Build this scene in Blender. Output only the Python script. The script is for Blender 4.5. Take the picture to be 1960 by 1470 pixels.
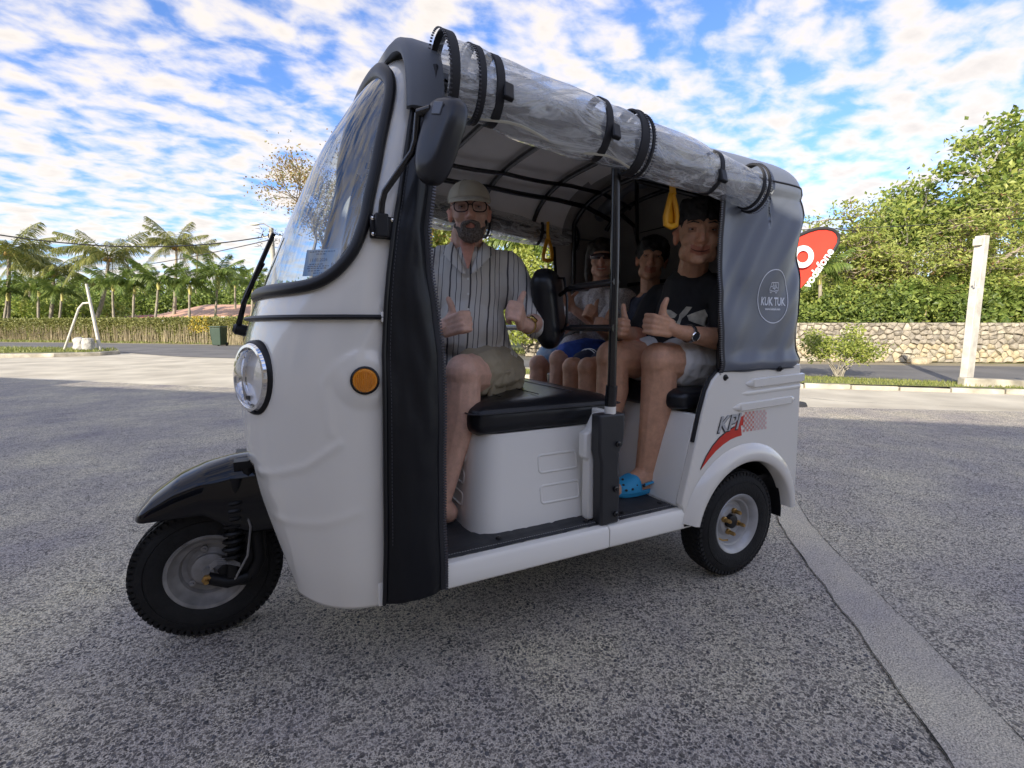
import bpy, bmesh, math, random
import numpy as np
from mathutils import Vector, Matrix, noise
R = math.radians
scene = bpy.context.scene
for o in list(bpy.data.objects): bpy.data.objects.remove(o)
COL = scene.collection

# ---------------------------------------------------------------- camera
CAM = Vector((1.77, 1.94, 1.084))
YAW, PITCH = R(243.25), R(6.857)
cd = bpy.data.cameras.new('camera'); cam = bpy.data.objects.new('camera', cd); COL.objects.link(cam)
cam.location = CAM
fw = Vector((math.cos(YAW)*math.cos(PITCH), math.sin(YAW)*math.cos(PITCH), -math.sin(PITCH)))
cam.rotation_euler = fw.to_track_quat('-Z', 'Y').to_euler()
cd.sensor_fit = 'HORIZONTAL'; cd.sensor_width = 36.0; cd.lens = 36.0*920/1960
cd.clip_start = 0.05; cd.clip_end = 3000
scene.camera = cam
# plan axes of the forecourt: DV runs away from the forecourt canopy, RV runs to its right
DV = Vector((math.cos(YAW), math.sin(YAW), 0)); RV = Vector((DV.y, -DV.x, 0))
def site(lat, dep, z=0.0):
    v = RV*lat + DV*dep
    return Vector((CAM.x+v.x, CAM.y+v.y, z))

def aim(px, py, dep):
    # lateral and height of a sight line (survey taken from the photograph) at a given distance
    k = (735-py)/920; cp, sp = math.cos(PITCH), math.sin(PITCH); dz = dep*(k*cp-sp)/(cp+k*sp)
    return ((px-980)/920*(dep*cp-dz*sp), 1.084+dz)
def hp(px, py, dep):
    q = aim(px, py, dep); return site(q[0], dep, q[1])

# ---------------------------------------------------------------- sun and sky
SUN_EL = R(20)
sd = (RV*0.52 + DV*0.85).normalized()            # direction the sunlight travels, in plan
sun_dir = Vector((sd.x*math.cos(SUN_EL), sd.y*math.cos(SUN_EL), -math.sin(SUN_EL)))
sl = bpy.data.lights.new('sun', 'SUN'); sl.energy = 3.5; sl.angle = R(0.5); sl.color = (1.0, 0.91, 0.76)
so = bpy.data.objects.new('sun', sl); COL.objects.link(so)
so.rotation_euler = sun_dir.to_track_quat('-Z', 'Y').to_euler(); so.location = (0, 0, 30)

world = bpy.data.worlds.new("World"); scene.world = world; world.use_nodes = True
nt = world.node_tree; nt.nodes.clear()
def N(nt, typ, **kw):
    n = nt.nodes.new(typ)
    for k, v in kw.items():
        if k == 'inp':
            for a, b in v.items(): n.inputs[a].default_value = b
        else: setattr(n, k, v)
    return n
sky = N(nt, 'ShaderNodeTexSky', sky_type='NISHITA', sun_disc=False)
sky.sun_elevation = SUN_EL
# Nishita: rotation 0 puts the sun towards +Y, turning clockwise
sky.sun_rotation = math.atan2(-sd.x, -sd.y)
sky.air_density = 1.0; sky.dust_density = 0.6; sky.ozone_density = 2.0
tc = N(nt, 'ShaderNodeTexCoord')
sep = N(nt, 'ShaderNodeSeparateXYZ'); nt.links.new(tc.outputs['Generated'], sep.inputs[0])
def M(op, a, b=None, c=None, clamp=False):
    n = N(nt, 'ShaderNodeMath', operation=op); n.use_clamp = clamp
    for i, x in enumerate((a, b, c)):
        if x is None: continue
        if isinstance(x, (int, float)): n.inputs[i].default_value = x
        else: nt.links.new(x, n.inputs[i])
    return n.outputs[0]
zz = M('MAXIMUM', sep.outputs[2], 0.0)
zd = M('ADD', zz, 0.19)
ux = M('DIVIDE', sep.outputs[0], zd); uy = M('DIVIDE', sep.outputs[1], zd)
cmb = N(nt, 'ShaderNodeCombineXYZ'); nt.links.new(ux, cmb.inputs[0]); nt.links.new(uy, cmb.inputs[1])
rot = N(nt, 'ShaderNodeMapping'); rot.inputs['Rotation'].default_value = (0, 0, R(25)); rot.inputs['Scale'].default_value = (1.35, 1.75, 1)
rot.inputs['Location'].default_value = (3.1, 1.7, 0)
nt.links.new(cmb.outputs[0], rot.inputs[0])
n1 = N(nt, 'ShaderNodeTexNoise', inp={'Scale': 5.6, 'Detail': 7.0, 'Roughness': 0.52, 'Distortion': 0.2}); nt.links.new(rot.outputs[0], n1.inputs['Vector'])
n2 = N(nt, 'ShaderNodeTexNoise', inp={'Scale': 0.9, 'Detail': 3.0, 'Roughness': 0.5}); nt.links.new(rot.outputs[0], n2.inputs['Vector'])
n3 = N(nt, 'ShaderNodeTexNoise', inp={'Scale': 8.0, 'Detail': 6.0, 'Roughness': 0.55}); nt.links.new(rot.outputs[0], n3.inputs['Vector'])
dens = M('ADD', M('MULTIPLY', n1.outputs[0], 0.95), M('MULTIPLY', n2.outputs[0], 0.40))
dens = M('ADD', dens, M('MULTIPLY', n3.outputs[0], 0.16))
low = M('SUBTRACT', 1.0, M('MULTIPLY', zz, 2.2), clamp=True)
dens = M('ADD', dens, M('MULTIPLY', low, 0.10))
mr = N(nt, 'ShaderNodeMapRange', interpolation_type='SMOOTHSTEP'); mr.inputs['From Min'].default_value = 0.62; mr.inputs['From Max'].default_value = 0.93
nt.links.new(dens, mr.inputs[0])
cover = M('MULTIPLY', mr.outputs[0], 0.93)
shade = N(nt, 'ShaderNodeMapRange'); shade.inputs['From Min'].default_value = 0.72; shade.inputs['From Max'].default_value = 1.05
shade.inputs['To Min'].default_value = 1.0; shade.inputs['To Max'].default_value = 0.74
nt.links.new(dens, shade.inputs[0])
ccol = N(nt, 'ShaderNodeMix', data_type='RGBA', blend_type='MULTIPLY'); ccol.inputs[0].default_value = 1.0
ccol.inputs[6].default_value = (4.75, 4.36, 3.95, 1)
cs = N(nt, 'ShaderNodeCombineColor'); [nt.links.new(shade.outputs[0], cs.inputs[i]) for i in range(3)]
nt.links.new(cs.outputs[0], ccol.inputs[7])
hs = N(nt, 'ShaderNodeHueSaturation'); hs.inputs['Saturation'].default_value = 1.0; hs.inputs['Value'].default_value = 1.12
nt.links.new(sky.outputs[0], hs.inputs['Color'])
hz = N(nt, 'ShaderNodeMix', data_type='RGBA', blend_type='MULTIPLY'); hz.inputs[0].default_value = 1.0; hz.inputs[7].default_value = (0.56, 0.70, 1.0, 1); nt.links.new(hs.outputs[0], hz.inputs[6])
mx = N(nt, 'ShaderNodeMix', data_type='RGBA')
nt.links.new(cover, mx.inputs[0]); nt.links.new(hz.outputs[2], mx.inputs[6]); nt.links.new(ccol.outputs[2], mx.inputs[7])
bg = N(nt, 'ShaderNodeBackground'); bg.inputs['Strength'].default_value = 0.12
nt.links.new(mx.outputs[2], bg.inputs[0])
wo = N(nt, 'ShaderNodeOutputWorld'); nt.links.new(bg.outputs[0], wo.inputs[0])

scene.view_settings.view_transform = 'Standard'; scene.view_settings.look = 'None'
scene.view_settings.exposure = 1.18; scene.view_settings.gamma = 1.0
scene.view_settings.use_curve_mapping = False
scene.render.engine = 'CYCLES'

# ---------------------------------------------------------------- mesh helpers
class MB:
    def __init__(s): s.v = []; s.f = []; s.mi = []
    def add(s, v, f, mi=0):
        n = len(s.v); s.v += [tuple(x) for x in v]; s.f += [tuple(i+n for i in q) for q in f]; s.mi += [mi]*len(f); return s
    def box(s, c, d, rot=None, mi=0):
        c = Vector(c); hx, hy, hz = d[0]/2, d[1]/2, d[2]/2
        vs = [Vector((x, y, z)) for x in (-hx, hx) for y in (-hy, hy) for z in (-hz, hz)]
        if rot is not None: vs = [rot @ v for v in vs]
        return s.add([v+c for v in vs], [(0,1,3,2),(4,6,7,5),(0,4,5,1),(2,3,7,6),(0,2,6,4),(1,5,7,3)], mi)
    def bb(s, x0, x1, y0, y1, z0, z1, mi=0):
        return s.box(((x0+x1)/2, (y0+y1)/2, (z0+z1)/2), (abs(x1-x0), abs(y1-y0), abs(z1-z0)), mi=mi)
    def loft(s, rings, closed=True, caps=True, mi=0):
        n = len(rings[0]); v = [p for r in rings for p in r]; f = []
        for i in range(len(rings)-1):
            for j in range(n if closed else n-1):
                a = i*n+j; b = i*n+(j+1) % n
                f.append((a, b, b+n, a+n))
        if caps and closed:
            f.append(tuple(range(n-1, -1, -1))); f.append(tuple((len(rings)-1)*n+j for j in range(n)))
        return s.add(v, f, mi)
    def tube(s, pts, r, n=8, caps=True, mi=0, flat=1.0, up=None):
        pts = [Vector(p) for p in pts]; m = len(pts)
        rs = r if isinstance(r, (list, tuple)) else [r]*m
        t0 = (pts[1]-pts[0]).normalized()
        a = Vector(up) if up is not None else (Vector((0, 0, 1)) if abs(t0.z) < .9 else Vector((1, 0, 0)))
        x = t0.cross(a).normalized(); rings = []
        for i, p in enumerate(pts):
            t = (pts[min(i+1, m-1)]-pts[max(i-1, 0)])
            t = t.normalized() if t.length > 1e-9 else t0
            x = (x - t*x.dot(t)).normalized(); y = t.cross(x)
            rings.append([p + (x*math.cos(2*math.pi*k/n) + y*math.sin(2*math.pi*k/n)*flat)*rs[i] for k in range(n)])
        return s.loft(rings, True, caps, mi)
    def lathe(s, prof, c, ax, n=24, mi=0, closed_prof=False):
        c = Vector(c); ax = Vector(ax).normalized()
        a = Vector((0, 0, 1)) if abs(ax.z) < .9 else Vector((1, 0, 0))
        x = ax.cross(a).normalized(); y = ax.cross(x)
        rings = [[c + ax*h + (x*math.cos(2*math.pi*k/n)+y*math.sin(2*math.pi*k/n))*max(r, 1e-5) for k in range(n)] for r, h in prof]
        if closed_prof: rings.append(rings[0])
        return s.loft(rings, True, False, mi)
    def cap(s, p0, p1, r0, r1=None, n=12):
        r1 = r0 if r1 is None else r1
        p0 = Vector(p0); p1 = Vector(p1); d = p1-p0
        if d.length < 1e-6: d = Vector((0, 0, 1e-4)); p1 = p0+d
        t = d.normalized(); a = Vector((0, 0, 1)) if abs(t.z) < .9 else Vector((1, 0, 0))
        x = t.cross(a).normalized(); y = t.cross(x); rings = []
        prof = [(-math.sin(q)*r0, math.cos(q)*r0, 0) for q in (1.5, 1.05, .5, 0)] + [(math.sin(q)*r1, math.cos(q)*r1, 1) for q in (0, .5, 1.05, 1.5)]
        for h, rr, e in prof:
            c = (p1 if e else p0) + t*h
            rings.append([c+(x*math.cos(2*math.pi*k/n)+y*math.sin(2*math.pi*k/n))*rr for k in range(n)])
        return s.loft(rings, True, True)
    def ell(s, c, rad, rot=None, n=16, m=10, mi=0):
        c = Vector(c); rings = []
        for i in range(m+1):
            th = math.pi*(i+.02)/(m+.04); ring = []
            for k in range(n):
                v = Vector((rad[0]*math.sin(th)*math.cos(2*math.pi*k/n), rad[1]*math.sin(th)*math.sin(2*math.pi*k/n), -rad[2]*math.cos(th)))
                if rot is not None: v = rot @ v
                ring.append(c+v)
            rings.append(ring)
        return s.loft(rings, True, True, mi)
    def prism(s, poly, fn, t0, t1, mi=0):
        n = len(poly)
        v = [fn(a, b, t0) for a, b in poly] + [fn(a, b, t1) for a, b in poly]
        f = [tuple(range(n)), tuple(range(2*n-1, n-1, -1))] + [(i, i+n, (i+1) % n+n, (i+1) % n) for i in range(n)]
        return s.add(v, f, mi)
    def grid(s, fn, nu, nv, mi=0, keep=None):
        idx = {}; v = []
        for i in range(nu+1):
            for j in range(nv+1):
                idx[i, j] = len(v); v.append(fn(i/nu, j/nv))
        f = []
        for i in range(nu):
            for j in range(nv):
                if keep is None or keep((i+.5)/nu, (j+.5)/nv): f.append((idx[i, j], idx[i+1, j], idx[i+1, j+1], idx[i, j+1]))
        return s.add(v, f, mi)

def tag(o, label=None, cat=None, group=None, kind=None):
    if label: o['label'] = label
    if cat: o['category'] = cat
    if group: o['group'] = group
    if kind: o['kind'] = kind
    return o
def empty(name, loc=(0, 0, 0), rz=0, **kw):
    o = bpy.data.objects.new(name, None); COL.objects.link(o); o.location = loc; o.rotation_euler = (0, 0, rz)
    o.empty_display_size = .1
    return tag(o, **kw)
def par(o, parent):
    if parent is not None:
        o.parent = parent
        if parent.parent is None: mw = Matrix.LocRotScale(parent.location, parent.rotation_euler, parent.scale)
        else: mw = PW[parent.name]
        o.matrix_parent_inverse = mw.inverted()
    return o
PW = {}
def mesh_obj(name, me, parent=None, **kw):
    o = bpy.data.objects.new(name, me); COL.objects.link(o)
    if parent is not None:
        pm = PW.get(parent.name)
        if pm is None: pm = Matrix.LocRotScale(parent.location, parent.rotation_euler, parent.scale)
        o.parent = parent; o.matrix_parent_inverse = pm.inverted()
        PW[o.name] = Matrix.Identity(4)
    return tag(o, **kw)
def mk(name, mb, mats, parent=None, smooth=40, bevel=0, seg=2, thick=0, sub=0, fixn=True, local=False, **kw):
    """one mesh object from an MB built in world coordinates (local=True: in the parent's own coordinates)"""
    me = bpy.data.meshes.new(name); me.from_pydata(mb.v, [], mb.f); me.update()
    mats = mats if isinstance(mats, (list, tuple)) else [mats]
    for m_ in mats: me.materials.append(m_)
    if len(mats) > 1: me.polygons.foreach_set('material_index', mb.mi)
    if fixn:
        bm = bmesh.new(); bm.from_mesh(me); bmesh.ops.remove_doubles(bm, verts=bm.verts, dist=1e-6)
        bmesh.ops.recalc_face_normals(bm, faces=bm.faces); bm.to_mesh(me); bm.free()
    if smooth:
        me.polygons.foreach_set('use_smooth', [True]*len(me.polygons))
        if smooth < 180: me.set_sharp_from_angle(angle=R(smooth))
    if local:
        o = bpy.data.objects.new(name, me); COL.objects.link(o); o.parent = parent; tag(o, **kw)
    else: o = mesh_obj(name, me, parent, **kw)
    if thick:
        s_ = o.modifiers.new('solid', 'SOLIDIFY'); s_.thickness = thick; s_.offset = -1
    if sub:
        s_ = o.modifiers.new('sub', 'SUBSURF'); s_.levels = sub; s_.render_levels = sub
    if bevel:
        b = o.modifiers.new('bev', 'BEVEL'); b.width = bevel; b.segments = seg; b.limit_method = 'ANGLE'; b.angle_limit = R(35)
        b.harden_normals = False
    return o

# ---------------------------------------------------------------- materials
MT = {}
def mat(name, col, rough=.5, metal=0, nz=0.0, nscale=8, bump=0, bscale=40, coat=0, spec=.5, col2=None, rvar=0, sheen=0, alpha=1, detail=4, bdist=.01):
    if name in MT: return MT[name]
    m = bpy.data.materials.new(name); m.use_nodes = True; t = m.node_tree; b = t.nodes['Principled BSDF']
    b.inputs['Base Color'].default_value = (*col, 1); b.inputs['Roughness'].default_value = rough; b.inputs['Metallic'].default_value = metal
    b.inputs['Coat Weight'].default_value = coat; b.inputs['Coat Roughness'].default_value = .04; b.inputs['Specular IOR Level'].default_value = spec
    b.inputs['Sheen Weight'].default_value = sheen
    if alpha < 1: b.inputs['Alpha'].default_value = alpha
    tcn = t.nodes.new('ShaderNodeTexCoord')
    if nz or col2 or rvar:
        n = t.nodes.new('ShaderNodeTexNoise'); n.inputs['Scale'].default_value = nscale; n.inputs['Detail'].default_value = detail
        t.links.new(tcn.outputs['Object'], n.inputs['Vector'])
        mp = t.nodes.new('ShaderNodeMapRange'); mp.inputs['From Min'].default_value = .3; mp.inputs['From Max'].default_value = .7
        t.links.new(n.outputs[0], mp.inputs[0])
        if nz or col2:
            x = t.nodes.new('ShaderNodeMix'); x.data_type = 'RGBA'
            a = [c*(1-nz) for c in col]; c2 = [c*(1+nz) for c in col] if col2 is None else col2
            x.inputs[6].default_value = (*a, 1); x.inputs[7].default_value = (*c2, 1)
            t.links.new(mp.outputs[0], x.inputs[0]); t.links.new(x.outputs[2], b.inputs['Base Color'])
        if rvar:
            mp2 = t.nodes.new('ShaderNodeMapRange'); mp2.inputs['To Min'].default_value = rough-rvar; mp2.inputs['To Max'].default_value = rough+rvar
            t.links.new(mp.outputs[0], mp2.inputs[0]); t.links.new(mp2.outputs[0], b.inputs['Roughness'])
    if bump:
        n = t.nodes.new('ShaderNodeTexNoise'); n.inputs['Scale'].default_value = bscale; n.inputs['Detail'].default_value = 3
        t.links.new(tcn.outputs['Object'], n.inputs['Vector'])
        bp = t.nodes.new('ShaderNodeBump'); bp.inputs['Strength'].default_value = bump; bp.inputs['Distance'].default_value = bdist
        t.links.new(n.outputs[0], bp.inputs['Height']); t.links.new(bp.outputs[0], b.inputs['Normal'])
    MT[name] = m; return m
def leafmat(name, c1, c2, trans=.35, rough=.5):
    m = bpy.data.materials.new(name); m.use_nodes = True; t = m.node_tree; b = t.nodes['Principled BSDF']
    g = t.nodes.new('ShaderNodeNewGeometry'); x = t.nodes.new('ShaderNodeMix'); x.data_type = 'RGBA'
    x.inputs[6].default_value = (*c1, 1); x.inputs[7].default_value = (*c2, 1)
    t.links.new(g.outputs['Random Per Island'], x.inputs[0]); t.links.new(x.outputs[2], b.inputs['Base Color'])
    b.inputs['Roughness'].default_value = rough
    tr = t.nodes.new('ShaderNodeBsdfTranslucent'); t.links.new(x.outputs[2], tr.inputs[0])
    ms = t.nodes.new('ShaderNodeMixShader'); ms.inputs[0].default_value = trans
    t.links.new(b.outputs[0], ms.inputs[1]); t.links.new(tr.outputs[0], ms.inputs[2])
    t.links.new(ms.outputs[0], t.nodes['Material Output'].inputs[0]); return m
def rnd(a, b): return random.uniform(a, b)
# ================================================================ THE SITE
def aggregate_mat(name='aggregate_concrete', sc=(88, 190), dark=1.0, amt=1.0, bumpd=.007):
    m = bpy.data.materials.new(name); m.use_nodes = True; t = m.node_tree; b = t.nodes['Principled BSDF']; L = t.links.new
    tcn = t.nodes.new('ShaderNodeTexCoord'); O = tcn.outputs['Object']
    warp = N(t, 'ShaderNodeTexNoise', inp={'Scale': 30.0, 'Detail': 2.0}); L(O, warp.inputs['Vector'])
    va = N(t, 'ShaderNodeVectorMath', operation='MULTIPLY_ADD'); L(warp.outputs['Color'], va.inputs[0]); va.inputs[1].default_value = (.018, .018, 0); L(O, va.inputs[2])
    def layer(scale, thr0, thr1, seed):
        mp = N(t, 'ShaderNodeMapping'); mp.inputs['Location'].default_value = (seed, seed*.7, 0); L(va.outputs[0], mp.inputs[0])
        vo = N(t, 'ShaderNodeTexVoronoi', voronoi_dimensions='2D', feature='F1'); vo.inputs['Scale'].default_value = scale; L(mp.outputs[0], vo.inputs['Vector'])
        # pebble radius differs per cell
        sp = N(t, 'ShaderNodeSeparateColor'); L(vo.outputs['Color'], sp.inputs[0])
        r = N(t, 'ShaderNodeMath', operation='MULTIPLY_ADD'); L(sp.outputs[0], r.inputs[0]); r.inputs[1].default_value = thr1-thr0; r.inputs[2].default_value = thr0
        d = N(t, 'ShaderNodeMath', operation='SUBTRACT'); L(r.outputs[0], d.inputs[0]); L(vo.outputs['Distance'], d.inputs[1])
        s = N(t, 'ShaderNodeMapRange', interpolation_type='SMOOTHSTEP'); s.inputs['From Min'].default_value = -.02; s.inputs['From Max'].default_value = .055; L(d.outputs[0], s.inputs[0])
        return s.outputs[0], sp.outputs[1]
    s1, c1 = layer(sc[0], .02, .60*amt, 0.0); s2, c2 = layer(sc[1], -.05, .58*amt, 3.3)
    big = N(t, 'ShaderNodeTexNoise', inp={'Scale': 1.1, 'Detail': 6.0, 'Roughness': .6}); L(O, big.inputs['Vector'])
    fine = N(t, 'ShaderNodeTexNoise', inp={'Scale': 210.0, 'Detail': 3.0}); L(O, fine.inputs['Vector'])
    mid = N(t, 'ShaderNodeTexNoise', inp={'Scale': 9.0, 'Detail': 8.0, 'Roughness': .75}); L(O, mid.inputs['Vector'])
    cem = N(t, 'ShaderNodeMix', data_type='RGBA'); cem.inputs[6].default_value = (.40*dark, .355*dark, .285*dark, 1); cem.inputs[7].default_value = (.92*dark, .83*dark, .68*dark, 1)
    fr = N(t, 'ShaderNodeMapRange'); fr.inputs['From Min'].default_value = .33; fr.inputs['From Max'].default_value = .64; L(fine.outputs[0], fr.inputs[0]); L(fr.outputs[0], cem.inputs[0])
    peb = N(t, 'ShaderNodeMix', data_type='RGBA'); peb.inputs[6].default_value = (.038, .036, .035, 1); peb.inputs[7].default_value = (.24, .215, .19, 1); L(c1, peb.inputs[0])
    peb2 = N(t, 'ShaderNodeMix', data_type='RGBA'); peb2.inputs[6].default_value = (.05, .046, .042, 1); peb2.inputs[7].default_value = (.32, .285, .245, 1); L(c2, peb2.inputs[0])
    # pebbles are exposed unevenly
    ex = N(t, 'ShaderNodeMapRange'); ex.inputs['From Min'].default_value = .34; ex.inputs['From Max'].default_value = .64; ex.inputs['To Min'].default_value = .42; L(mid.outputs[0], ex.inputs[0])
    f1 = N(t, 'ShaderNodeMath', operation='MULTIPLY'); L(s1, f1.inputs[0]); L(ex.outputs[0], f1.inputs[1])
    f2 = N(t, 'ShaderNodeMath', operation='MULTIPLY'); L(s2, f2.inputs[0]); L(ex.outputs[0], f2.inputs[1])
    a = N(t, 'ShaderNodeMix', data_type='RGBA'); L(f2.outputs[0], a.inputs[0]); L(cem.outputs[2], a.inputs[6]); L(peb2.outputs[2], a.inputs[7])
    c = N(t, 'ShaderNodeMix', data_type='RGBA'); L(f1.outputs[0], c.inputs[0]); L(a.outputs[2], c.inputs[6]); L(peb.outputs[2], c.inputs[7])
    st = N(t, 'ShaderNodeMapRange'); st.inputs['From Min'].default_value = .28; st.inputs['From Max'].default_value = .7; st.inputs['To Min'].default_value = .62; st.inputs['To Max'].default_value = 1.28; L(big.outputs[0], st.inputs[0])
    cc = N(t, 'ShaderNodeCombineColor'); [L(st.outputs[0], cc.inputs[i]) for i in range(2)]
    bm_2 = N(t, 'ShaderNodeMath', operation='POWER'); L(st.outputs[0], bm_2.inputs[0]); bm_2.inputs[1].default_value = .55; L(bm_2.outputs[0], cc.inputs[2])
    w = N(t, 'ShaderNodeMix', data_type='RGBA', blend_type='MULTIPLY'); w.inputs[0].default_value = 1; L(c.outputs[2], w.inputs[6]); L(cc.outputs[0], w.inputs[7])
    L(w.outputs[2], b.inputs['Base Color']); b.inputs['Roughness'].default_value = .72
    h = N(t, 'ShaderNodeMath', operation='MULTIPLY_ADD'); L(f1.outputs[0], h.inputs[0]); h.inputs[1].default_value = 1.0
    h2 = N(t, 'ShaderNodeMath', operation='MULTIPLY_ADD'); L(f2.outputs[0], h2.inputs[0]); h2.inputs[1].default_value = .5; L(fine.outputs[0], h2.inputs[2]); L(h2.outputs[0], h.inputs[2])
    bp = N(t, 'ShaderNodeBump'); bp.inputs['Strength'].default_value = 1.0; bp.inputs['Distance'].default_value = bumpd; L(h.outputs[0], bp.inputs['Height']); L(bp.outputs[0], b.inputs['Normal'])
    return m
m_agg = aggregate_mat()
m_strip = aggregate_mat('trowelled_concrete', (170, 330), .86, .62, .0016)
m_apron = mat('worn_concrete', (.42, .375, .29), .85, nscale=1.1, bump=.3, bscale=60, detail=12, col2=(.68, .62, .49))
m_asph = mat('worn_asphalt', (.115, .112, .11), .85, nscale=.7, bump=.4, bscale=90, detail=9, col2=(.20, .19, .18))
m_grassg = mat('turf_soil', (.10, .135, .03), .95, nscale=2.2, bump=.6, bscale=30, detail=8, col2=(.27, .25, .09))
m_soil = mat('sandy_soil', (.38, .32, .22), .95, nscale=1.5, bump=.5, bscale=30, detail=8, col2=(.22, .19, .11))
m_dark = mat('crack_dark', (.03, .028, .026), .95)  # even dark colour of the cracks and joints
m_kerb = mat('kerb_concrete', (.42, .38, .30), .85, nz=.5, nscale=3, bump=.4, bscale=40)

def sheet(name, pts, z, m, **kw):
    mb = MB(); mb.add([site(a, b, z) for a, b in pts], [tuple(range(len(pts)))])
    return mk(name, mb, m, smooth=0, kind='structure', **kw)
def strip_sheet(name, A, B, z, m, zb=None, **kw):
    mb = MB(); n = min(len(A), len(B)); zb = z if zb is None else zb
    mb.add([site(*p, z) for p in A[:n]] + [site(*p, zb) for p in B[:n]], [(i, i+1, i+1+n, i+n) for i in range(n-1)])
    return mk(name, mb, m, smooth=0, kind='structure', **kw)
def resample(poly, n):
    d = [0]
    for a, b in zip(poly, poly[1:]): d.append(d[-1]+math.dist(a, b))
    return [(float(np.interp(d[-1]*i/(n-1), d, [p[0] for p in poly])), float(np.interp(d[-1]*i/(n-1), d, [p[1] for p in poly]))) for i in range(n)]

mb = MB(); S_ = 1400; mb.add([(-S_, -S_, -.012), (S_, -S_, -.012), (S_, S_, -.012), (-S_, S_, -.012)], [(0, 1, 2, 3)])
mk('ground', mb, m_grassg, smooth=0, kind='structure')
sheet('forecourt', [(-30, -16), (24, -16), (24, 3.6), (9.5, 5.6), (3.4, 6.5), (-4.4, 8.3), (-12.5, 10.6), (-30, 14.2)], 0.0, m_agg)
sheet('apron', [(-30, 14.2), (-12.5, 10.6), (-4.4, 8.3), (3.4, 6.5), (9.5, 5.6), (24, 3.6), (24, 10), (9, 9.5), (4, 12), (-8, 17), (-16.5, 20.5), (-40, 26), (-60, 26)], -.004, m_apron)
far = resample([(-70, 40), (-34, 32.2), (-26, 30.6), (-15.3, 27.1), (-4, 20.5), (3, 16), (8.3, 13.7), (13.8, 12.9), (34, 11.5)], 60)
near = resample([(-70, 31), (-30, 23.6), (-17.2, 20.6), (-12, 17.2), (-6, 15.2), (0, 12.9), (6.4, 10.6), (9.4, 9.0), (14, 7.9), (34, 5)], 60)
strip_sheet('road', near, far, .006, m_asph)
fara = [(a-.05, b-.02) for a, b in far]; farb = [(a+.45, b+1.0) for a, b in far]
strip_sheet('road_shoulder', fara, farb, .003, m_soil)
# verge with kerb, right of the vehicle
kb = resample([(-3, 11.3), (2.0, 9.6), (5.24, 8.54), (6.86, 8.12), (8.15, 7.73), (13, 6.4), (24, 3.4)], 40)
kn = resample([(-3, 12.6), (2, 11.4), (6.0, 10.35), (7.6, 9.3), (9.2, 8.9), (13.5, 7.7), (24, 5.3)], 40)
strip_sheet('grass_verge', kb, kn, .075, m_grassg, zb=.03)
mbk = MB()
for i in range(len(kb)-1):
    a, b = site(*kb[i]), site(*kb[i+1]); d = (b-a).normalized(); nrm = Vector((d.y, -d.x, 0)) ; 
    if nrm.dot(DV) > 0: nrm = -nrm
    c = (a+b)/2 + nrm*.06
    mbk.box((c.x, c.y, .022+.012*math.sin(i*1.7)), ((b-a).length*.97, .10+.02*math.sin(i*2.3), .09), Matrix.Rotation(math.atan2(d.y, d.x), 3, 'Z'))
mk('kerb', mbk, m_kerb, bevel=.015, kind='structure')
# traffic island on the left
isl = [(-45, 19.5), (-30, 17.6), (-22, 16.9), (-17.65, 16.7), (-16.2, 17.0), (-15.3, 17.9), (-15.4, 18.9), (-16.6, 20.2), (-22.5, 21.4), (-30, 23.2), (-45, 26.5)]
mb = MB(); mb.prism(isl, lambda a, b, t: site(a, b, t), -.02, .13)
mk('traffic_island', mb, [m_kerb], smooth=0, kind='structure', bevel=.03)
cx_, cy_ = -24, 20
sheet('island_turf', [(cx_+(a-cx_)*.97, cy_+(b-cy_)*.90) for a, b in isl], .138, m_grassg)

# trowelled concrete strip with cracked joints
LE = [(2.3, 4.6), (1.76, 3.13), (1.48, 2.56), (1.40, 2.28), (1.31, 1.92), (1.24, 1.62), (1.16, 1.33), (1.09, 1.07), (.9, .4), (.6, -.8)]
RE = [(2.42, 4.6), (1.86, 3.13), (1.65, 2.56), (1.57, 2.25), (1.51, 1.94), (1.46, 1.69), (1.40, 1.39), (1.34, 1.14), (1.15, .5), (.86, -.8)]
random.seed(4)
def jag(line, amp, n=160):
    q = resample(line, n); return [(a+amp*(noise.noise((i*.23, 1, 0))+.6*noise.noise((i*.9, 5, 0))), b+amp*.4*noise.noise((i*.3, 9, 0))) for i, (a, b) in enumerate(q)]
LEj, REj = jag(LE, .009), jag(RE, .005)
strip_sheet('concrete_strip', LEj, REj, .004, m_strip)
def crack(line, w, amp=.012, n=160, z=.008, seed=0):
    q = resample(line, n) if amp else line; mbc = MB(); v = []; nn = len(q)
    for i, (a, b) in enumerate(q):
        if amp: a += amp*(noise.noise((i*.23, seed, 0))+.6*noise.noise((i*.9, seed+5, 0)))
        ww = w*(.35+abs(noise.noise((i*.17, seed+3, 2)))*2.2)
        v += [site(a-ww, b, z), site(a+ww, b, z)]
    mbc.add(v, [(2*i, 2*i+1, 2*i+3, 2*i+2) for i in range(nn-1)])
    return mbc
mb = crack(LEj, .0022, 0); q = crack(REj, .0015, 0, seed=4); mb.add(q.v, q.f)
for ln, w in [([(1.20, 1.60), (.95, 1.75), (.72, 1.86), (.5, 1.9)], .0016), ([(1.64, 2.5), (2.2, 2.35), (3.0, 2.4), (4.1, 2.2)], .002),
              ([(1.43, 2.42), (1.62, 2.30)], .002), ([(1.36, 1.2), (1.7, 1.12), (2.4, 1.2)], .0014), ([(-4.6, 7.2), (-2.9, 5.9), (-1, 5.2)], .003)]:
    q = crack(ln, w, .03, 70, seed=len(mb.v)); mb.add(q.v, q.f)
mk('pavement_cracks', mb, m_dark, smooth=0, kind='structure')
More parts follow.
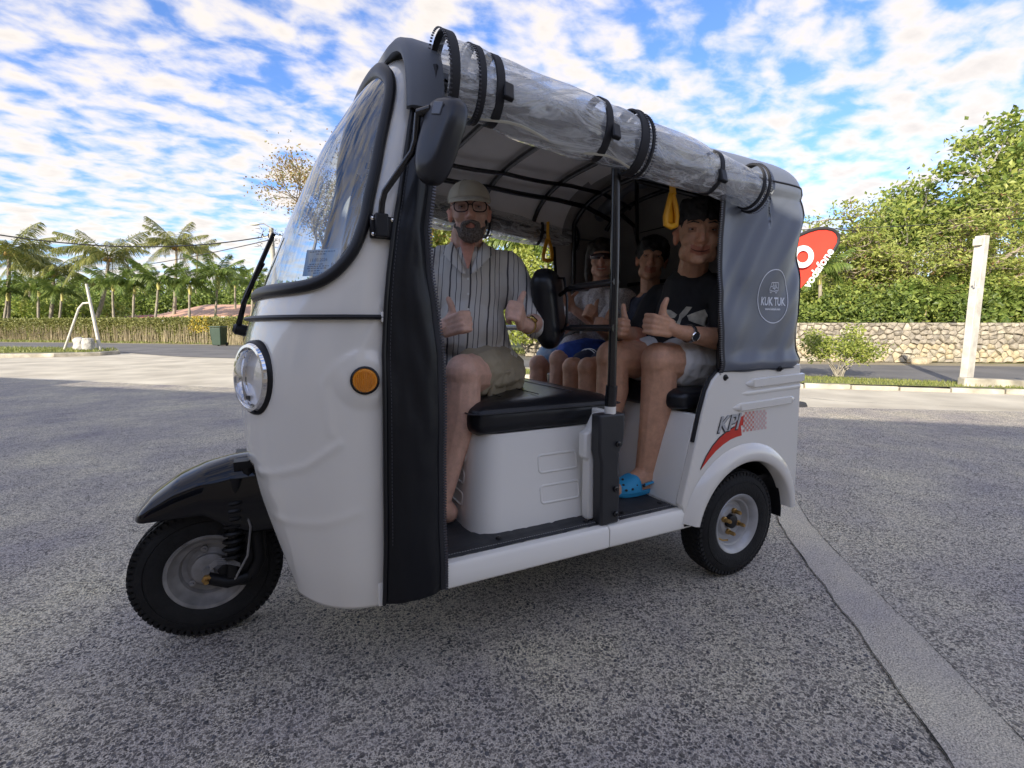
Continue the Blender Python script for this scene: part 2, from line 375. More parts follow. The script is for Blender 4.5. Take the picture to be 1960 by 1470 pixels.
# saw cut joints of the apron, lying on the concrete
mb = MB()
for ln in [[(-9.5, 8.9), (-4, 7.6), (2, 12)], [(3.2, 8.6), (4.8, 6.9), (8.0, 5.7)], [(-20, 15.2), (-8, 12.1), (2, 9.4)]]:
    q = crack(ln, .012, .05, 60, z=.003, seed=2); mb.add(q.v, q.f)
mk('apron_joints', mb, m_dark, smooth=0, kind='structure')

# loose and exposed pebbles, nearest the camera
random.seed(11)
pv, pf = [], []
cnt = 0
while cnt < 5200:
    la = rnd(-1.5, 1.6); de = rnd(.72, 2.3)
    if abs(la) > de*1.12+.1: continue
    if random.random() < (de-.72)/2.2: continue
    le = float(np.interp(-de, [-p[1] for p in LE], [p[0] for p in LE])); 
    if la > le-.02: continue
    cnt += 1
    s = rnd(.002, .0058)*(1.5 if random.random() < .10 else 1); a0 = rnd(0, 6.28); k = 6; el = rnd(.6, 1)
    c = site(la, de, 0); n0 = len(pv)
    for j in range(k):
        a = 2*math.pi*j/k; rr = s*rnd(.8, 1.15); x, y = math.cos(a)*rr, math.sin(a)*rr*el
        pv.append((c.x+x*math.cos(a0)-y*math.sin(a0), c.y+x*math.sin(a0)+y*math.cos(a0), -.0005))
    for j in range(k):
        a = 2*math.pi*j/k; rr = s*.62; x, y = math.cos(a)*rr, math.sin(a)*rr*el
        pv.append((c.x+x*math.cos(a0)-y*math.sin(a0), c.y+x*math.sin(a0)+y*math.cos(a0), s*.33))
    for j in range(k): pf.append((n0+j, n0+(j+1) % k, n0+k+(j+1) % k, n0+k+j))
    pf.append(tuple(n0+k+j for j in range(k)))
m_peb = leafmat('pebble_stone', (.05, .05, .055), (.15, .145, .15), 0, .6)
mb = MB(); mb.add(pv, pf); mk('pebbles', mb, m_peb, kind='stuff', smooth=60)

# ---------------------------------------------------------------- the building behind the photographer that shades the forecourt
m_ren = mat('tan_render', (.56, .47, .36), .85, nz=.06, nscale=3, bump=.2, bscale=60)
m_win = mat('dark_window_glass', (.02, .025, .03), .08)
m_trim = mat('white_trim', (.75, .74, .7), .5)
A_, B_ = (-24, 3.0), (14, -7.0); SH = (-5.0, -8.2)
root = empty('office_building', site(-5, -6), label='low tan rendered building with flat roof shading the forecourt', cat='building')
ux_ = ((B_[0]-A_[0]), (B_[1]-A_[1])); ul = math.hypot(*ux_); ux_ = (ux_[0]/ul, ux_[1]/ul); uy_ = (ux_[1], -ux_[0])
def bl(s, t, z): return site(A_[0]+ux_[0]*s+uy_[0]*t, A_[1]+ux_[1]*s+uy_[1]*t, z)
def bbox_b(mb, s0, s1, t0, t1, z0, z1):
    v = [bl(s, t, z) for s in (s0, s1) for t in (t0, t1) for z in (z0, z1)]
    mb.add(v, [(0,1,3,2),(4,6,7,5),(0,4,5,1),(2,3,7,6),(0,2,6,4),(1,5,7,3)])
mb = MB(); bbox_b(mb, 0, ul, 0, 6, 0, 3.37); mk('wall', mb, m_ren, root, smooth=0)
mb = MB(); bbox_b(mb, -.2, ul+.2, -.2, 6.2, 3.372, 3.57); mk('roof', mb, m_trim, root, smooth=0)
mb = MB(); bbox_b(mb, -.2, 10.4, .0, 3, 3.573, 3.92); mk('parapet', mb, m_ren, root, smooth=0)
for k in range(7):
    s0 = 3+k*5
    mb = MB(); bbox_b(mb, s0, s0+2.6, -.06, .0-.003, 1.0, 2.6); w_ = mk('window_frame', mb, m_trim, root, smooth=0)
    mb = MB(); bbox_b(mb, s0+.08, s0+2.52, -.075, -.063, 1.08, 2.52); mk('pane', mb, m_win, w_, smooth=0)

# ---------------------------------------------------------------- stone wall across the road
m_mortar = mat('wall_mortar', (.10, .085, .065), .95, nz=.3, nscale=10, bump=.6, bscale=30)
m_stone = [mat('limestone_%s' % n, c, .9, nscale=9, bump=.9, bscale=14, bdist=.04, detail=7, col2=c2) for n, c, c2 in
           [('pale', (.30, .265, .20), (.50, .45, .35)), ('buff', (.34, .28, .18), (.54, .46, .31)), ('grey', (.17, .15, .12), (.36, .32, .26)), ('weathered', (.24, .21, .165), (.42, .37, .29))]]
WB = [(0.5, 17.0), (3.5, 15.9), (6.5, 15.1), (9.04, 14.75), (12.07, 14.45), (15.6, 14.3)]
wr = empty('stone_wall', site(9, 14.8), label='long pale limestone rubble wall across the road behind the white post', cat='wall')
wp = resample(WB, 121); seglen = sum(math.dist(a, b) for a, b in zip(wp, wp[1:])); HW = 1.19
def wpt(s, z, out):
    s = max(0, min(seglen-1e-4, s)); f = s/seglen*120; i = int(f); q = f-i
    a = (wp[i][0]*(1-q)+wp[i+1][0]*q, wp[i][1]*(1-q)+wp[i+1][1]*q)
    dx, dy = wp[i+1][0]-wp[i][0], wp[i+1][1]-wp[i][1]; l = math.hypot(dx, dy)
    return site(a[0]+dy/l*out, a[1]-dx/l*out, z)
mb = MB(); rings = []
for i in range(61):
    s = seglen*i/60; rings.append([wpt(s, -.02, 0), wpt(s, HW-.015, 0), wpt(s, HW-.015, -.45), wpt(s, -.02, -.45)])
mb.loft(rings); mk('core', mb, m_mortar, wr, smooth=0)
random.seed(21)
def clip(poly, px, py, nx, ny):
    out = []
    for i in range(len(poly)):
        a, b = poly[i], poly[(i+1) % len(poly)]
        da = (a[0]-px)*nx+(a[1]-py)*ny; db = (b[0]-px)*nx+(b[1]-py)*ny
        if da <= 0: out.append(a)
        if (da < 0 < db) or (db < 0 < da):
            t = da/(da-db); out.append((a[0]+(b[0]-a[0])*t, a[1]+(b[1]-a[1])*t))
    return out
seeds = []; rows = [.0, .22, .42, .61, .79, .96, 1.12]
rowh = .19
for r_ in range(9):
    s = rnd(0, .2)
    while s < seglen:
        w = rnd(.17, .36) if r_ < 3 else rnd(.13, .30)
        seeds.append((s+w/2, .07+r_*.137+rnd(-.05, .05))); s += w
stones = []
for i, (sx, sz) in enumerate(seeds):
    poly = [(sx-.4, max(0, sz-.3)), (sx+.4, max(0, sz-.3)), (sx+.4, min(HW, sz+.3)), (sx-.4, min(HW, sz+.3))]
    for j, (qx, qz) in enumerate(seeds):
        if i != j and abs(qx-sx) < .8 and abs(qz-sz) < .6:
            dx, dz = qx-sx, qz-sz; l = math.hypot(dx, dz)
            poly = clip(poly, (sx+qx)/2, (sz+qz)/2, dx/l, dz/l)
            if len(poly) < 3: break
    if len(poly) >= 3: stones.append((i, poly))
rest = MB(); scr = [(s, p_) for s, p_ in stones]
scr.sort(key=lambda q: -q[1][0][0])
for k, (i, poly) in enumerate(scr):
    cx = sum(a for a, b in poly)/len(poly); cz = sum(b for a, b in poly)/len(poly)
    def shr(f, jit=0): return [(cx+(a-cx)*f+rnd(-jit, jit), cz+(b-cz)*f+rnd(-jit, jit)) for a, b in poly]
    o1 = rnd(.02, .10); r0 = shr(.93); r1 = shr(.86, .012); r2 = shr(.52, .022)
    rings = [[wpt(a, b, -.05) for a, b in r0], [wpt(a, b, o1*.55) for a, b in r1], [wpt(a, b, o1+rnd(-.012, .012)) for a, b in r2]]
    m1 = MB(); m1.loft(rings); lowz = cz < .55
    ms = random.choice([m_stone[0], m_stone[1], m_stone[1]]) if cz < .5 and random.random() < .8 else random.choice([m_stone[2], m_stone[3], m_stone[3], m_stone[0]])
    if k < 290: mk('stone', m1, ms, wr, smooth=50)
    else: rest.add(m1.v, m1.f)
if rest.f: mk('far_stones', rest, m_stone[3], wr, smooth=50, kind='stuff')
# flanking wall beyond it
wr2 = empty('return_wall', site(15.8, 14.5), label='shaded end of the rubble wall at the right edge of the picture', cat='wall')
mb = MB(); v = [site(a, b, z) for a, b in ((15.62, 14.3), (19, 15.6), (19, 16.1), (15.62, 14.9)) for z in (0, 1.15)]
mb.add(v, [(0,1,3,2),(2,3,5,4),(4,5,7,6),(6,7,1,0),(1,7,5,3),(0,2,4,6)]); mk('core', mb, m_mortar, wr2, smooth=0)
random.seed(5)
for r_ in range(6):
    for c_ in range(9):
        f = (c_+rnd(.2, .8))/9; p0 = site(15.62+3.38*f, 14.3+1.3*f, .1+r_*.185+rnd(-.03, .03)); nn = (p0-CAM); nn.z = 0; nn.normalize()
        m1 = MB(); m1.ell(p0-nn*.0, (rnd(.13, .2), .07, rnd(.07, .1)), Matrix.Rotation(math.atan2((DV*1.3+RV*3.38).y, (DV*1.3+RV*3.38).x), 3, 'Z') @ Matrix.Rotation(rnd(-.3, .3), 3, 'Y'), 7, 4)
        mk('stone', m1, random.choice(m_stone), wr2, smooth=30)
# boulders at the wall foot
for (la, de, sx, lab) in [(11.9, 14.0, .42, 'low buff boulder lying at the foot of the rubble wall left of the white post'), (15.6, 13.5, .2, 'pale boulder at the shaded foot of the wall by the right edge')]:
    mb = MB(); mb.ell(site(la, de, .05), (sx, sx*.6, .13 if sx > .3 else .11), Matrix.Rotation(.3+math.atan2(RV.y, RV.x), 3, 'Z'), 12, 8)
    mb.v = [tuple(Vector(v)*1+Vector(noise.noise_vector(Vector(v)*4))*.05) for v in mb.v]
    mk('boulder', mb, m_stone[1] if sx > .3 else m_stone[0], label=lab, cat='rock')
# concrete block lying on the verge
mb = MB(); mb.box(site(8.28, 8.15, .11), (1.05, .2, .16), Matrix.Rotation(math.atan2(RV.y, RV.x)-.22, 3, 'Z') @ Matrix.Rotation(.03, 3, 'Y'))
mk('concrete_block', mb, m_kerb, bevel=.02, label='weathered concrete kerb block lying on the grass right of the white post', cat='concrete block')

# ---------------------------------------------------------------- white post on the verge
m_wp = mat('white_painted_timber', (.56, .525, .46), .6, nz=.22, nscale=5, bump=.2, bscale=50)
m_galv = mat('galvanised_steel', (.42, .42, .40), .45, .7, nz=.2, nscale=14)
wpz = empty('white_post', site(8.27, 8.7), label='tall white square timber post standing on the grass verge', cat='post')
rz = Matrix.Rotation(math.atan2(RV.y, RV.x)+.35, 3, 'Z')
mb = MB(); b0 = site(8.27, 8.7); top = b0+Vector((0, 0, 2.66))
mb.box((b0.x, b0.y, 1.33), (.145, .145, 2.66), rz); mk('shaft', mb, m_wp, wpz, bevel=.008)
mb = MB(); off = rz @ Vector((-.125, -.03, 0)); mb.box((b0.x+off.x, b0.y+off.y, .88), (.075, .11, 1.76), rz); mk('backing_strip', mb, m_wp, wpz, bevel=.006)
mb = MB(); o2 = rz @ Vector((-.15, -.06, 0))
mb.tube([(b0.x+o2.x, b0.y+o2.y, 1.79), (b0.x+o2.x*1.5, b0.y+o2.y*1.5, 1.77), (b0.x+o2.x*1.5, b0.y+o2.y*1.5, 1.87)], .014); mk('hook', mb, m_galv, wpz)
mb = MB(); o3 = rz @ Vector((-.11, 0, 0)); mb.box((b0.x+o3.x, b0.y+o3.y, 2.55), (.06, .12, .12), rz); mk('bracket', mb, m_wp, wpz, bevel=.004)

# ---------------------------------------------------------------- banner flag
def text_obj(s, size, name, m, mw, parent=None, extr=.001, ax='CENTER', font_shear=0, space=1.0, bold=0, **kw):
    c = bpy.data.curves.new(name, 'FONT'); c.body = s; c.size = size; c.align_x = ax; c.align_y = 'CENTER'; c.extrude = extr; c.shear = font_shear; c.space_character = space; c.offset = bold
    c.resolution_u = 3
    o = bpy.data.objects.new('tmp', c); COL.objects.link(o)
    dg = bpy.context.evaluated_depsgraph_get(); me = bpy.data.meshes.new_from_object(o.evaluated_get(dg)); bpy.data.objects.remove(o)
    me.transform(mw); me.materials.clear(); me.materials.append(m)
    return mesh_obj(name, me, parent, **kw)
def frame(c, xdir, zdir=(0, 0, 1)):
    """matrix with local x -> xdir, local y -> zdir, local z -> outward normal"""
    x = Vector(xdir).normalized(); y = Vector(zdir); y = (y-x*y.dot(x)).normalized(); z = x.cross(y)
    m_ = Matrix((x, y, z)).transposed().to_4x4(); m_.translation = Vector(c); return m_
m_red = mat('red_banner_cloth', (.80, .055, .03), .7, nz=.06, nscale=3)
m_wht = mat('white_print', (.82, .82, .82), .6)
m_blk = mat('black_edge_cloth', (.03, .03, .032), .7)
FD = 6.6                                       # flag stands on the forecourt behind the vehicle
fc = site((1545-980)/920*FD, FD, 0)
fr_ = empty('banner_flag', (fc.x, fc.y, 0), label='red teardrop banner flag with white lettering standing behind the rear of the tuk tuk', cat='flag')
def fpt(px, py): # site plane of the banner (lat, z) from design units
    q = aim(px, py, FD); return (q[0], q[1])
out = [(1527, 585), (1533, 555), (1560, 524), (1580, 500), (1594, 480), (1601, 466), (1602, 456), (1598, 447), (1590, 441), (1577, 438), (1562, 438.5), (1546, 443), (1530, 450), (1514, 461), (1502, 474), (1496, 490), (1498, 515), (1506, 545), (1517, 575)]
op = [fpt(*q) for q in out]
def fl(a, b, t): 
    q = site(a, FD+t+.05*math.sin(b*2.6+a), b); return q
mb = MB(); mb.prism(op, fl, -.0015, .0015)
mk('sail', mb, m_red, fr_, smooth=0)
mb = MB(); mb.tube([site(*[(a)][:1], FD+.05*math.sin(b*2.6+a), b) for a, b in [fpt(*q) for q in out[4:15]]], .022, 8); mk('pole_sleeve', mb, m_blk, fr_)
e0, e1 = fpt(1527, 590), fpt(1521, 640)
mb = MB(); mb.tube([site(op[0][0], FD, op[0][1]+.1), site(op[0][0]-.02, FD, .02)], .014, 8); mk('pole', mb, m_galv, fr_)
mb = MB(); q = site(op[0][0]-.02, FD, .03); mb.lathe([(0, .05), (.2, .04), (.22, 0), (0, 0)], (q.x, q.y, 0), (0, 0, 1), 16); mk('base', mb, m_blk, fr_)
ta, tb = fpt(1541, 547), fpt(1586, 480)
ang = math.atan2(tb[1]-ta[1], tb[0]-ta[0]); mid = ((ta[0]+tb[0])/2, (ta[1]+tb[1])/2)
xd = RV*math.cos(ang)+Vector((0, 0, math.sin(ang))); yd = -RV*math.sin(ang)+Vector((0, 0, math.cos(ang)))
text_obj('vodafone', .155, 'lettering', m_wht, frame(site(mid[0], FD-.04, mid[1]), xd, yd), fr_, extr=.002, bold=.0035)
lc = fpt(1534, 492); q = site(lc[0], FD-.03, lc[1]); mb = MB()
prof = []
mb.lathe([(.078, -.004), (.146, -.004), (.146, .004), (.078, .004)], q, -DV, 32, closed_prof=True); mk('emblem', mb, m_wht, fr_, smooth=30)
# ---------------------------------------------------------------- A shaped pole prop, sacks, bin
pa, pb, pc = site(-16.25, 19.0, .13), site(-17.6, 18.9, .13), None
ar = empty('braced_post', pa, label='thin white leaning post with bent side brace on the traffic island', cat='post')
ptop = site(-16.62, 19.1, 2.72)
mb = MB(); mb.tube([pa, pa.lerp(ptop, .5), ptop], [.06, .055, .045], 10); mk('post', mb, m_wp, ar)
j = pa.lerp(ptop, .72); k1 = j-RV*.28+Vector((0, 0, -.02)); k2 = k1-RV*.2+Vector((0, 0, -.2))
mb = MB(); mb.tube([j, k1, k2, k2.lerp(pb, .5)+Vector((0, 0, 0)), pb], [.035, .04, .04, .04, .04], 10); mk('brace', mb, m_wp, ar)
m_sack = mat('white_woven_sack', (.50, .48, .44), .8, nz=.35, nscale=5, bump=.8, bscale=6, bdist=.08)
for k, (la, de, w, h, lab) in enumerate([(-16.95, 18.9, .21, .54, 'left of the two white sacks, tall and slumped, on the island'), (-16.53, 18.8, .20, .50, 'right of the two white sacks, broad flat top, beside the post')]):
    mb = MB(); q = site(la, de, .13)
    for zz_, s_ in []: pass
    rings = []
    for i, (zf, rf) in enumerate([(0, .8), (.1, 1.0), (.3, 1.1), (.5, .92), (.66, 1.05), (.82, .86), (.93, .62 if k == 0 else .95), (1.0, .25 if k == 0 else .8)]):
        rings.append([q+Vector((w*rf*math.cos(a)*(1+.30*noise.noise((math.cos(a)*2, math.sin(a)*2, zf*3+k*5))), w*.8*rf*math.sin(a)*(1+.12*noise.noise((math.cos(a)*2, math.sin(a)*2, zf*3+9))), h*zf)) for a in [2*math.pi*t/16 for t in range(16)]])
    mb.loft(rings); r_ = mk('sack', mb, m_sack, sub=1, label=lab, cat='sack', group='white sacks on the traffic island')
m_bin = mat('dark_green_plastic', (.022, .05, .03), .5, nz=.1, nscale=4)
bq = site(-16.15, 26.6, 0); br_ = empty('wheelie_bin', bq, label='dark green wheelie bin standing in front of the hedge', cat='bin')
rz = Matrix.Rotation(math.atan2(RV.y, RV.x), 3, 'Z')
mb = MB(); mb.loft([[bq+rz@Vector((x*s, y*s, z)) for x, y in ((-.30, -.34), (.30, -.34), (.30, .34), (-.30, .34))] for s, z in ((.78, .05), (1, 1.0))]); mk('tub', mb, m_bin, br_, bevel=.03)
mb = MB(); mb.box(bq+Vector((0, 0, 1.05)), (.66, .76, .08), rz); mk('lid', mb, m_bin, br_, bevel=.03)
for s in (-1, 1):
    mb = MB(); mb.lathe([(0, -.03), (.1, -.03), (.1, .03), (0, .03)], bq+rz@Vector((s*.24, .3, .1)), rz@Vector((1, 0, 0)), 12); mk('wheel', mb, m_blk, br_)

# ---------------------------------------------------------------- house behind the hedge
m_roofp = mat('salmon_roof_sheet', (.60, .36, .25), .6, nz=.06, nscale=1)
m_roofr = mat('dark_red_roof_sheet', (.30, .07, .045), .6, nz=.15, nscale=2)
m_hw = mat('pale_house_wall', (.60, .55, .42), .85, nz=.05, nscale=1)
hs_ = empty('house', site(-26, 46), label='low house with salmon hipped roof behind the hedge', cat='house')

D0 = 40
mb = MB(); a, b, c, d = hp(255, 611, D0+2), hp(378, 604, D0), hp(600, 603, D0), hp(700, 603, D0)
e, f_ = hp(395, 583, D0+5), hp(600, 583, D0+5)
gg, hh = hp(395, 604, D0+12), hp(600, 604, D0+12)
vv = [a, b, c, f_, e, gg, hh]
mb.add(vv, [(0, 1, 4), (1, 2, 3, 4), (0, 4, 5), (4, 3, 6, 5), (2, 6, 3)]); mk('roof', mb, m_roofp, hs_, smooth=0, thick=.1)
mb = MB(); q0, q1 = hp(378, 605, D0+.03), hp(600, 604, D0+.03); mb.add([q0, q1, q1-Vector((0, 0, .22)), q0-Vector((0, 0, .22)), q0+DV*.1, q1+DV*.1, q1-Vector((0, 0, .22))+DV*.1, q0-Vector((0, 0, .22))+DV*.1], [(0,1,2,3),(4,7,6,5),(0,4,5,1),(3,2,6,7),(0,3,7,4),(1,5,6,2)]); mk('fascia', mb, m_trim, hs_, smooth=0)
mb = MB(); la0, la1 = (370-980)/920*(D0+.8), (600-980)/920*(D0+.8)
v = [site(x, y, z) for x in (la0, la1) for y in (D0+.8, D0+10) for z in (0, 2.0)]; mb.add(v, [(0,1,3,2),(4,6,7,5),(0,4,5,1),(2,3,7,6),(0,2,6,4),(1,5,7,3)]); mk('wall', mb, m_hw, hs_, smooth=0)
for px0, px1 in ((386, 404), (412, 452), (466, 500)):
    mb = MB(); x0, x1 = (px0-980)/920*(D0+.77), (px1-980)/920*(D0+.77); v = [site(x, y, z) for x in (x0, x1) for y in (D0+.72, D0+.79) for z in (.9, 1.62)]; mb.add(v, [(0,1,3,2),(4,6,7,5),(0,4,5,1),(2,3,7,6),(0,2,6,4),(1,5,7,3)]); mk('window', mb, m_trim, hs_, smooth=0)
h2 = empty('shed', site(-34, 43), label='low open shed with dark red roof left of the salmon roofed house', cat='shed')
mb = MB(); a, b, c, d = hp(190, 611.5, 41), hp(285, 606.5, 41), hp(330, 600, 45), hp(225, 606, 45)
mb.add([a, b, c, d], [(0, 1, 2, 3)]); mk('roof', mb, m_roofr, h2, smooth=0, thick=.12)
for px in (192, 236, 283):
    mb = MB(); q = hp(px, 611, 41.3); mb.tube([(q.x, q.y, 0), (q.x, q.y, q.z-.05)], .08, 8); mk('post', mb, m_wp, h2)

# ---------------------------------------------------------------- utility pole with street lamp and wires
m_conc = mat('concrete_pole', (.42, .39, .33), .85, nz=.2, nscale=4)
UP = 31.0; ub = site((533-980)/920*UP, UP, 0); utop = ub+Vector((0, 0, 1.084+(624-443)/920*UP))
ur = empty('utility_pole', ub, label='pale utility pole with street lamp arm between the bare tree and the palms', cat='utility pole')
mb = MB(); mb.tube([ub, utop], [.2, .14], 10); mk('pole', mb, m_conc, ur)
mb = MB(); mb.box(utop+Vector((0, 0, -.55)), (1.3, .1, .1), rz); mk('crossarm', mb, m_galv, ur)
for k in range(4):
    mb = MB(); mb.lathe([(0, 0), (.06, .02), (.04, .08), (.06, .12), (0, .16)], utop+Vector((0, 0, -.5))+rz@Vector((-.55+k*.36, 0, 0)), (0, 0, 1), 8); mk('insulator', mb, m_blk, ur)
l1 = hp(492, 429, UP); mb = MB(); mb.tube([utop, utop.lerp(l1, .5)+Vector((0, 0, .15)), l1], .04, 6); la_ = mk('lamp_arm', mb, m_galv, ur)
mb = MB(); mb.ell(l1-RV*.15, (.34, .15, .09), rz, 12, 8); mk('lamp_head', mb, m_trim, ur)
mb = MB()
random.seed(8)
for k in range(70):
    c = utop+Vector((rnd(-1, 1), rnd(-1, 1), rnd(-1.9, -.1)))*.75; d = Vector((rnd(-1, 1), rnd(-1, 1), rnd(-.2, 1)))*.28
    mb.tube([c, c+d], [.02, .006], 4)
mk('creeper', mb, mat('dry_creeper', (.10, .085, .06), .9), ur, kind='stuff')
def wire(name, a, b, sag, r, lab):
    mb = MB(); pts = [a.lerp(b, i/16)-Vector((0, 0, 4*sag*(i/16)*(1-i/16))) for i in range(17)]; mb.tube(pts, r, 5)
    mk(name, mb, m_blk, label=lab, cat='power line')
wa = utop+Vector((0, 0, -.55))
wire('power_line', hp(-60, 440, 24), wa+Vector((0, 0, .1)), .75, .035, 'upper dark power line sagging across the coconut palms')
wire('power_line', hp(120, 520, 60), wa+Vector((0, 0, -.15)), .5, .03, 'lower thin power line running from the palms up to the utility pole')
wire('power_line', hp(1440, 441, 16), hp(2100, 405, 15), .12, .012, 'thin power line above the red banner flag running into the right tree')
# ---------------------------------------------------------------- right edge: blue cart with yellow tub
cr = empty('handcart', site(16.0, 14.4), label='blue barrow with yellow crate cut off by the right edge near the wall', cat='cart')
m_blue = mat('blue_paint', (.03, .16, .50), .45, nz=.1); m_yel = mat('yellow_plastic', (.80, .50, .05), .5)
c0 = site(15.22, 13.45)
mb = MB(); mb.box(c0+Vector((0, 0, .72)), (.5, .45, .3), rz); mk('tray', mb, m_blue, cr, bevel=.03)
mb = MB(); mb.box(c0+Vector((0, 0, 1.05)), (.42, .4, .32), rz); mk('crate', mb, m_yel, cr, bevel=.03)
mb = MB(); mb.lathe([(.16, -.03), (.24, -.04), (.24, .04), (.16, .03)], c0+Vector((0, 0, .24)), -DV, 20, closed_prof=True); mk('wheel', mb, m_blk, cr)
for s in (-1, 1):
    mb = MB(); mb.tube([c0+RV*(.2*s)+Vector((0, 0, .6)), c0+RV*(.12*s)+Vector((0, 0, .24))], .02, 6); mk('fork', mb, m_blue, cr)
mb = MB(); q = site(9.92, 9.0, 0.01); mb.lathe([(0, .42), (.03, .42), (.13, .03), (.2, .02), (.2, 0), (0, 0)], q, (0, 0, 1), 16); mk('traffic_cone', mb, mat('red_cone', (.6, .05, .06), .5), label='red cone at the road edge, cut off by the right edge of the picture', cat='cone')
# ================================================================ THE TUK TUK (front +X, left side +Y)
m_body = mat('white_body_paint', (.81, .775, .70), .22, coat=1.0, bump=.02, bscale=5)
m_body2 = mat('white_floor_paint', (.86, .835, .77), .38, coat=.25)
m_blackp = mat('black_gloss_plastic', (.004, .004, .006), .07, spec=.45)
m_rub = mat('black_rubber', (.010, .010, .012), .40, spec=.35)
m_tyre = mat('tyre_rubber', (.014, .014, .0145), .7, spec=.3, bump=.3, bscale=120, nz=.2, nscale=30)
m_vinb = mat('black_vinyl', (.005, .006, .009), .38, spec=.35, bump=.25, bscale=9, bdist=.02)
m_ving = mat('grey_vinyl', (.125, .14, .17), .33, bump=.10, bscale=300, bdist=.002)
m_roofg = mat('roof_grey_vinyl', (.135, .145, .165), .5, bump=.15, bscale=200, bdist=.002)
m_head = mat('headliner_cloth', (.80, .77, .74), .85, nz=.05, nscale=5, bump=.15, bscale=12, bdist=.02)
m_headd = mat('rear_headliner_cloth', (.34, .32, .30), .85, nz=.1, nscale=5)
m_tube = mat('black_powder_coat', (.010, .010, .012), .22, coat=.3)
m_rim = mat('silver_rim_paint', (.42, .42, .42), .42, .35, nz=.12, nscale=20)
m_rimd = mat('dusty_rim_paint', (.27, .26, .25), .6, .2, nz=.35, nscale=14)
m_chrome = mat('chrome', (.8, .8, .8), .06, 1.0)
m_brass = mat('rusty_brass', (.42, .26, .09), .4, .8, nz=.3, nscale=60)
m_seat = mat('black_leatherette', (.009, .010, .013), .32, spec=.45, bump=.25, bscale=140, bdist=.002)
m_mat = mat('rubber_floor_mat', (.03, .032, .036), .6, bump=.3, bscale=150, bdist=.003, nz=.25, nscale=12)
m_yelh = mat('yellow_handle_plastic', (.80, .38, .015), .4, nz=.05)
m_amber = mat('amber_lens', (.75, .26, .01), .2, coat=1)
m_strap = mat('black_webbing', (.02, .02, .024), .7)
m_zipt = mat('zip_teeth', (.10, .10, .115), .3, .6)
def glassy(name, tint, refl, rough=.02, streak=False):
    m = bpy.data.materials.new(name); m.use_nodes = True; t = m.node_tree; t.nodes.remove(t.nodes['Principled BSDF']); L = t.links.new
    tr = N(t, 'ShaderNodeBsdfTransparent'); tr.inputs[0].default_value = (*tint, 1)
    gl = N(t, 'ShaderNodeBsdfGlossy'); gl.inputs['Roughness'].default_value = rough
    ge = N(t, 'ShaderNodeNewGeometry'); dt = N(t, 'ShaderNodeVectorMath', operation='DOT_PRODUCT'); L(ge.outputs['Normal'], dt.inputs[0]); L(ge.outputs['Incoming'], dt.inputs[1])
    ab = N(t, 'ShaderNodeMath', operation='ABSOLUTE'); L(dt.outputs['Value'], ab.inputs[0]); om = N(t, 'ShaderNodeMath', operation='SUBTRACT'); om.inputs[0].default_value = 1; L(ab.outputs[0], om.inputs[1])
    pw = N(t, 'ShaderNodeMath', operation='POWER'); L(om.outputs[0], pw.inputs[0]); pw.inputs[1].default_value = 4.2
    fr = N(t, 'ShaderNodeMath', operation='MULTIPLY_ADD'); L(pw.outputs[0], fr.inputs[0]); fr.inputs[1].default_value = 1-refl; fr.inputs[2].default_value = refl
    ms = N(t, 'ShaderNodeMixShader'); L(fr.outputs[0], ms.inputs[0]); L(tr.outputs[0], ms.inputs[1]); L(gl.outputs[0], ms.inputs[2])
    last = ms.outputs[0]
    if streak:  # white diffuse streaks painted in as highlights along the rolled vinyl
        tcn = N(t, 'ShaderNodeTexCoord'); mp = N(t, 'ShaderNodeMapping'); mp.inputs['Scale'].default_value = (1.6, 6, 6); L(tcn.outputs['Object'], mp.inputs[0])
        nz = N(t, 'ShaderNodeTexNoise', inp={'Scale': 2.0, 'Detail': 4.0, 'Roughness': .5, 'Distortion': 1.2}); L(mp.outputs[0], nz.inputs['Vector'])
        r = N(t, 'ShaderNodeMapRange'); rd = N(t, 'ShaderNodeMath', operation='SUBTRACT'); L(nz.outputs[0], rd.inputs[0]); rd.inputs[1].default_value = .5; ra = N(t, 'ShaderNodeMath', operation='ABSOLUTE'); L(rd.outputs[0], ra.inputs[0])
        r.inputs['From Min'].default_value = .0; r.inputs['From Max'].default_value = .045; r.inputs['To Min'].default_value = .78; r.inputs['To Max'].default_value = .16; L(ra.outputs[0], r.inputs[0])
        df = N(t, 'ShaderNodeBsdfDiffuse'); df.inputs[0].default_value = (.86, .86, .84, 1)
        tl = N(t, 'ShaderNodeBsdfTranslucent'); tl.inputs[0].default_value = (.86, .86, .84, 1)
        ad = N(t, 'ShaderNodeMixShader'); ad.inputs[0].default_value = .5; L(df.outputs[0], ad.inputs[1]); L(tl.outputs[0], ad.inputs[2])
        m2 = N(t, 'ShaderNodeMixShader'); L(r.outputs[0], m2.inputs[0]); L(last, m2.inputs[1]); L(ad.outputs[0], m2.inputs[2]); last = m2.outputs[0]
        bp = N(t, 'ShaderNodeBump'); bp.inputs['Strength'].default_value = .6; bp.inputs['Distance'].default_value = .03; L(nz.outputs[0], bp.inputs['Height'])
        L(bp.outputs[0], gl.inputs['Normal']); L(bp.outputs[0], df.inputs['Normal']); L(bp.outputs[0], dt.inputs[0])
    L(last, t.nodes['Material Output'].inputs[0]); return m
m_glass = glassy('windshield_glass', (.80, .87, .94), .13)
m_clear = glassy('clear_vinyl', (.93, .93, .93), .16, .05, True)
m_lens = glassy('clear_lens', (.95, .95, .96), .06)

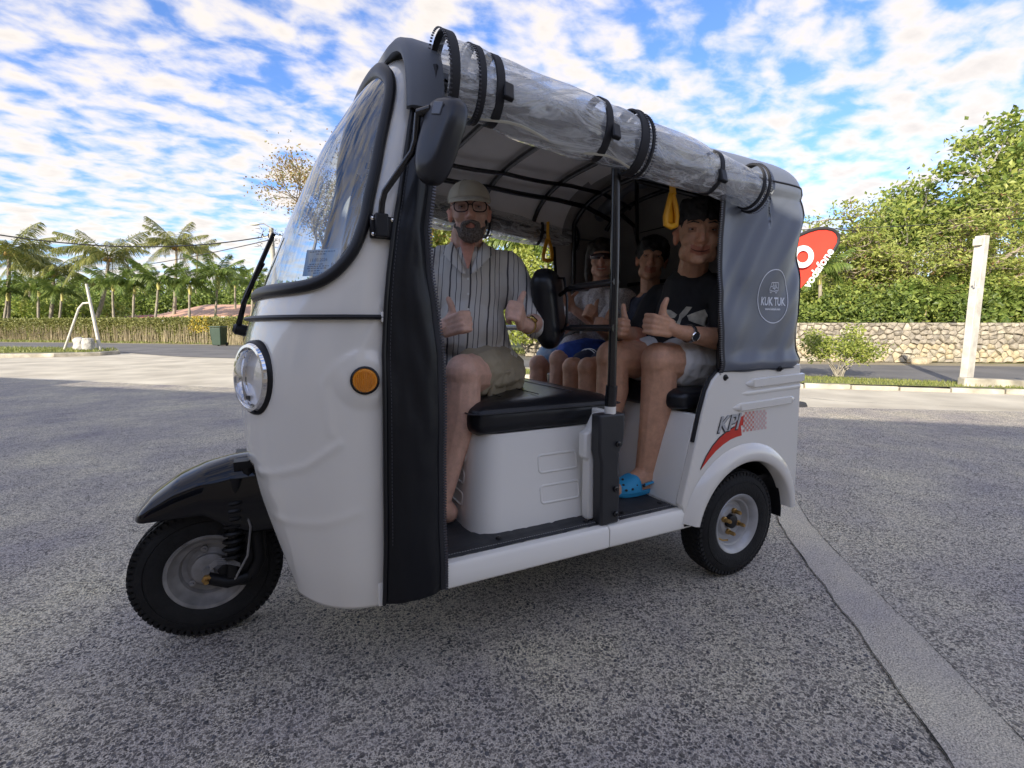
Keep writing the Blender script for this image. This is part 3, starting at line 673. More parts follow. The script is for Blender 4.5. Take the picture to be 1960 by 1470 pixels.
T = empty('tuk_tuk', (0, 0, 0), label='white three wheeled tuk tuk with grey canopy parked on the forecourt carrying four people', cat='tuk tuk')
zs_ = [.25, .3, 1.0, 1.23, 1.48, 1.75, 1.85, 1.92, 1.95]; xs_ = [1.512, 1.51, 1.494, 1.473, 1.425, 1.37, 1.345, 1.325, 1.30]
zw_ = [.25, .35, 1.1, 1.48, 1.75, 1.85, 1.92, 1.95]; wd_ = [.60, .62, .62, .60, .56, .50, .38, .25]
zc_ = [.25, .6, .94, 1.1, 1.18, 1.4, 1.65, 1.85, 1.92, 1.95]; xc_ = [1.78, 1.86, 1.87, 1.83, 1.80, 1.71, 1.60, 1.47, 1.40, 1.34]
_tab = {}
def crom(z, zs, vs):   # smooth interpolation: gaussian-filtered profile
    k = id(zs)
    if k not in _tab:
        zz_ = np.linspace(-.3, 2.6, 2901); raw = np.interp(zz_, zs, vs); g = np.exp(-.5*(np.arange(-180, 181)/52.0)**2); g /= g.sum()
        _tab[k] = (zz_, np.convolve(np.pad(raw, 180, mode='edge'), g, mode='valid'), zs)
    a, b, _ = _tab[k]; return float(np.interp(z, a, b))
NS = 2.4
def cowl(t, z, off=0.0):
    a, w, c = crom(z, zs_, xs_), crom(z, zw_, wd_), crom(z, zc_, xc_)
    ct, st = math.cos(t), math.sin(t)
    y = w*math.copysign(abs(ct)**(2/NS), ct); x = a+(c-a)*max(st, 0)**(2/NS)
    if off:
        ny = math.copysign((abs(y)/w)**(NS-1)/w, y); nx = (max((x-a)/(c-a), 0))**(NS-1)/(c-a); l = math.hypot(nx, ny) or 1
        x += nx/l*off; y += ny/l*off
    return Vector((x, y, z))
def tof(y, z):
    w = crom(z, zw_, wd_); return math.acos(max(-1, min(1, math.copysign((abs(y)/w)**(NS/2), y))))
# windscreen outline on the cowl (y, z), left half
half = [(0, 1.188), (.15, 1.186), (.285, 1.186), (.40, 1.186), (.483, 1.187), (.54, 1.194), (.568, 1.21), (.585, 1.24), (.594, 1.29), (.594, 1.36), (.590, 1.42), (.583, 1.50), (.574, 1.562), (.562, 1.64), (.552, 1.69), (.538, 1.73), (.515, 1.765), (.47, 1.80), (.40, 1.835), (.30, 1.862), (.15, 1.875), (0, 1.878)]
loopL = [(tof(y, z), z) for y, z in half]
loop = loopL + [(math.pi-t, z) for t, z in reversed(loopL[1:-1])]
def inside(t, z, lp):
    c = False; n = len(lp)
    for i in range(n):
        (x1, y1), (x2, y2) = lp[i], lp[(i+1) % n]
        if (y1 > z) != (y2 > z) and t < (x2-x1)*(z-y1)/(y2-y1)+x1: c = not c
    return c
ridges = [([(1.811, .654), (1.70, .705), (1.615, .769)], .0035, .010), ([(1.775, .53), (1.66, .545), (1.575, .575)], .0022, .012),
          ([(1.50, 1.14), (1.515, 1.09), (1.553, 1.02), (1.61, .985), (1.65, .93), (1.635, .80)], .0028, .012)]
def segd(px, pz, poly):
    best = 9
    for (x1, z1), (x2, z2) in zip(poly, poly[1:]):
        dx, dz = x2-x1, z2-z1; t = max(0, min(1, ((px-x1)*dx+(pz-z1)*dz)/(dx*dx+dz*dz))); best = min(best, math.hypot(px-x1-dx*t, pz-z1-dz*t))
    return best
def cowlr(t, z):
    p = cowl(t, z); off = .0002
    for poly, amp, sg in ridges:
        d = segd(p.x, z, poly)
        if d < .08: off += amp*math.exp(-(d/sg)**2)
    d = math.hypot(p.x-1.543, z-.941)
    off += .010*(1-min(1, max(0, (d-.05)/.035)))
    return cowl(t, z, off)
def yo(z): return .31+.13*(.66-z)/.38
mb = MB(); NT, NZ = 220, 150
ts = lambda u: math.pi*(u+.0*math.sin(2*math.pi*u))
def tcol(u, z):
    k = tof(yo(min(z, .66)), z)
    if z > .66: k = tof(.31, min(z, 1.0))
    if u < .36: return k*u/.36
    if u > .64: return math.pi-k*(1-u)/.36
    return k+(math.pi-2*k)*(u-.36)/.28
mb.grid(lambda u, v: cowlr(tcol(u, .285+1.65*v), .285+1.65*v), 250, 198, keep=lambda u, v: not inside(tcol(u, .285+1.65*v), .285+1.65*v, loop) and not (.36 < u < .64 and v < .2272))
cow = mk('cowl', mb, m_body, T, thick=.012, smooth=60)
mb = MB()
for sgn in (1, -1):
    mb.grid(lambda u, v: Vector((cowl(tof(yo(.285+.375*v), .285+.375*v), .285+.375*v).x*(1-u)+1.42*u-.012, sgn*(yo(.285+.375*v)-.008), .285+.375*v)), 6, 8)
mb.bb(1.40, 1.42, -.44, .44, .30, .95); mb.bb(1.42, 1.84, -.34, .34, .86, .88)
mk('wheel_well', mb, m_rub, T, smooth=30)
# glass and its rubber seal
mb = MB(); cz = 1.53
def gf(u, v):   # u round the loop, v from centre to edge
    k = u*len(loop); i = int(k) % len(loop); f = k-int(k); a, b = loop[i], loop[(i+1) % len(loop)]
    t = a[0]*(1-f)+b[0]*f; z = a[1]*(1-f)+b[1]*f
    t = math.pi/2+(t-math.pi/2)*v; z = cz+(z-cz)*v
    return cowl(t, z, -.004)
mb.grid(gf, 84, 16); mk('windscreen', mb, m_glass, T, smooth=180)
def along(lp, n, off):
    pts = []; m_ = len(lp)
    for k in range(n):
        q = k/n*m_; i = int(q); f = q-i; p0, p1, p2, p3 = lp[(i-1) % m_], lp[i % m_], lp[(i+1) % m_], lp[(i+2) % m_]
        c = [.5*((2*p1[d])+(-p0[d]+p2[d])*f+(2*p0[d]-5*p1[d]+4*p2[d]-p3[d])*f*f+(-p0[d]+3*p1[d]-3*p2[d]+p3[d])*f**3) for d in (0, 1)]
        pts.append(cowl(max(.02, min(math.pi-.02, c[0])), c[1], off))
    return pts
sp = along(loop, 150, .004); mb = MB(); sp2 = sp+[sp[0], sp[1]]
def ringtube(mb, pts, r, n=10):
    m_ = len(pts); rings = []
    c0 = sum(pts, Vector())/m_
    for i, p in enumerate(pts):
        t = (pts[(i+1) % m_]-pts[i-1]).normalized(); x = (p-c0); x = (x-t*x.dot(t)).normalized(); y = t.cross(x)
        rings.append([p+(x*math.cos(2*math.pi*k/n)+y*math.sin(2*math.pi*k/n)*.7)*r for k in range(n)])
    rings.append(rings[0]); return mb.loft(rings, True, False)
ringtube(mb, sp, .0215); mk('windscreen_seal', mb, m_rub, T, smooth=60)
# belt strip below the windscreen
mb = MB(); pts = [cowl(t, 1.108, .006) for t in np.linspace(.0+.12, math.pi-.12, 60)]; pts = [cowl(.0, 1.108, .006)+Vector((.005, 0, 0))]+pts
mb.tube(pts, .0125, 8, flat=.55, up=(0, 0, 1)); mk('belt_strip', mb, m_rub, T, smooth=60)
mb = MB(); mb.bb(1.493, 1.50, .62, .636, 1.095, 1.122); mk('strip_end', mb, m_body2, T, bevel=.002)
# licence card inside the windscreen
m_card = mat('licence_card', (.30, .33, .31), .5); m_ink = mat('black_print', (.02, .02, .02), .7)
c0 = Vector((1.612, .29, 1.283)); xd = Vector((-.72, .69, 0)).normalized(); fm = frame(c0, xd, (-.25, -.2, 1))
mb = MB(); mb.box((0, 0, 0), (.118, .088, .0015)); mb.v = [tuple(fm @ Vector(v)) for v in mb.v]; card = mk('licence_card', mb, m_card, T, smooth=0)
def cardtext(s, x, y, sz): text_obj(s, sz, 'print', m_ink, fm @ Matrix.Translation((x, y, .0012)), card, extr=.0003)
cardtext('11.03.2026', -.008, .008, .015); cardtext('R', .047, -.012, .022); mb = MB()
random.seed(3)
for k, (yy, x0, x1) in enumerate([(.036, -.045, .045), (.028, -.02, .01), (-.006, -.04, .01), (-.013, -.045, .03), (-.02, -.045, .02), (-.028, -.04, -.005), (-.036, -.02, .01)]):
    x = x0
    while x < x1:
        w = rnd(.004, .011); mb.box((x+w/2, yy, .0014), (w, .0032, .0006)); x += w+.003
mb.v = [tuple(fm @ Vector(v)) for v in mb.v]; mk('small_print', mb, m_ink, card, smooth=0, kind='stuff')
# wiper
mb = MB(); a = Vector((1.868, -.13, 1.085)); b = Vector((1.772, .03, 1.30)); 
mb.tube([a, a.lerp(b, .5)+Vector((.012, 0, .01)), b], [.011, .009, .006], 6); w_ = mk('wiper', mb, m_rub, T)
mb = MB(); mb.tube([Vector((1.845, -.02, 1.16)), Vector((1.735, .06, 1.40))], [.009, .007], 6); mk('blade', mb, m_rub, w_)
mb = MB(); mb.lathe([(0, -.03), (.02, -.03), (.022, .02), (.012, .03), (0, .03)], a+Vector((-.01, 0, -.015)), (1, 0, .3), 12); mk('pivot', mb, m_rub, w_)
# headlights
for s in (1, -1):
    c = Vector((1.812, .378*s, .937)); ax = Vector((.90, .43*s, .05)).normalized()
    def hl(prof, nm, m, parent, n=36, smooth=40):
        mb = MB(); mb.lathe([(r*.88, h) for r, h in prof], c, ax, n)
        mb.v = [tuple(c+(Vector(v)-c)-Vector((0, 0, 0))) for v in mb.v]
        return mk(nm, mb, m, parent, smooth=smooth)
    h = hl([(.118, -.07), (.124, -.012), (.122, .004), (.114, .012)], 'headlight', m_rub, T)
    hl([(.114, .010), (.108, .019), (.099, .020), (.092, .012), (.090, -.01)], 'bezel', m_chrome, h)
    hl([(.092, -.005), (.07, -.035), (.052, -.045), (.050, -.02), (.044, -.018), (.042, -.05), (.0, -.055)], 'reflector', m_chrome, h)
    hl([(.098, .010), (.085, .026), (.055, .038), (.02, .043), (0, .0435)], 'lens', m_lens, h)
    for k in range(5):
        a_ = k*math.pi*2/5; mb = MB(); mb.ell(c+ax*-.03+Vector((0, math.cos(a_)*.052, math.sin(a_)*.052)), (.006, .006, .006), n=6, m=4); mk('led', mb, m_trim, h)
    c2 = Vector((1.547, .628*s, .941)); ax = Vector((.18, 1*s, 0)).normalized()
    mb = MB(); mb.lathe([(.037, -.012), (.038, .006), (.033, .010)], c2, ax, 28); tsg = mk('turn_signal', mb, m_rub, T)
    mb = MB(); mb.lathe([(.033, .004), (.031, .010), (.02, .013), (0, .014)], c2, ax, 28); mk('lens', mb, m_amber, tsg)
    mb = MB(); 
    for k in range(-5, 6):
        hw = math.sqrt(max(0, .027**2-(k*.005)**2)); xdir = Vector((ax.y, -ax.x, 0)); q = c2+ax*.0145+xdir*(k*.005)
        mb.tube([q-Vector((0, 0, hw)), q+Vector((0, 0, hw))], .0012, 4)
    mk('lens_ribs', mb, m_amber, tsg)
# nose trim visible past the silhouette
mb = MB(); mb.lathe([(0, -.02), (.035, -.02), (.04, .0), (.03, .012), (0, .014)], Vector((1.872, -.03, .86)), (1, 0, 0), 24); mk('horn_cover', mb, m_rub, T)

# side curtains (black vinyl) of the cab, both sides
fz = [.297, .5, .8, 1.0, 1.15, 1.23, 1.35, 1.48, 1.62, 1.75, 1.81]; ff = [1.515, 1.507, 1.50, 1.496, 1.485, 1.475, 1.455, 1.428, 1.40, 1.372, 1.36]; fr = [1.343, 1.346, 1.343, 1.343, 1.357, 1.368, 1.372, 1.352, 1.33, 1.315, 1.315]
def zipper(name, pts, nrm, parent, w=.011, step=.0085, side=1):
    """zip: woven tape and interlocking teeth along a path"""
    mb = MB(); mb.tube(pts, w, 6, flat=.25, up=nrm); z_ = mk(name, mb, m_strap, parent)
    mb = MB(); L_ = 0
    for a, b in zip(pts, pts[1:]):
        a, b = Vector(a), Vector(b); l = (b-a).length; t = (b-a).normalized(); nn = Vector(nrm); sd_ = t.cross(nn).normalized()
        while L_ < l:
            c = a+t*L_+sd_*w*side; rot = Matrix((t, sd_, t.cross(sd_))).transposed()
            mb.box(c, (.0045, .010, .007), rot); L_ += step
        L_ -= l
    mk('zip_teeth', mb, m_zipt, z_, smooth=0); return z_
for s in (1, -1):
    def fn(u, v):
        z = .297+1.51*v; x0 = float(np.interp(z, fz, ff)); x1 = float(np.interp(z, fz, fr)); w = crom(z, zw_, wd_)
        x = x0*(1-u)+x1*u
        y = w+.018+.012*math.sin(u*math.pi)*(1+.5*math.sin(z*5))+.010*noise.noise((u*1.5, z*3.2, s*3))+.004*noise.noise((u*5, z*9, s*3))
        y -= max(0, u-.8)*.05
        return Vector((x, s*y, z-.006*u if v < .02 else z))
    mb = MB(); mb.grid(fn, 16, 110); cu = mk('side_curtain', mb, m_vinb, T, thick=.004, smooth=70)
    zipper('zip', [fn(1, v)+Vector((-.004, 0, 0)) for v in np.linspace(0, 1, 60)], (0, s, 0), cu, side=1*s)
    mb = MB(); mb.tube([fn(0, v)+Vector((.002, s*.003, 0)) for v in np.linspace(0, 1, 50)], .006, 6); mk('piping', mb, m_rub, cu)
    mb = MB()
    for k in range(130):
        q = fn(.10, .12+.86*k/130); mb.box(q+Vector((0, s*.0035, 0)), (.0015, .0012, .006))
    mk('stitching', mb, mat('dark_thread', (.06, .06, .07), .8), cu, smooth=0)

# front mudguard
mud = [(2.190, .468), (2.172, .498), (2.14, .532), (2.07, .580), (1.99, .612), (1.91, .630), (1.83, .634), (1.76, .620), (1.70, .59)]
mb = MB(); rings = []
prof = [(-1, 1.0), (-.99, .8), (-.96, .45), (-.85, .2), (-.62, .07), (-.3, .01), (0, 0), (.3, .01), (.62, .07), (.85, .2), (.96, .45), (.99, .8), (1, 1.0)]
for i in range(33):
    q = i/32*8; k = min(7, int(q)); f = q-k; x = mud[k][0]*(1-f)+mud[k+1][0]*f; z = mud[k][1]*(1-f)+mud[k+1][1]*f
    hw = .122*min(1, .35+1.6*math.sqrt(i/32)); low = .447+max(0, -.02*(x-2.2))
    low = float(np.interp(x, [1.70, 1.86, 1.93, 1.99, 2.3], [.37, .375, .41, .462, .468]))
    dep = max(.004, z-low)
    rings.append([Vector((x, hw*a, z-dep*b)) for a, b in prof])
mb.loft(rings, False, False); mk('front_mudguard', mb, m_blackp, T, thick=.006, smooth=60, sub=1)

# wheels
def wheel(c, s, rimm, wr_=.234, wd=.052, rr=.128, nuts=4, name='wheel'):
    c = Vector(c); W_ = empty(name, c); W_.parent = T; W_.matrix_parent_inverse = Matrix.Identity(4); PW[W_.name] = Matrix.Translation(c)
    A = (0, s, 0)
    def lt(nm, prof, m, n=48, smooth=35):
        mb = MB(); mb.lathe(prof, c, A, n); return mk(nm, mb, m, W_, smooth=smooth)
    ty = lt('tyre', [(rr-.002, -wd+.006), (rr+.012, -wd), (rr+.05, -wd-.008), (wr_-.03, -wd-.004), (wr_-.012, -wd+.008), (wr_-.003, -wd+.024), (wr_, -.012), (wr_, .012), (wr_-.003, wd-.024), (wr_-.012, wd-.008), (wr_-.03, wd+.004), (wr_-.045, wd+.0075), (wr_-.047, wd+.005), (wr_-.05, wd+.0085), (rr+.03, wd+.010), (rr+.022, wd+.007), (rr+.012, wd+.006), (rr-.002, wd-.004)], m_tyre, 64)
    return W_, lt, A
def treads(W_, c, s, wr_=.234, wd=.052, n=64):
    c = Vector(c); mb = MB()
    for k in range(n):
        a = 2*math.pi*k/n
        for (y0, w, da) in ((-.036, .022, .02), (-.012, .018, 0), (.012, .018, .04), (.036, .022, .02)):
            aa = a+da; r = wr_+.0005 - (.004 if abs(y0) > .03 else 0)
            d = Vector((math.cos(aa), 0, math.sin(aa)))
            rot = Matrix((Vector((-d.z, 0, d.x)), Vector((0, 1, 0)), d)).transposed()
            rot = rot @ Matrix.Rotation((.12 if y0 > 0 else -.12), 3, 'Z')
            mb.box(c+d*(r-.0022)+Vector((0, y0*s, 0)), (.0175, w, .006), rot)
    # shoulder blocks
    for k in range(n):
        a = 2*math.pi*(k+.5)/n; d = Vector((math.cos(a), 0, math.sin(a))); rot = Matrix((Vector((-d.z, 0, d.x)), Vector((0, 1, 0)), d)).transposed()
        for q in (1, -1): mb.box(c+d*(wr_-.018)+Vector((0, q*(wd-.0045), 0)), (.014, .008, .020), rot)
    mk('tread', mb, m_tyre, W_, smooth=0, kind='stuff')
for s in (1, -1):
    c = (0, .545*s, .234)
    W_, lt, A = wheel(c, s, m_rim, name='rear_wheel'); treads(W_, c, s)
    rm = lt('rim', [(.126, -.045), (.132, -.048), (.118, -.03), (.108, 0), (.112, .03), (.126, .046), (.134, .052), (.131, .056), (.121, .052), (.112, .044), (.105, .030), (.098, .028), (.093, .018), (.088, .004), (.07, .004), (.058, .016), (.04, .018), (.03, .012), (.0, .012)], m_rim, 56)
    lt('hub', [(.03, .0), (.03, .03), (.022, .034), (0, .034)], m_rub, 20)
    for k in range(4):
        a = math.pi/2*k+.35; q = Vector(c)+Vector((math.cos(a)*.047, .014*s, math.sin(a)*.047))
        mb = MB(); mb.lathe([(.013, 0), (.013, .012), (.009, .014), (.009, .036), (.006, .042), (0, .042)], q, A, 8); mk('wheel_nut', mb, m_brass, W_, smooth=30)
    q = Vector(c)+Vector((.10, .035*s, -.05)); mb = MB(); mb.tube([q, q+Vector((-.012, .02*s, -.006)), q+Vector((-.03, .03*s, -.004))], .004, 6); mk('valve', mb, m_brass, W_)
fc_ = (2.0, 0, .234); W_, lt, A = wheel(fc_, 1, m_rimd, name='front_wheel', wd=.05); treads(W_, fc_, 1, wd=.05)
lt('rim', [(.126, -.045), (.118, -.03), (.108, 0), (.112, .03), (.126, .044), (.134, .050), (.131, .054), (.121, .05), (.115, .040), (.11, .030), (.10, .022), (.092, .020), (.085, .006), (.07, .002), (.058, .012), (.05, .016), (.03, .016), (0, .016)], m_rimd, 56)
lt('brake_drum', [(.055, .014), (.055, .03), (.045, .036), (.02, .04), (.018, .06), (0, .06)], m_rimd, 24)
for k in range(3):
    a = 2*math.pi/3*k+1.4; q = Vector(fc_)+Vector((math.cos(a)*.072, .004, math.sin(a)*.072)); mb = MB(); mb.lathe([(.012, 0), (.012, .012), (.006, .014), (.006, .022), (0, .022)], q, A, 6); mk('wheel_nut', mb, m_rimd, W_, smooth=30)
# leading fork, shock absorbers and cables
m_susp = mat('black_suspension_steel', (.008, .008, .009), .45, .0, spec=.3, nz=.4, nscale=20)
fk = MB(); 
for s in (1, -1):
    fk.tube([(1.86, .080*s, .60), (1.845, .085*s, .40), (1.84, .095*s, .27), (1.87, .097*s, .215)], .022, 10); fk.tube([(1.87, .097*s, .215), (1.94, .097*s, .205), (2.0, .095*s, .234)], .020, 10)
fk.tube([(1.74, 0, .95), (1.83, 0, .64)], .03, 10)
for s in (1, -1): fk.prism([(1.83, .60), (1.90, .60), (1.885, .44), (1.90, .30), (1.97, .25), (1.95, .19), (1.86, .175), (1.815, .25), (1.82, .45)], lambda a, b, t, s=s: Vector((a, s*t, b)), .078, .092); fk.bb(1.80, 1.90, -.10, .10, .60, .625)
fork = mk('front_fork', fk, m_susp, T)
for s in (1, -1):
    mb = MB(); a, b = Vector((1.895, .088*s, .57)), Vector((1.925, .098*s, .225)); pts = []; n = 110
    t = (b-a).normalized(); x = t.cross(Vector((0, 1, 0))).normalized(); y = t.cross(x)
    for i in range(n):
        f = i/(n-1); q = a.lerp(b, .18+f*.62); ang_ = f*2*math.pi*8; pts.append(q+(x*math.cos(ang_)+y*math.sin(ang_))*.029)
    mb.tube(pts, .0075, 6); sh = mk('coil_spring', mb, m_susp, fork)
    mb = MB(); mb.tube([a, a.lerp(b, .5)], .026, 12); mb.tube([a.lerp(b, .45), b], .020, 10); mk('damper', mb, m_susp, fork)
    mb = MB(); mb.lathe([(0, 0), (.016, 0), (.016, .012), (.008, .014), (.008, .03), (0, .03)], (2.0, .10*s, .234), (0, s, 0), 6); mk('axle_nut', mb, m_brass, fork, smooth=20)
    for k in range(4):
        mb = MB(); o = .006*k; mb.tube([(1.99, .10*s, .262+o), (1.965, .115*s, .285+o), (1.93, .12*s, .28+o), (1.90, .115*s, .262+o*.6)], .0018, 5); mk('cable', mb, m_rimd, fork)
    mb = MB(); mb.tube([(1.88, .10*s, .49), (1.86, .125*s, .40), (1.875, .125*s, .30), (1.92, .11*s, .215)], .004, 6); mk('brake_cable', mb, m_rimd, fork)

# chassis, floor, sills
mb = MB(); mb.bb(.35, 1.50, -.57, .57, .335, .355); mb.bb(-.30, .27, -.57, .57, .40, .42); mb.bb(-.33, 1.45, -.32, -.24, .25, .335); mb.bb(-.33, 1.45, .24, .32, .25, .335); mb.bb(-.25, .3, -.3, .3, .2, .42); mb.tube([(0, -.5, .234), (0, .5, .234)], .04, 12)
mk('chassis', mb, m_susp, T)
mb = MB(); mb.bb(.40, 1.32, -.42, .42, .175, .333); mk('underbody_shade_block', mb, m_susp, T, bevel=.01)  # unseen block added under the floor to darken the ground below
mb = MB(); mb.bb(.30, 1.50, -.58, .58, .356, .366); mk('floor_pan', mb, m_body2, T)
for s in (1, -1):
    for x0, x1, nm in ((.7115, 1.53, 'sill'), (.30, .7085, 'sill')):
        mb = MB(); prof = [(.615, .285), (.62, .292), (.62, .352), (.612, .365), (.585, .3665), (.585, .285)]
        mb.prism(prof, lambda a, b, t: Vector((t, s*a, b)), x0, x1); mk(nm, mb, m_body2, T, bevel=.003)
# floor mats with quilted ribs
def quilt(name, x0, x1, y0, y1, z, outline=None, hole=None):
    mb = MB(); nx = int(abs(x1-x0)/.012)+1; ny = int(abs(y1-y0)/.012)+1
    def fn(u, v):
        x = x0+(x1-x0)*u; y = y0+(y1-y0)*v
        gx = abs(((x/.055) % 1)-.5); gy = abs(((y/.055) % 1)-.5)
        d = min(.5-gx, .5-gy); zz_ = z+.0035*min(1, d/.1)
        edge = min(u*(x1-x0) if x1 > x0 else 9, (1-u)*abs(x1-x0), (1-v)*abs(y1-y0), v*abs(y1-y0)); zz_ -= .006*max(0, 1-edge/.01)
        return Vector((x, y+.004*noise.noise((x*6, 0, 3))*(v > .9), zz_+.003*noise.noise((x*8, y*8, 1))))
    mb.grid(fn, nx, ny); o = mk(name, mb, m_mat, T, smooth=50)
    for k in range(3 if x1-x0 > .5 else 2):
        mb = MB(); mb.lathe([(.011, 0), (.009, .006), (0, .008)], (x1-.04-k*(x1-x0-.08)/(2 if x1-x0 > .5 else 1), y1-.035 if k != 1 else y1-.05, z+.003), (0, 0, 1), 14); mk('stud', mb, m_rub, o)
    mb = MB()
    n_ = int(abs(x1-x0)/.009)
    for k in range(n_): mb.box((x0+.01+k*.009, y1-.010, z+.0045), (.0055, .0014, .0014))
    mk('stitching', mb, mat('grey_thread', (.3, .3, .3), .8), o, smooth=0)
quilt('floor_mat', .725, 1.50, -.56, .585, .3695)
quilt('rear_floor_mat', .355, .635, -.56, .585, .3695)

# driver's seat box, corner rounded
def rrect(x0, x1, y0, y1, r, n=8):
    pts = []
    for cx, cy, a0 in ((x1-r, y1-r, 0), (x0+.012, y1-.012, 90), (x0+.012, y0+.012, 180), (x1-r, y0+r, 270)):
        rr = r if cx > x0+.05 else .012
        for k in range(n+1):
            a = R(a0+90*k/n); pts.append((cx+rr*math.cos(a), cy+rr*math.sin(a)))
    return pts
mb = MB(); rings = []
for f in np.linspace(0, 1, 30):
    z = .368+.34*f; ins = .035*f; pts = rrect(.685-.01*(1-f), 1.185-ins, -.46, .50-ins*1.6, .10, 10)
    rings.append([Vector((x, y, z)) for x, y in pts])
mb.loft(rings, True, True); sb = mk('seat_box', mb, m_body2, T, smooth=50)
# pressed panels: frames proud of the box faces
def pressed(cx, cz, w, h, plane, y):
    mb = MB(); n = 5; r = .012
    o = []
    for (sx, sz, a0) in ((1, 1, 0), (-1, 1, 90), (-1, -1, 180), (1, -1, 270)):
        for k in range(n+1):
            a = R(a0+90*k/n); o.append((cx+sx*(w/2-r)+r*math.cos(a), cz+sz*(h/2-r)+r*math.sin(a)))
    c3 = [plane(a, b) for a, b in o]; ringtube(mb, c3, .0048, 8); mk('pressing', mb, m_body2, sb, smooth=60)
pf_ = lambda a, b: Vector((a, .50-.056*(b-.368)/.34+.0, b))
pressed(.835, .585, .165, .062, pf_, 0); pressed(.835, .475, .165, .062, pf_, 0)
pf2 = lambda a, b: Vector((1.185-.035*(b-.368)/.34, a, b))
for zz_ in (.46, .54, .62): pressed(.05, zz_, .62, .045, pf2, 0)
mb = MB(); mb.bb(.655, .683, -.55, .555, .368, .775); mk('bulkhead', mb, m_body2, T, bevel=.006)
mb = MB(); mb.prism([(.685, .372), (.757, .372), (.757, .60), (.775, .61), (.775, .70), (.75, .71), (.72, .765), (.685, .772)], lambda a, b, t: Vector((a, t, b)), .505, .548); mk('bulkhead_flange', mb, m_body2, T, bevel=.008)

# cushions
def cushion(name, c, d, rr, puff, parent=T, m=None, rot=None, seamz=None, n=14):
    mb = MB()
    bm_ = bmesh.new(); bmesh.ops.create_cube(bm_, size=1); bmesh.ops.subdivide_edges(bm_, edges=bm_.edges, cuts=n, use_grid_fill=True)
    vs = []
    for v in bm_.verts:
        p_ = Vector((v.co.x*2, v.co.y*2, v.co.z*2)); q = Vector()
        h = [d[0]/2, d[1]/2, d[2]/2]
        for i in range(3): q[i] = p_[i]*h[i]
        core = Vector([max(-h[i]+rr, min(h[i]-rr, q[i])) for i in range(3)]); dd = q-core
        if dd.length > 1e-9: q = core+dd.normalized()*min(rr, dd.length if max(abs(dd.x), abs(dd.y), abs(dd.z)) < rr*.999 and False else rr)
        if abs(p_.z) > .9:
            k = (1-p_.x**4)*(1-p_.y**4); q.z += math.copysign(puff*k, p_.z)
        q += Vector(noise.noise_vector(q*9))*.0025
        vs.append(q if rot is None else rot @ q)
    bm_.verts.index_update(); mb.add([v+Vector(c) for v in vs], [tuple(v.index for v in f.verts) for f in bm_.faces]); bm_.free()
    return mk(name, mb, m or m_seat, parent, smooth=180)
ds = cushion('driver_seat', (.86, .02, .757), (.62, .88, .112), .048, .012)
mb = MB(); q = [Vector((x, y, .785)) for x, y in rrect(.546, 1.174, -.424, .464, .05, 6)]; ringtube(mb, q, .0042, 6); mk('piping', mb, m_seat, ds)
for x in (.70, .86, 1.02):
    mb = MB(); mb.tube([(x, y, .8265) for y in np.linspace(-.32, .36, 12)], .0018, 5); mk('seam', mb, m_rub, ds)
db = cushion('driver_backrest', (.655, .095, 1.165), (.105, .38, .315), .052, .012, rot=Matrix.Rotation(R(8), 3, 'Y') @ Matrix.Rotation(R(-38), 3, 'Z'))
mb = MB(); mb.tube([(.595, -.03, 1.17), (.60, .06, 1.30), (.615, .15, 1.29), (.625, .19, 1.20), (.625, .19, 1.10), (.61, .12, 1.03), (.60, .03, 1.03)], .006, 6); mk('piping', mb, m_seat, db)
for z in (1.235, 1.077):
    mb = MB(); mb.tube([(.694, .60, z), (.69, .32, z)], .0135, 10); mb.tube([(.69, .33, z), (.685, .27, z-.004)], [.0135, .008], 8); mb.tube([(.685, .29, z-.002), (.66, .19, z-.02)], .0085, 8); b_ = mk('backrest_bracket', mb, m_tube, T)
    mb = MB(); mb.tube([(.694, -.60, z), (.69, -.1, z)], .0135, 10); mk('backrest_rail', mb, m_tube, T)

# B post
for s in (1, -1):
    mb = MB(); mb.prism([(.655, .368), (.738, .366), (.742, .60), (.752, .64), (.752, .775), (.640, .775), (.640, .70), (.645, .66), (.662, .63), (.662, .55), (.655, .53)], lambda a, b, t: Vector((a, s*t, b)), .550, .604)
    bp_ = mk('door_post_base', mb, mat('black_coated_steel', (.024, .025, .028), .42), T, bevel=.008)
    for x, z in ((.672, .665), (.678, .50), (.675, .405)):
        mb = MB(); mb.lathe([(.011, 0), (.011, .008), (.006, .010), (.006, .016), (0, .016)], (x, s*.604, z), (0, s, 0), 6); mk('bolt', mb, m_tube, bp_, smooth=20)
    mb = MB(); mb.tube([(.69, .58*s, .77), (.69, .58*s, .80)], .021, 14); mk('collar', mb, m_body, bp_)
    mb = MB(); mb.tube([(.69, .58*s, .80), (.69, .585*s, .875)], .0205, 14); po = mk('sleeve', mb, m_tube, bp_)
    mb = MB(); mb.tube([(.69, .585*s, .87), (.692, .588*s, 1.3), (.70, .59*s, 1.70)], .0155, 14); mk('door_post', mb, m_tube, T)

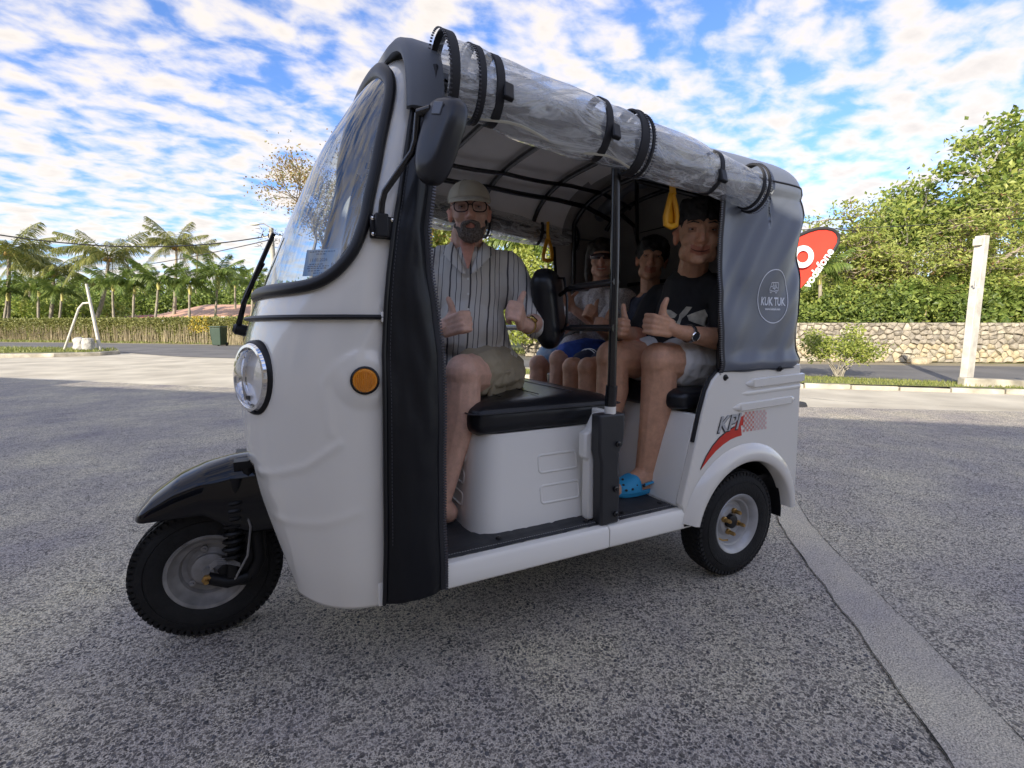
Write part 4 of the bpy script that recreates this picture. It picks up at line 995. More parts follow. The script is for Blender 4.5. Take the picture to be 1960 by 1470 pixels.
# ---------------------------------------------------------------- rear body
def arc(cx, cz, r, a0, a1, n): return [(cx+r*math.cos(R(a0+(a1-a0)*k/n)), cz+r*math.sin(R(a0+(a1-a0)*k/n))) for k in range(n+1)]
prof = [(.3485, .285), (.3485, .3665), (.36, .385), (.352, .42), (.33, .50), (.298, .63), (.272, .74), (.245, .83), (.222, .872), (.19, .900), (.14, .917), (.05, .92), (-.325, .92), (-.335, .85), (-.345, .60), (-.352, .357), (-.262, .345)] + arc(0, .234, .285, 24, 172, 22) + [(-.0, 0)]
prof = [(.3485, .285), (.3485, .3665), (.36, .385), (.352, .42), (.33, .50), (.298, .63), (.272, .74), (.245, .83), (.222, .872), (.19, .900), (.14, .917), (.05, .92), (-.325, .92), (-.335, .85), (-.345, .60), (-.352, .357)] + [(-a, b) for a, b in arc(0, .234, .287, 24, 168, 24)]
for s in (1, -1):
    mb = MB(); mb.prism(prof, lambda a, b, t: Vector((a, s*(t-.022*max(0, min(1, (b-.55)/.35))*0), b)), .585, .62)
    rp = mk('rear_side_panel', mb, m_body, T, bevel=.005, smooth=30)
    # wheel arch flare
    mb = MB(); rings = []
    for k in range(41):
        a = R(14+158*k/40) if False else R(8+160*k/40); f = math.sin(math.pi*k/40)**.4
        d = Vector((-math.cos(a), 0, math.sin(a))); c = Vector((0, 0, .234))
        ro = .350+.0*f
        rings.append([c+d*.286+Vector((0, s*.60, 0)), c+d*.287+Vector((0, s*(.62+.022), 0)), c+d*.294+Vector((0, s*(.62+.030), 0)), c+d*.318+Vector((0, s*(.62+.030), 0)), c+d*(ro-.006)+Vector((0, s*(.62+.022*f+.004), 0)), c+d*(ro+.012)+Vector((0, s*.6205, 0))])
    mb.loft(rings, False, False); mk('wheel_arch', mb, m_body, rp, smooth=50)
    mb = MB(); rings = []
    for k in range(25):
        a = R(-4+178*k/24); d = Vector((-math.cos(a), 0, math.sin(a))); c = Vector((0, 0, .234)); rings.append([c+d*.29+Vector((0, s*.60, 0)), c+d*.275+Vector((0, s*.43, 0))])
    mb.loft(rings, False, False); mk('inner_arch', mb, m_rub, T, smooth=50)
    # pressed ribs
    for (x0, x1, z, h, pr) in ((.03, -.342, .848, .030, .012), (.05, -.33, .808, .012, .004), (.10, -.30, .752, .026, .010)):
        mb = MB(); n = 30; rings = []
        for k in range(n+1):
            f = k/n; x = x0+(x1-x0)*f; e = min(1, f*n/3, (1-f)*n/2 if x1 > -.32 else 1); e = max(e, .05)
            zc = z+.012*f+ (0 if x1 < -.32 else 0)
            rings.append([Vector((x, s*.6195, zc+h/2*e+.004)), Vector((x, s*(.62+pr*e), zc+h/2*e)), Vector((x, s*(.62+pr*e), zc-h/2*e)), Vector((x, s*.6195, zc-h/2*e-.006))])
        mb.loft(rings, False, False); mk('pressed_rib', mb, m_body, rp, smooth=60)
    # door opening lip
    mb = MB(); mb.tube([(a, s*.603, b) for a, b in [(.2995, .63), (.274, .74), (.247, .83), (.224, .873), (.19, .905), (.12, .922)]], .009, 8); mk('door_seal', mb, m_rub, rp)
# inner linings, rear seat
mb = MB(); mb.prism([(.352, .3685), (.304, .60), (.272, .735), (.252, .735), (.282, .60), (.330, .3685)], lambda a, b, t: Vector((a, t, b)), -.584, .584); mk('knee_panel', mb, m_body2, T, bevel=.004)
mb = MB(); mb.prism([(.345, .372), (.60, .372), (.60, .376), (.345, .376)], lambda a, b, t: Vector((a, t, b)), -.5, .5); 
mb = MB(); mb.bb(-.345, -.325, -.584, .584, .36, .92); mk('tail_panel', mb, m_body, T, bevel=.004)
cushion('rear_seat', (.095, 0, .782), (.43, 1.10, .085), .035, .008)
cushion('rear_backrest', (-.165, 0, 1.0), (.09, 1.10, .38), .04, .01, rot=Matrix.Rotation(R(-12), 3, 'Y'))
# tail lamps
for s in (1, -1):
    mb = MB(); mb.bb(-.36, -.345, s*.48, s*.56, .55, .80); mk('tail_lamp', mb, mat('red_lens', (.5, .02, .01), .2, coat=1), T, bevel=.006)

# ---------------------------------------------------------------- print on the rear panel
m_kred = mat('red_decal', (.62, .03, .015), .35); m_ksil = mat('silver_decal', (.50, .51, .53), .3, .5); m_kblk = mat('dark_decal', (.03, .03, .035), .4); m_kpink = mat('faded_red_decal', (.66, .26, .22), .4)
YD = .6212
mb = MB(); up_ = [(.265, .518), (.235, .560), (.20, .597), (.155, .627), (.10, .648), (.045, .655), (.045, .700), (.075, .700), (.080, .674), (.12, .664), (.15, .650)]
lowc = [(.265, .518), (.238, .566), (.204, .606), (.165, .637), (.12, .660), (.085, .672), (.045, .676)]
hic = [(.265, .518), (.222, .556), (.185, .584), (.145, .606), (.105, .622), (.07, .630), (.035, .633)]
outer = lowc; inner = hic
v = []; n = len(outer)
for (a, b), (c, d) in zip(outer, inner): v += [Vector((a, YD, b)), Vector((c, YD, d))]
mb.add(v, [(2*i, 2*i+1, 2*i+3, 2*i+2) for i in range(n-1)])
mb.add([(.083, YD, .672), (.03, YD, .676), (.03, YD, .715), (.062, YD, .712)], [(0, 1, 2, 3)])
mk('red_swoosh', mb, m_kred, rp if False else T, smooth=0)
mb = MB(); v = []
for (a, b), (c, d) in zip(outer, inner): v += [Vector((a+.004, YD-.0004, b+.004)), Vector((a, YD-.0004, b-.004))]
mb.add(v, [(2*i, 2*i+1, 2*i+3, 2*i+2) for i in range(n-1)]); mk('swoosh_shadow', mb, m_kblk, T, smooth=0)
kf = frame((.122, YD+.0012, .690), (-1, 0, .04), (0, 0, 1))
text_obj('KPI', .090, 'lettering_shadow', m_kblk, frame((.125, YD+.0006, .687), (-1, 0, .04), (0, 0, 1)), T, extr=.0003, bold=.0035, font_shear=.35)
text_obj('KPI', .090, 'lettering', m_ksil, kf, T, extr=.0003, bold=.0015, font_shear=.35)
mb = MB(); mp_ = MB()
for i in range(13):
    for j in range(8):
        if (i+j) % 2: continue
        x = .030-i*.0115+(j*.0006); z = .6465+j*.0105
        sx = .0115; (mb if i < 6 else mp_).add([(x, YD, z), (x-sx, YD, z), (x-sx, YD, z+.0105), (x, YD, z+.0105)], [(0, 1, 2, 3)])
mk('chequer_print', mb, m_kpink, T, smooth=0); mk('chequer_print', mp_, mat('pale_red_decal', (.70, .45, .42), .4), T, smooth=0)

# ---------------------------------------------------------------- hood, roof cloth
def topz(x): return float(np.interp(x, [-.12, 0, .5, 1.0, 1.38], [1.872, 1.878, 1.888, 1.895, 1.90]))
def edgez(x): return float(np.interp(x, [-.4, .05, .3, .8, 1.38], [1.56, 1.60, 1.65, 1.71, 1.765]))
def roofz(x, y, w=.60):
    a = min(1, abs(y)/w); e = edgez(x); tz_ = topz(x)
    sag = -.010*(1-a*a)*abs(math.sin((x-.69)*math.pi/.38)) if x < 1.3 else 0
    return e+(tz_-e)*max(0, 1-a**3.2)**.55+sag
def roofp(u, v, dz=0):
    x = .16+(1.385-.16)*u; ang_ = math.pi*v; y = .60*math.cos(ang_)
    yy = .60*math.copysign(abs(math.cos(ang_))**.8, math.cos(ang_)); return Vector((x, yy, roofz(x, yy)-dz))
mb = MB(); mb.grid(lambda u, v: roofp(u, v), 60, 48); mk('roof_cloth', mb, m_roofg, T, smooth=180)
mb = MB(); mb.grid(lambda u, v: Vector((roofp(u, v).x, roofp(u, v).y*.985, roofp(u, v, .012).z)), 60, 48); mk('headliner', mb, m_head, T, smooth=180)
# hood over the rear: plan outline shrinks towards the top
def hood(u, v, ins=0):
    # u round the outline (near front edge, rear, far front edge), v bottom to top
    zb, zt = .868, 1.625
    pl = [(.165, .612), (.05, .612), (-.1, .612), (-.22, .610), (-.30, .598), (-.345, .565), (-.365, .50), (-.372, .35), (-.375, 0)]
    pl = pl+[(a, -b) for a, b in reversed(pl[:-1])]
    k = u*(len(pl)-1); i = min(len(pl)-2, int(k)); f = k-i
    p0, p1, p2, p3 = pl[max(i-1, 0)], pl[i], pl[i+1], pl[min(i+2, len(pl)-1)]
    x, y = [.5*((2*p1[d])+(-p0[d]+p2[d])*f+(2*p0[d]-5*p1[d]+4*p2[d]-p3[d])*f*f+(-p0[d]+3*p1[d]-3*p2[d]+p3[d])*f**3) for d in (0, 1)]
    if v < .72:
        z = zb+(zt-zb)*(v/.72); s_ = z
        if v < .015: pass
    else:
        q = (v-.72)/.28; a_ = q*math.pi/2
        sh = 1-math.cos(a_*.999); z = None
    if v < .72:
        # front edge leans forward with height
        lean = .03*(z-.868)/.67; x += lean*max(0, min(1, (x+.1)/.27)) if x > -.1 else 0
        x += .022*max(0, (z-1.3)/.24)**1.5*(1 if x < -.1 else 0)
        w_ = noise.noise((x*3+z*2.2, z*1.1, 2.0))*.030+noise.noise((x*9+z*6, z*3, 7.0))*.011+noise.noise((x*20+z*13, z*5, 3.0))*.003
        fo = abs(noise.noise((x*4.5+z*3.4, z*.9, 5.0)))+.5*abs(noise.noise((x*9+z*5.5, z*1.2, 8.0))); w_ += .030*(.35-fo)*min(1, max(0, (z-1.0)/.3))
        w_ += .016*math.exp(-((z-.925)/.035)**2)-.012*math.exp(-((z-.89)/.01)**2)
        w_ -= .010*math.exp(-((z-1.20)/.10)**2)*math.exp(-((x-.08)/.12)**2)
        e_ = min(1, (z-.86)/.08); e2 = 1-.65*math.exp(-((u if u < .5 else 1-u)/.03)**2); w_ = w_*e_*e2*1.25 + .003
        cx, cy = (-.372+.2), 0
        ny = (1 if y > 0 else -1)*min(1, abs(y)/.60)**4; nx = -min(1, max(0, (-x-.2)/.17))
        l = math.hypot(nx, ny) or 1
        x += nx/l*(w_-ins); y += ny/l*(w_-ins)
    else:
        lean = .03*(zt-zb)/.67; x += lean*max(0, min(1, (x+.1)/.27)) if x > -.1 else 0
        x += .022*(1 if x < -.1 else 0)
        g = math.sin(a_); hgt = topz(max(x, -.12))-.012
        # move inwards to the centre line / roof
        f2 = (1-math.cos(a_))
        y0, x0 = y, x
        y = y*(1-f2)
        if x < -.1: x = x*(1-f2)+(-.06)*f2
        z = zt+(topz(max(-.12, x))+.004-zt)*(g**.85)
        y += (-ins if y > 0 else ins)*(1-f2); z -= ins*.8
    return Vector((x, y, z))
mb = MB(); mb.grid(lambda u, v: hood(u, v), 150, 90); hd = mk('rear_hood', mb, m_ving, T, smooth=180)
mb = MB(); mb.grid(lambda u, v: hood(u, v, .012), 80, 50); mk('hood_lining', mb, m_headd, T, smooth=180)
for s in (0, 1):
    mb = MB(); zipper('zip', [hood(s, v)+Vector((.004, 0, 0)) for v in np.linspace(0, .72, 50)], (0, 1, 0), hd, side=(-1 if s == 0 else -1))
for v0 in (.74, ):
    mb = MB(); mb.tube([hood(u, v0)*1.0+Vector((0, 0, .001)) for u in np.linspace(0, 1, 90)], .004, 5); mk('seam', mb, m_rub, hd)
mb = MB(); mb.tube([hood(.29, v) + Vector((-.002, .002, 0)) for v in np.linspace(.03, .74, 60)], .003, 5); mk('seam', mb, m_rub, hd)
mb = MB(); mb.tube([hood(u, .035)+Vector((0, .002*(1 if u < .5 else -1), 0)) for u in np.linspace(0, 1, 90)], .0022, 5); mk('hem_seam', mb, m_rub, hd)
for u, v in ((.012, .012), (.16, .035), (.31, .035), (.5, .03), (.98, .012), (.84, .035)):
    q = hood(u, v); nn = Vector((0, 1, 0)) if u < .25 else (Vector((0, -1, 0)) if u > .75 else Vector((-1, 0, 0)))
    mb = MB(); mb.lathe([(.014, -.004), (.013, .006), (.006, .010), (.005, .016), (0, .016)], q, nn, 14); mk('stud', mb, m_rub, hd)
# bump of the folded rear blind on the roof corner
mb = MB(); mb.tube([(-.06, y, 1.855-.20*abs(y/.62)**3) for y in np.linspace(-.52, .52, 20)], [.03+.012*math.sin(k) for k in range(20)], 10); mk('rolled_rear_blind', mb, m_roofg, T, smooth=180)
# front cap of the canopy
path = [(.612, 1.665), (.612, 1.73), (.600, 1.79), (.565, 1.842), (.505, 1.878), (.42, 1.900), (.25, 1.912), (0, 1.915)]; path = path+[(-a, b) for a, b in reversed(path[:-1])]
mb = MB(); pp = []
for i in range(len(path)-1):
    for f in (0, .25, .5, .75):
        p0, p1, p2, p3 = path[max(i-1, 0)], path[i], path[i+1], path[min(i+2, len(path)-1)]
        pp.append([.5*((2*p1[d])+(-p0[d]+p2[d])*f+(2*p0[d]-5*p1[d]+4*p2[d]-p3[d])*f*f+(-p0[d]+3*p1[d]-3*p2[d]+p3[d])*f**3) for d in (0, 1)])
pp.append(path[-1]); rings = []
for k, (y, z) in enumerate(pp):
    a = pp[max(k-1, 0)]; b = pp[min(k+1, len(pp)-1)]; ty, tz_ = b[0]-a[0], b[1]-a[1]; l = math.hypot(ty, tz_); ny, nz_ = -tz_/l, ty/l
    if ny*y+nz_*(z-1.3) < 0: ny, nz_ = -ny, -nz_
    xo = 1.36+.02*(1-abs(y)/.61)
    rings.append([Vector((xo+dx, y+ny*h, z+nz_*h)) for dx, h in ((.045, -.028), (.05, -.008), (.038, .006), (.01, .010), (-.05, .008), (-.055, -.004), (-.05, -.018), (.0, -.02))])
mb.loft(rings, True, True); mk('canopy_front_cap', mb, m_roofg, T, smooth=60)
# seams across the roof
for x in (.69, 1.05):
    mb = MB(); mb.tube([(x, y, roofz(x, y)+.002) for y in np.linspace(-.58, .58, 50)], .003, 5); mk('roof_seam', mb, m_rub, T)
# roof frame under the headliner
def hoop(x, r=.0135, w=.575, drop=.04, name='roof_hoop', zlow=None):
    pts = [(x, w*math.copysign(abs(math.cos(a))**.8, math.cos(a)), roofz(x, w*math.copysign(abs(math.cos(a))**.8, math.cos(a)), .60)-drop) for a in np.linspace(0, math.pi, 33)]
    if zlow: pts = [(x, w, zlow)]+pts+[(x, -w, zlow)]
    mb = MB(); mb.tube(pts, r, 8); mk(name, mb, m_tube, T, smooth=60)
hoop(1.30); hoop(1.0, .011); hoop(.695); hoop(.36, .013); hoop(.10, .014, .545, .05, zlow=.90)
hoop(-.12, .013, .52, .08)
for y in (.28, -.28, -.43, .43):
    mb = MB(); mb.tube([(x, y, roofz(x, y)-.052-.06*max(0, .1-x)/.2) for x in np.linspace(-.1, 1.33, 30)], .0135 if abs(y) > .3 else .011, 8); mk('roof_rail', mb, m_tube, T, smooth=60)
for s in (1, -1):
    mb = MB(); mb.tube([(x, s*.585, edgez(x)-.012) for x in np.linspace(.19, 1.32, 30)], .015, 8); mk('side_rail', mb, m_tube, T, smooth=60)
mb = MB(); mb.tube([(-.33, .55*a, 1.35) for a in (-1, 1)], .012, 8); mk('rear_rail', mb, m_tube, T)
for s in (1, -1):
    mb = MB(); mb.tube([(-.31, s*.4, .9), (-.31, s*.4, 1.45), (-.24, s*.4, 1.68), (-.1, s*.4, 1.76)], .012, 8); mk('rear_stay', mb, m_tube, T)
    mb = MB(); mb.tube([(.10, .0, 1.80), (-.28, s*.42, 1.60)], .011, 8); mk('roof_brace', mb, m_tube, T)
# dark skirt above the far opening
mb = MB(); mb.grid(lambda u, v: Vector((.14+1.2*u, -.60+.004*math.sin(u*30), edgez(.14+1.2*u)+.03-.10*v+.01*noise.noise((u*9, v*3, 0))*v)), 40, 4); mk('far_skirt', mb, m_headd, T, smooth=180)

# ---------------------------------------------------------------- rolled clear side curtains
for s in (1, -1):
    def rc(x): return Vector((x, s*float(np.interp(x, [.05, 1.33], [.625, .635])), float(np.interp(x, [.05, .10, .31, .69, .82, 1.18, 1.33], [1.612, 1.620, 1.640, 1.680, 1.698, 1.735, 1.745]))))
    def rr_(x): return float(np.interp(x, [.05, .3, .7, 1.0, 1.33], [.066, .072, .088, .090, .086]))
    rt = None
    for li, sc in enumerate((1.0, .70)):
        mb = MB(); nu, nv = 150, 40
        def fn(u, v):
            x = .055+1.265*u; c = rc(x); a = 2*math.pi*v
            g = 1
            for xs, w_ in ((1.181, .03), (.817, .03), (.681, .03), (.305, .03)): g -= .07*math.exp(-((x-xs)/w_)**2)
            r = rr_(x)*sc*g*(1+.13*noise.noise((x*2.5, math.cos(a)*1.6+li*7, math.sin(a)*1.6))+.10*noise.noise((x*6, math.cos(a)*2.4+li*3, math.sin(a)*2.4+5))+.02*noise.noise((x*14, math.cos(a)*5, math.sin(a)*5)))
            return c+Vector((0, math.cos(a)*r*.85, math.sin(a)*r*1.04))
        mb.grid(fn, nu, nv)
        if rt is None: rt = mk('rolled_clear_curtain', mb, m_clear, T, smooth=180)
        else: mk('inner_roll', mb, m_clear, rt, smooth=180)
    mb = MB()
    for q0, q1, q2 in ((1.27, 1.0, .90), (.92, .75, .60)):
        pts = [rc(x)+Vector((0, s*.035*math.sin(k*.3), -rr_(x)*.95-.004*math.sin(k))) for k, x in enumerate(np.linspace(q0, q2, 12))]; mb.tube(pts, .0045, 5)
    mk('curtain_hem', mb, mat('cream_hem', (.55, .52, .42), .5), rt, smooth=60)
    def band(x, w, r, m, nm, parent=rt, th=.006, tilt=0):
        c = rc(x); ax = (rc(x+.02)-rc(x-.02)).normalized(); mb = MB(); mb.lathe([(r, -w/2), (r+th, -w/2+.002), (r+th, w/2-.002), (r, w/2), (r, -w/2)], c, ax, 36)
        mb.v = [tuple(Vector((v[0]+tilt*(v[2]-c.z), c.y+(v[1]-c.y)*.88, c.z+(v[2]-c.z)*1.05))) for v in mb.v]; return mk(nm, mb, m, parent, smooth=40)
    for x, w, tl in ((1.181, .026, .12), (.817, .026, .12), (.305, .020, .0)):
        st_ = band(x, w, rr_(x)*.93, m_strap, 'strap', tilt=tl)
        q = rc(x)+Vector((-.02*tl*8, s*rr_(x)*.88, -.028)); mb = MB(); mb.box(q, (.030, .016, .052), Matrix.Rotation(R(-10), 3, 'Y') @ Matrix.Rotation(s*R(22), 3, 'X')); bk = mk('buckle', mb, m_rub, st_, bevel=.004)
        mb = MB(); mb.box(q+Vector((-.002, s*.0075, -.008)), (.012, .004, .008), Matrix.Rotation(s*R(22), 3, 'X')); mk('buckle_tab', mb, m_ving, bk)
    for x, w, r in ((1.315, .028, 1.12), (1.235, .022, 1.0), (.681, .034, 1.03), (.645, .012, 1.02), (.085, .014, 1.12), (.062, .014, 1.22)):
        rr0 = rr_(x)*r; bd = band(x, w, rr0, m_strap, 'zip_band', tilt=.10)
        c = rc(x); mb = MB(); n = 64
        for k in range(n):
            a = 2*math.pi*k/n
            for sx in ((1,) if x > 1.2 else (-1, )):
                z0 = math.sin(a)*(rr0+.006)*1.05; q = Vector((c.x+.10*z0+sx*w/2, c.y+math.cos(a)*(rr0+.006)*.88, c.z+z0))
                mb.box(q, (.006, .003, .0035), Matrix.Rotation(a, 3, 'X'))
        mk('zip_teeth', mb, m_zipt, bd, smooth=0)
# dark core seen inside the end of the roll
mb = MB(); mb.tube([(1.33, .60, 1.78), (1.345, .60, 1.60), (1.36, .60, 1.45)], [.02, .018, .012], 8, flat=.5); mk('webbing_tail', mb, m_strap, T)

# ---------------------------------------------------------------- yellow grab handles
def handle(c, s, ry=0, name='grab_handle'):
    rot = Matrix.Rotation(ry, 3, 'Z'); c = Vector(c)
    P_ = lambda x, z: c+rot @ Vector((x, 0, z))
    mb = MB(); mb.tube([P_(0, .10), P_(0, .035), P_(-.006, 0)], [.014, .014, .018], 8, flat=.5); h = mk(name, mb, m_yelh, T, smooth=60)
    mb = MB(); ringtube(mb, [P_(x, z) for x, z in [(-.006, .0), (-.024, -.035), (-.034, -.075), (-.032, -.108), (0, -.118), (.032, -.112), (.034, -.085), (.018, -.035), (.006, 0)]], .0125, 8); mk('grip', mb, m_yelh, h, smooth=60)
    if s > 0:
        mb = MB(); mb.add([P_(x, z)+Vector((0, -.006, 0)) for x, z in [(0, .0), (-.026, -.04), (-.034, -.08), (-.032, -.108), (0, -.118), (.032, -.112), (.034, -.085), (.020, -.04)]], [tuple(range(8))]); mk('back_plate', mb, m_yelh, h, thick=.004)
handle((.355, .50, 1.585), 1, R(8)); handle((.31, -.50, 1.575), -1, R(12))
# ---------------------------------------------------------------- mirrors
for s in (1, -1):
    mb = MB(); rot = Matrix.Rotation(s*R(-10), 3, 'X') @ Matrix.Rotation(R(-15), 3, 'Y') @ Matrix.Rotation(s*R(28), 3, 'Z'); c = Vector((1.375, .755*s, 1.535))
    rings = []
    for h, sc in ((-.028, .62), (-.022, .82), (-.008, .95), (.008, 1.0), (.018, 1.0), (.022, .97)):
        rg = []
        for k in range(32):
            a = 2*math.pi*k/32; e = 2/3.2; cx_2 = math.copysign(abs(math.cos(a))**e, math.cos(a)); sy = math.copysign(abs(math.sin(a))**e, math.sin(a))
            rg.append(c+rot @ Vector((-h, .056*sc*cx_2*(1+.12*sy), .105*sc*sy)))
        rings.append(rg)
    mb.loft(rings, True, True); mr_ = mk('wing_mirror', mb, mat('satin_black_plastic', (.02, .021, .026), .28), T, smooth=50)
    mb = MB(); mb.v = []; rg = [c+rot @ Vector((-.0235, .050*math.copysign(abs(math.cos(a))**.62, math.cos(a)), .098*math.copysign(abs(math.sin(a))**.62, math.sin(a)))) for a in [2*math.pi*k/32 for k in range(32)]]
    mb.add(rg, [tuple(range(32))]); mk('mirror_glass', mb, m_chrome, mr_, smooth=0)
    mb = MB(); mb.box(c+rot @ Vector((.029, .0, .062)), (.004, .03, .03), rot); mk('badge', mb, m_ving, mr_, bevel=.003)
    mb = MB(); mb.tube([(1.492, .622*s, 1.35), (1.49, .640*s, 1.40), (1.485, .652*s, 1.425), (1.425, .70*s, 1.515), (1.418, .712*s, 1.54), (1.415, .725*s, 1.60)], .0085, 8); mb.tube([(1.415, .725*s, 1.60), (1.39, .75*s, 1.605)], .011, 8); mk('mirror_arm', mb, m_tube, T, smooth=60)
    mb = MB(); mb.box((1.487, .616*s, 1.342), (.064, .016, .058)); br2 = mk('mirror_bracket', mb, m_rub, T, bevel=.004)
    mb = MB(); mb.box((1.491, .628*s, 1.345), (.034, .026, .060)); mk('clamp', mb, m_rub, br2, bevel=.004)
    for dx in (-.026, .026):
        for dz in (-.02, .02):
            mb = MB(); mb.lathe([(.005, 0), (.005, .003), (0, .004)], (1.487+dx, .624*s, 1.342+dz), (0, s, 0), 6); mk('screw', mb, m_chrome, br2)
# handlebar and dash
mb = MB(); mb.tube([(1.70, 0, .7), (1.55, 0, 1.08)], .03, 10); mb.tube([(1.50, -.30, 1.10), (1.54, -.1, 1.09), (1.54, .1, 1.09), (1.50, .30, 1.10)], .013, 8); hb = mk('handlebar', mb, m_tube, T)
for s in (1, -1):
    mb = MB(); mb.tube([(1.515, .22*s, 1.10), (1.485, .36*s, 1.10)], .018, 10); mk('grip', mb, m_rub, hb)
mb = MB(); mb.prism([(1.50, .98), (1.80, .98), (1.76, 1.15), (1.66, 1.17), (1.55, 1.10)], lambda a, b, t: Vector((a, t, b)), -.38, .38); mk('dashboard', mb, mat('dark_grey_plastic', (.05, .05, .055), .6), T, bevel=.01)

# ---------------------------------------------------------------- logo printed on the hood
m_logo = mat('white_logo_print', (.72, .74, .78), .5)
from mathutils.bvhtree import BVHTree
me_h = hd.data; bvh = BVHTree.FromPolygons([v.co.copy() for v in me_h.vertices], [tuple(p_.vertices) for p_ in me_h.polygons])
def wrap(o, d=.0016):
    for v in o.data.vertices:
        h = bvh.ray_cast(Vector((v.co.x, 1.0, v.co.z)), Vector((0, -1, 0)))
        if h[0] is not None: v.co.y = h[0].y+d
    o.data.update()
LC = (-.122, 1.207)
mb = MB(); n = 96; v = []
for k in range(n):
    a = 2*math.pi*k/n
    for rx, rz_ in ((.099, .1115), (.095, .1075)): v.append(Vector((LC[0]+rx*math.cos(a), .63, LC[1]+rz_*math.sin(a))))
mb.add(v, [(2*k, 2*k+1, (2*k+3) % (2*n), (2*k+2) % (2*n)) for k in range(n)]); o = mk('logo_ring', mb, m_logo, hd, smooth=0); wrap(o)
def sub_text(s, size, x, z, nm, bold=0, space=1.0, sx=1.0):
    fm = frame((x, .63, z), (-1, 0, 0), (0, 0, 1)) @ Matrix.Diagonal((sx, 1, 1, 1))
    c = bpy.data.curves.new('t', 'FONT'); c.body = s; c.size = size; c.align_x = 'CENTER'; c.align_y = 'CENTER'; c.space_character = space; c.offset = bold; c.resolution_u = 4
    o = bpy.data.objects.new('tmp', c); COL.objects.link(o); dg = bpy.context.evaluated_depsgraph_get(); me = bpy.data.meshes.new_from_object(o.evaluated_get(dg)); bpy.data.objects.remove(o)
    me.transform(fm); me.materials.clear(); me.materials.append(m_logo); o = mesh_obj(nm, me, hd)
    bm_ = bmesh.new(); bm_.from_mesh(me); bmesh.ops.triangulate(bm_, faces=bm_.faces); bmesh.ops.subdivide_edges(bm_, edges=[e for e in bm_.edges if e.calc_length() > .012], cuts=2); bm_.to_mesh(me); bm_.free(); wrap(o)
sub_text('KUK TUK', .046, LC[0], LC[1]-.022, 'logo_lettering', .0016, 1.0, .78)
sub_text('www.kuktuk.com', .0135, LC[0], LC[1]-.052, 'logo_address', .0006, 1.0, .95)
mb = MB()
def ln(pts, w=.0016):
    for (a, b), (c, d) in zip(pts, pts[1:]):
        dx, dz = c-a, d-b; l = math.hypot(dx, dz) or 1; nx, nz_ = -dz/l*w, dx/l*w
        P4 = [(a+nx, b+nz_), (c+nx, d+nz_), (c-nx, d-nz_), (a-nx, b-nz_)]
        mb.add([Vector((LC[0]-x, .63, LC[1]+.036+z)) for x, z in P4], [(0, 1, 2, 3)])
ln([(-.022, .020), (.024, .022), (.027, .014), (.027, -.012), (.018, -.012)]); ln([(.010, -.014), (-.016, -.014)]); ln([(-.022, .020), (-.026, .004), (-.030, -.006), (-.027, -.014), (-.024, -.014)])
ln([(-.024, .004), (-.012, .003), (-.012, .018)]); ln([(.002, .018), (.002, -.010)]); ln([(.014, .018), (.014, .0), (.026, .0)]); ln([(-.008, .012), (-.004, .004), (-.008, -.004)]); ln([(.006, .012), (.010, .004), (.006, -.006)]); ln([(-.012, -.002), (.002, -.003)])
for wx in (-.020, .014):
    ln([(wx+.0055*math.cos(a), -.016+.0055*math.sin(a)) for a in np.linspace(0, 2*math.pi, 12)], .0014)
o = mk('logo_drawing', mb, m_logo, hd, smooth=0); wrap(o)
# ================================================================ PEOPLE
def remeshed(name, mb, voxel, m, parent, smooth_it=3, wrinkle=None, colfn=None, mats=None, **kw):
    me = bpy.data.meshes.new(name); me.from_pydata(mb.v, [], mb.f); me.update()
    o = bpy.data.objects.new('tmp', me); COL.objects.link(o)
    bm_ = bmesh.new(); bm_.from_mesh(me); bmesh.ops.recalc_face_normals(bm_, faces=bm_.faces); bm_.to_mesh(me); bm_.free()
    r = o.modifiers.new('r', 'REMESH'); r.mode = 'VOXEL'; r.voxel_size = voxel
    s = o.modifiers.new('s', 'SMOOTH'); s.factor = .5; s.iterations = smooth_it
    dg = bpy.context.evaluated_depsgraph_get(); me2 = bpy.data.meshes.new_from_object(o.evaluated_get(dg)); bpy.data.objects.remove(o); me2.name = name
    if wrinkle:
        n = len(me2.vertices); co = np.empty(n*3); me2.vertices.foreach_get('co', co); nr = np.empty(n*3); me2.vertices.foreach_get('normal', nr)
        co = co.reshape(-1, 3); nr = nr.reshape(-1, 3)
        d = np.array([wrinkle(Vector(c)) for c in co]); co += nr*d[:, None]; me2.vertices.foreach_set('co', co.ravel())
    if colfn:
        at = me2.color_attributes.new('tint', 'FLOAT_COLOR', 'POINT')
        arr = np.empty(len(me2.vertices)*4)
        for i, v in enumerate(me2.vertices):
            arr[4*i:4*i+4] = (*colfn(v.co), 1)
        at.data.foreach_set('color', arr)
    me2.materials.clear(); me2.materials.append(m); me2.polygons.foreach_set('use_smooth', [True]*len(me2.polygons)); me2.update()
    return mesh_obj(name, me2, parent, **kw)

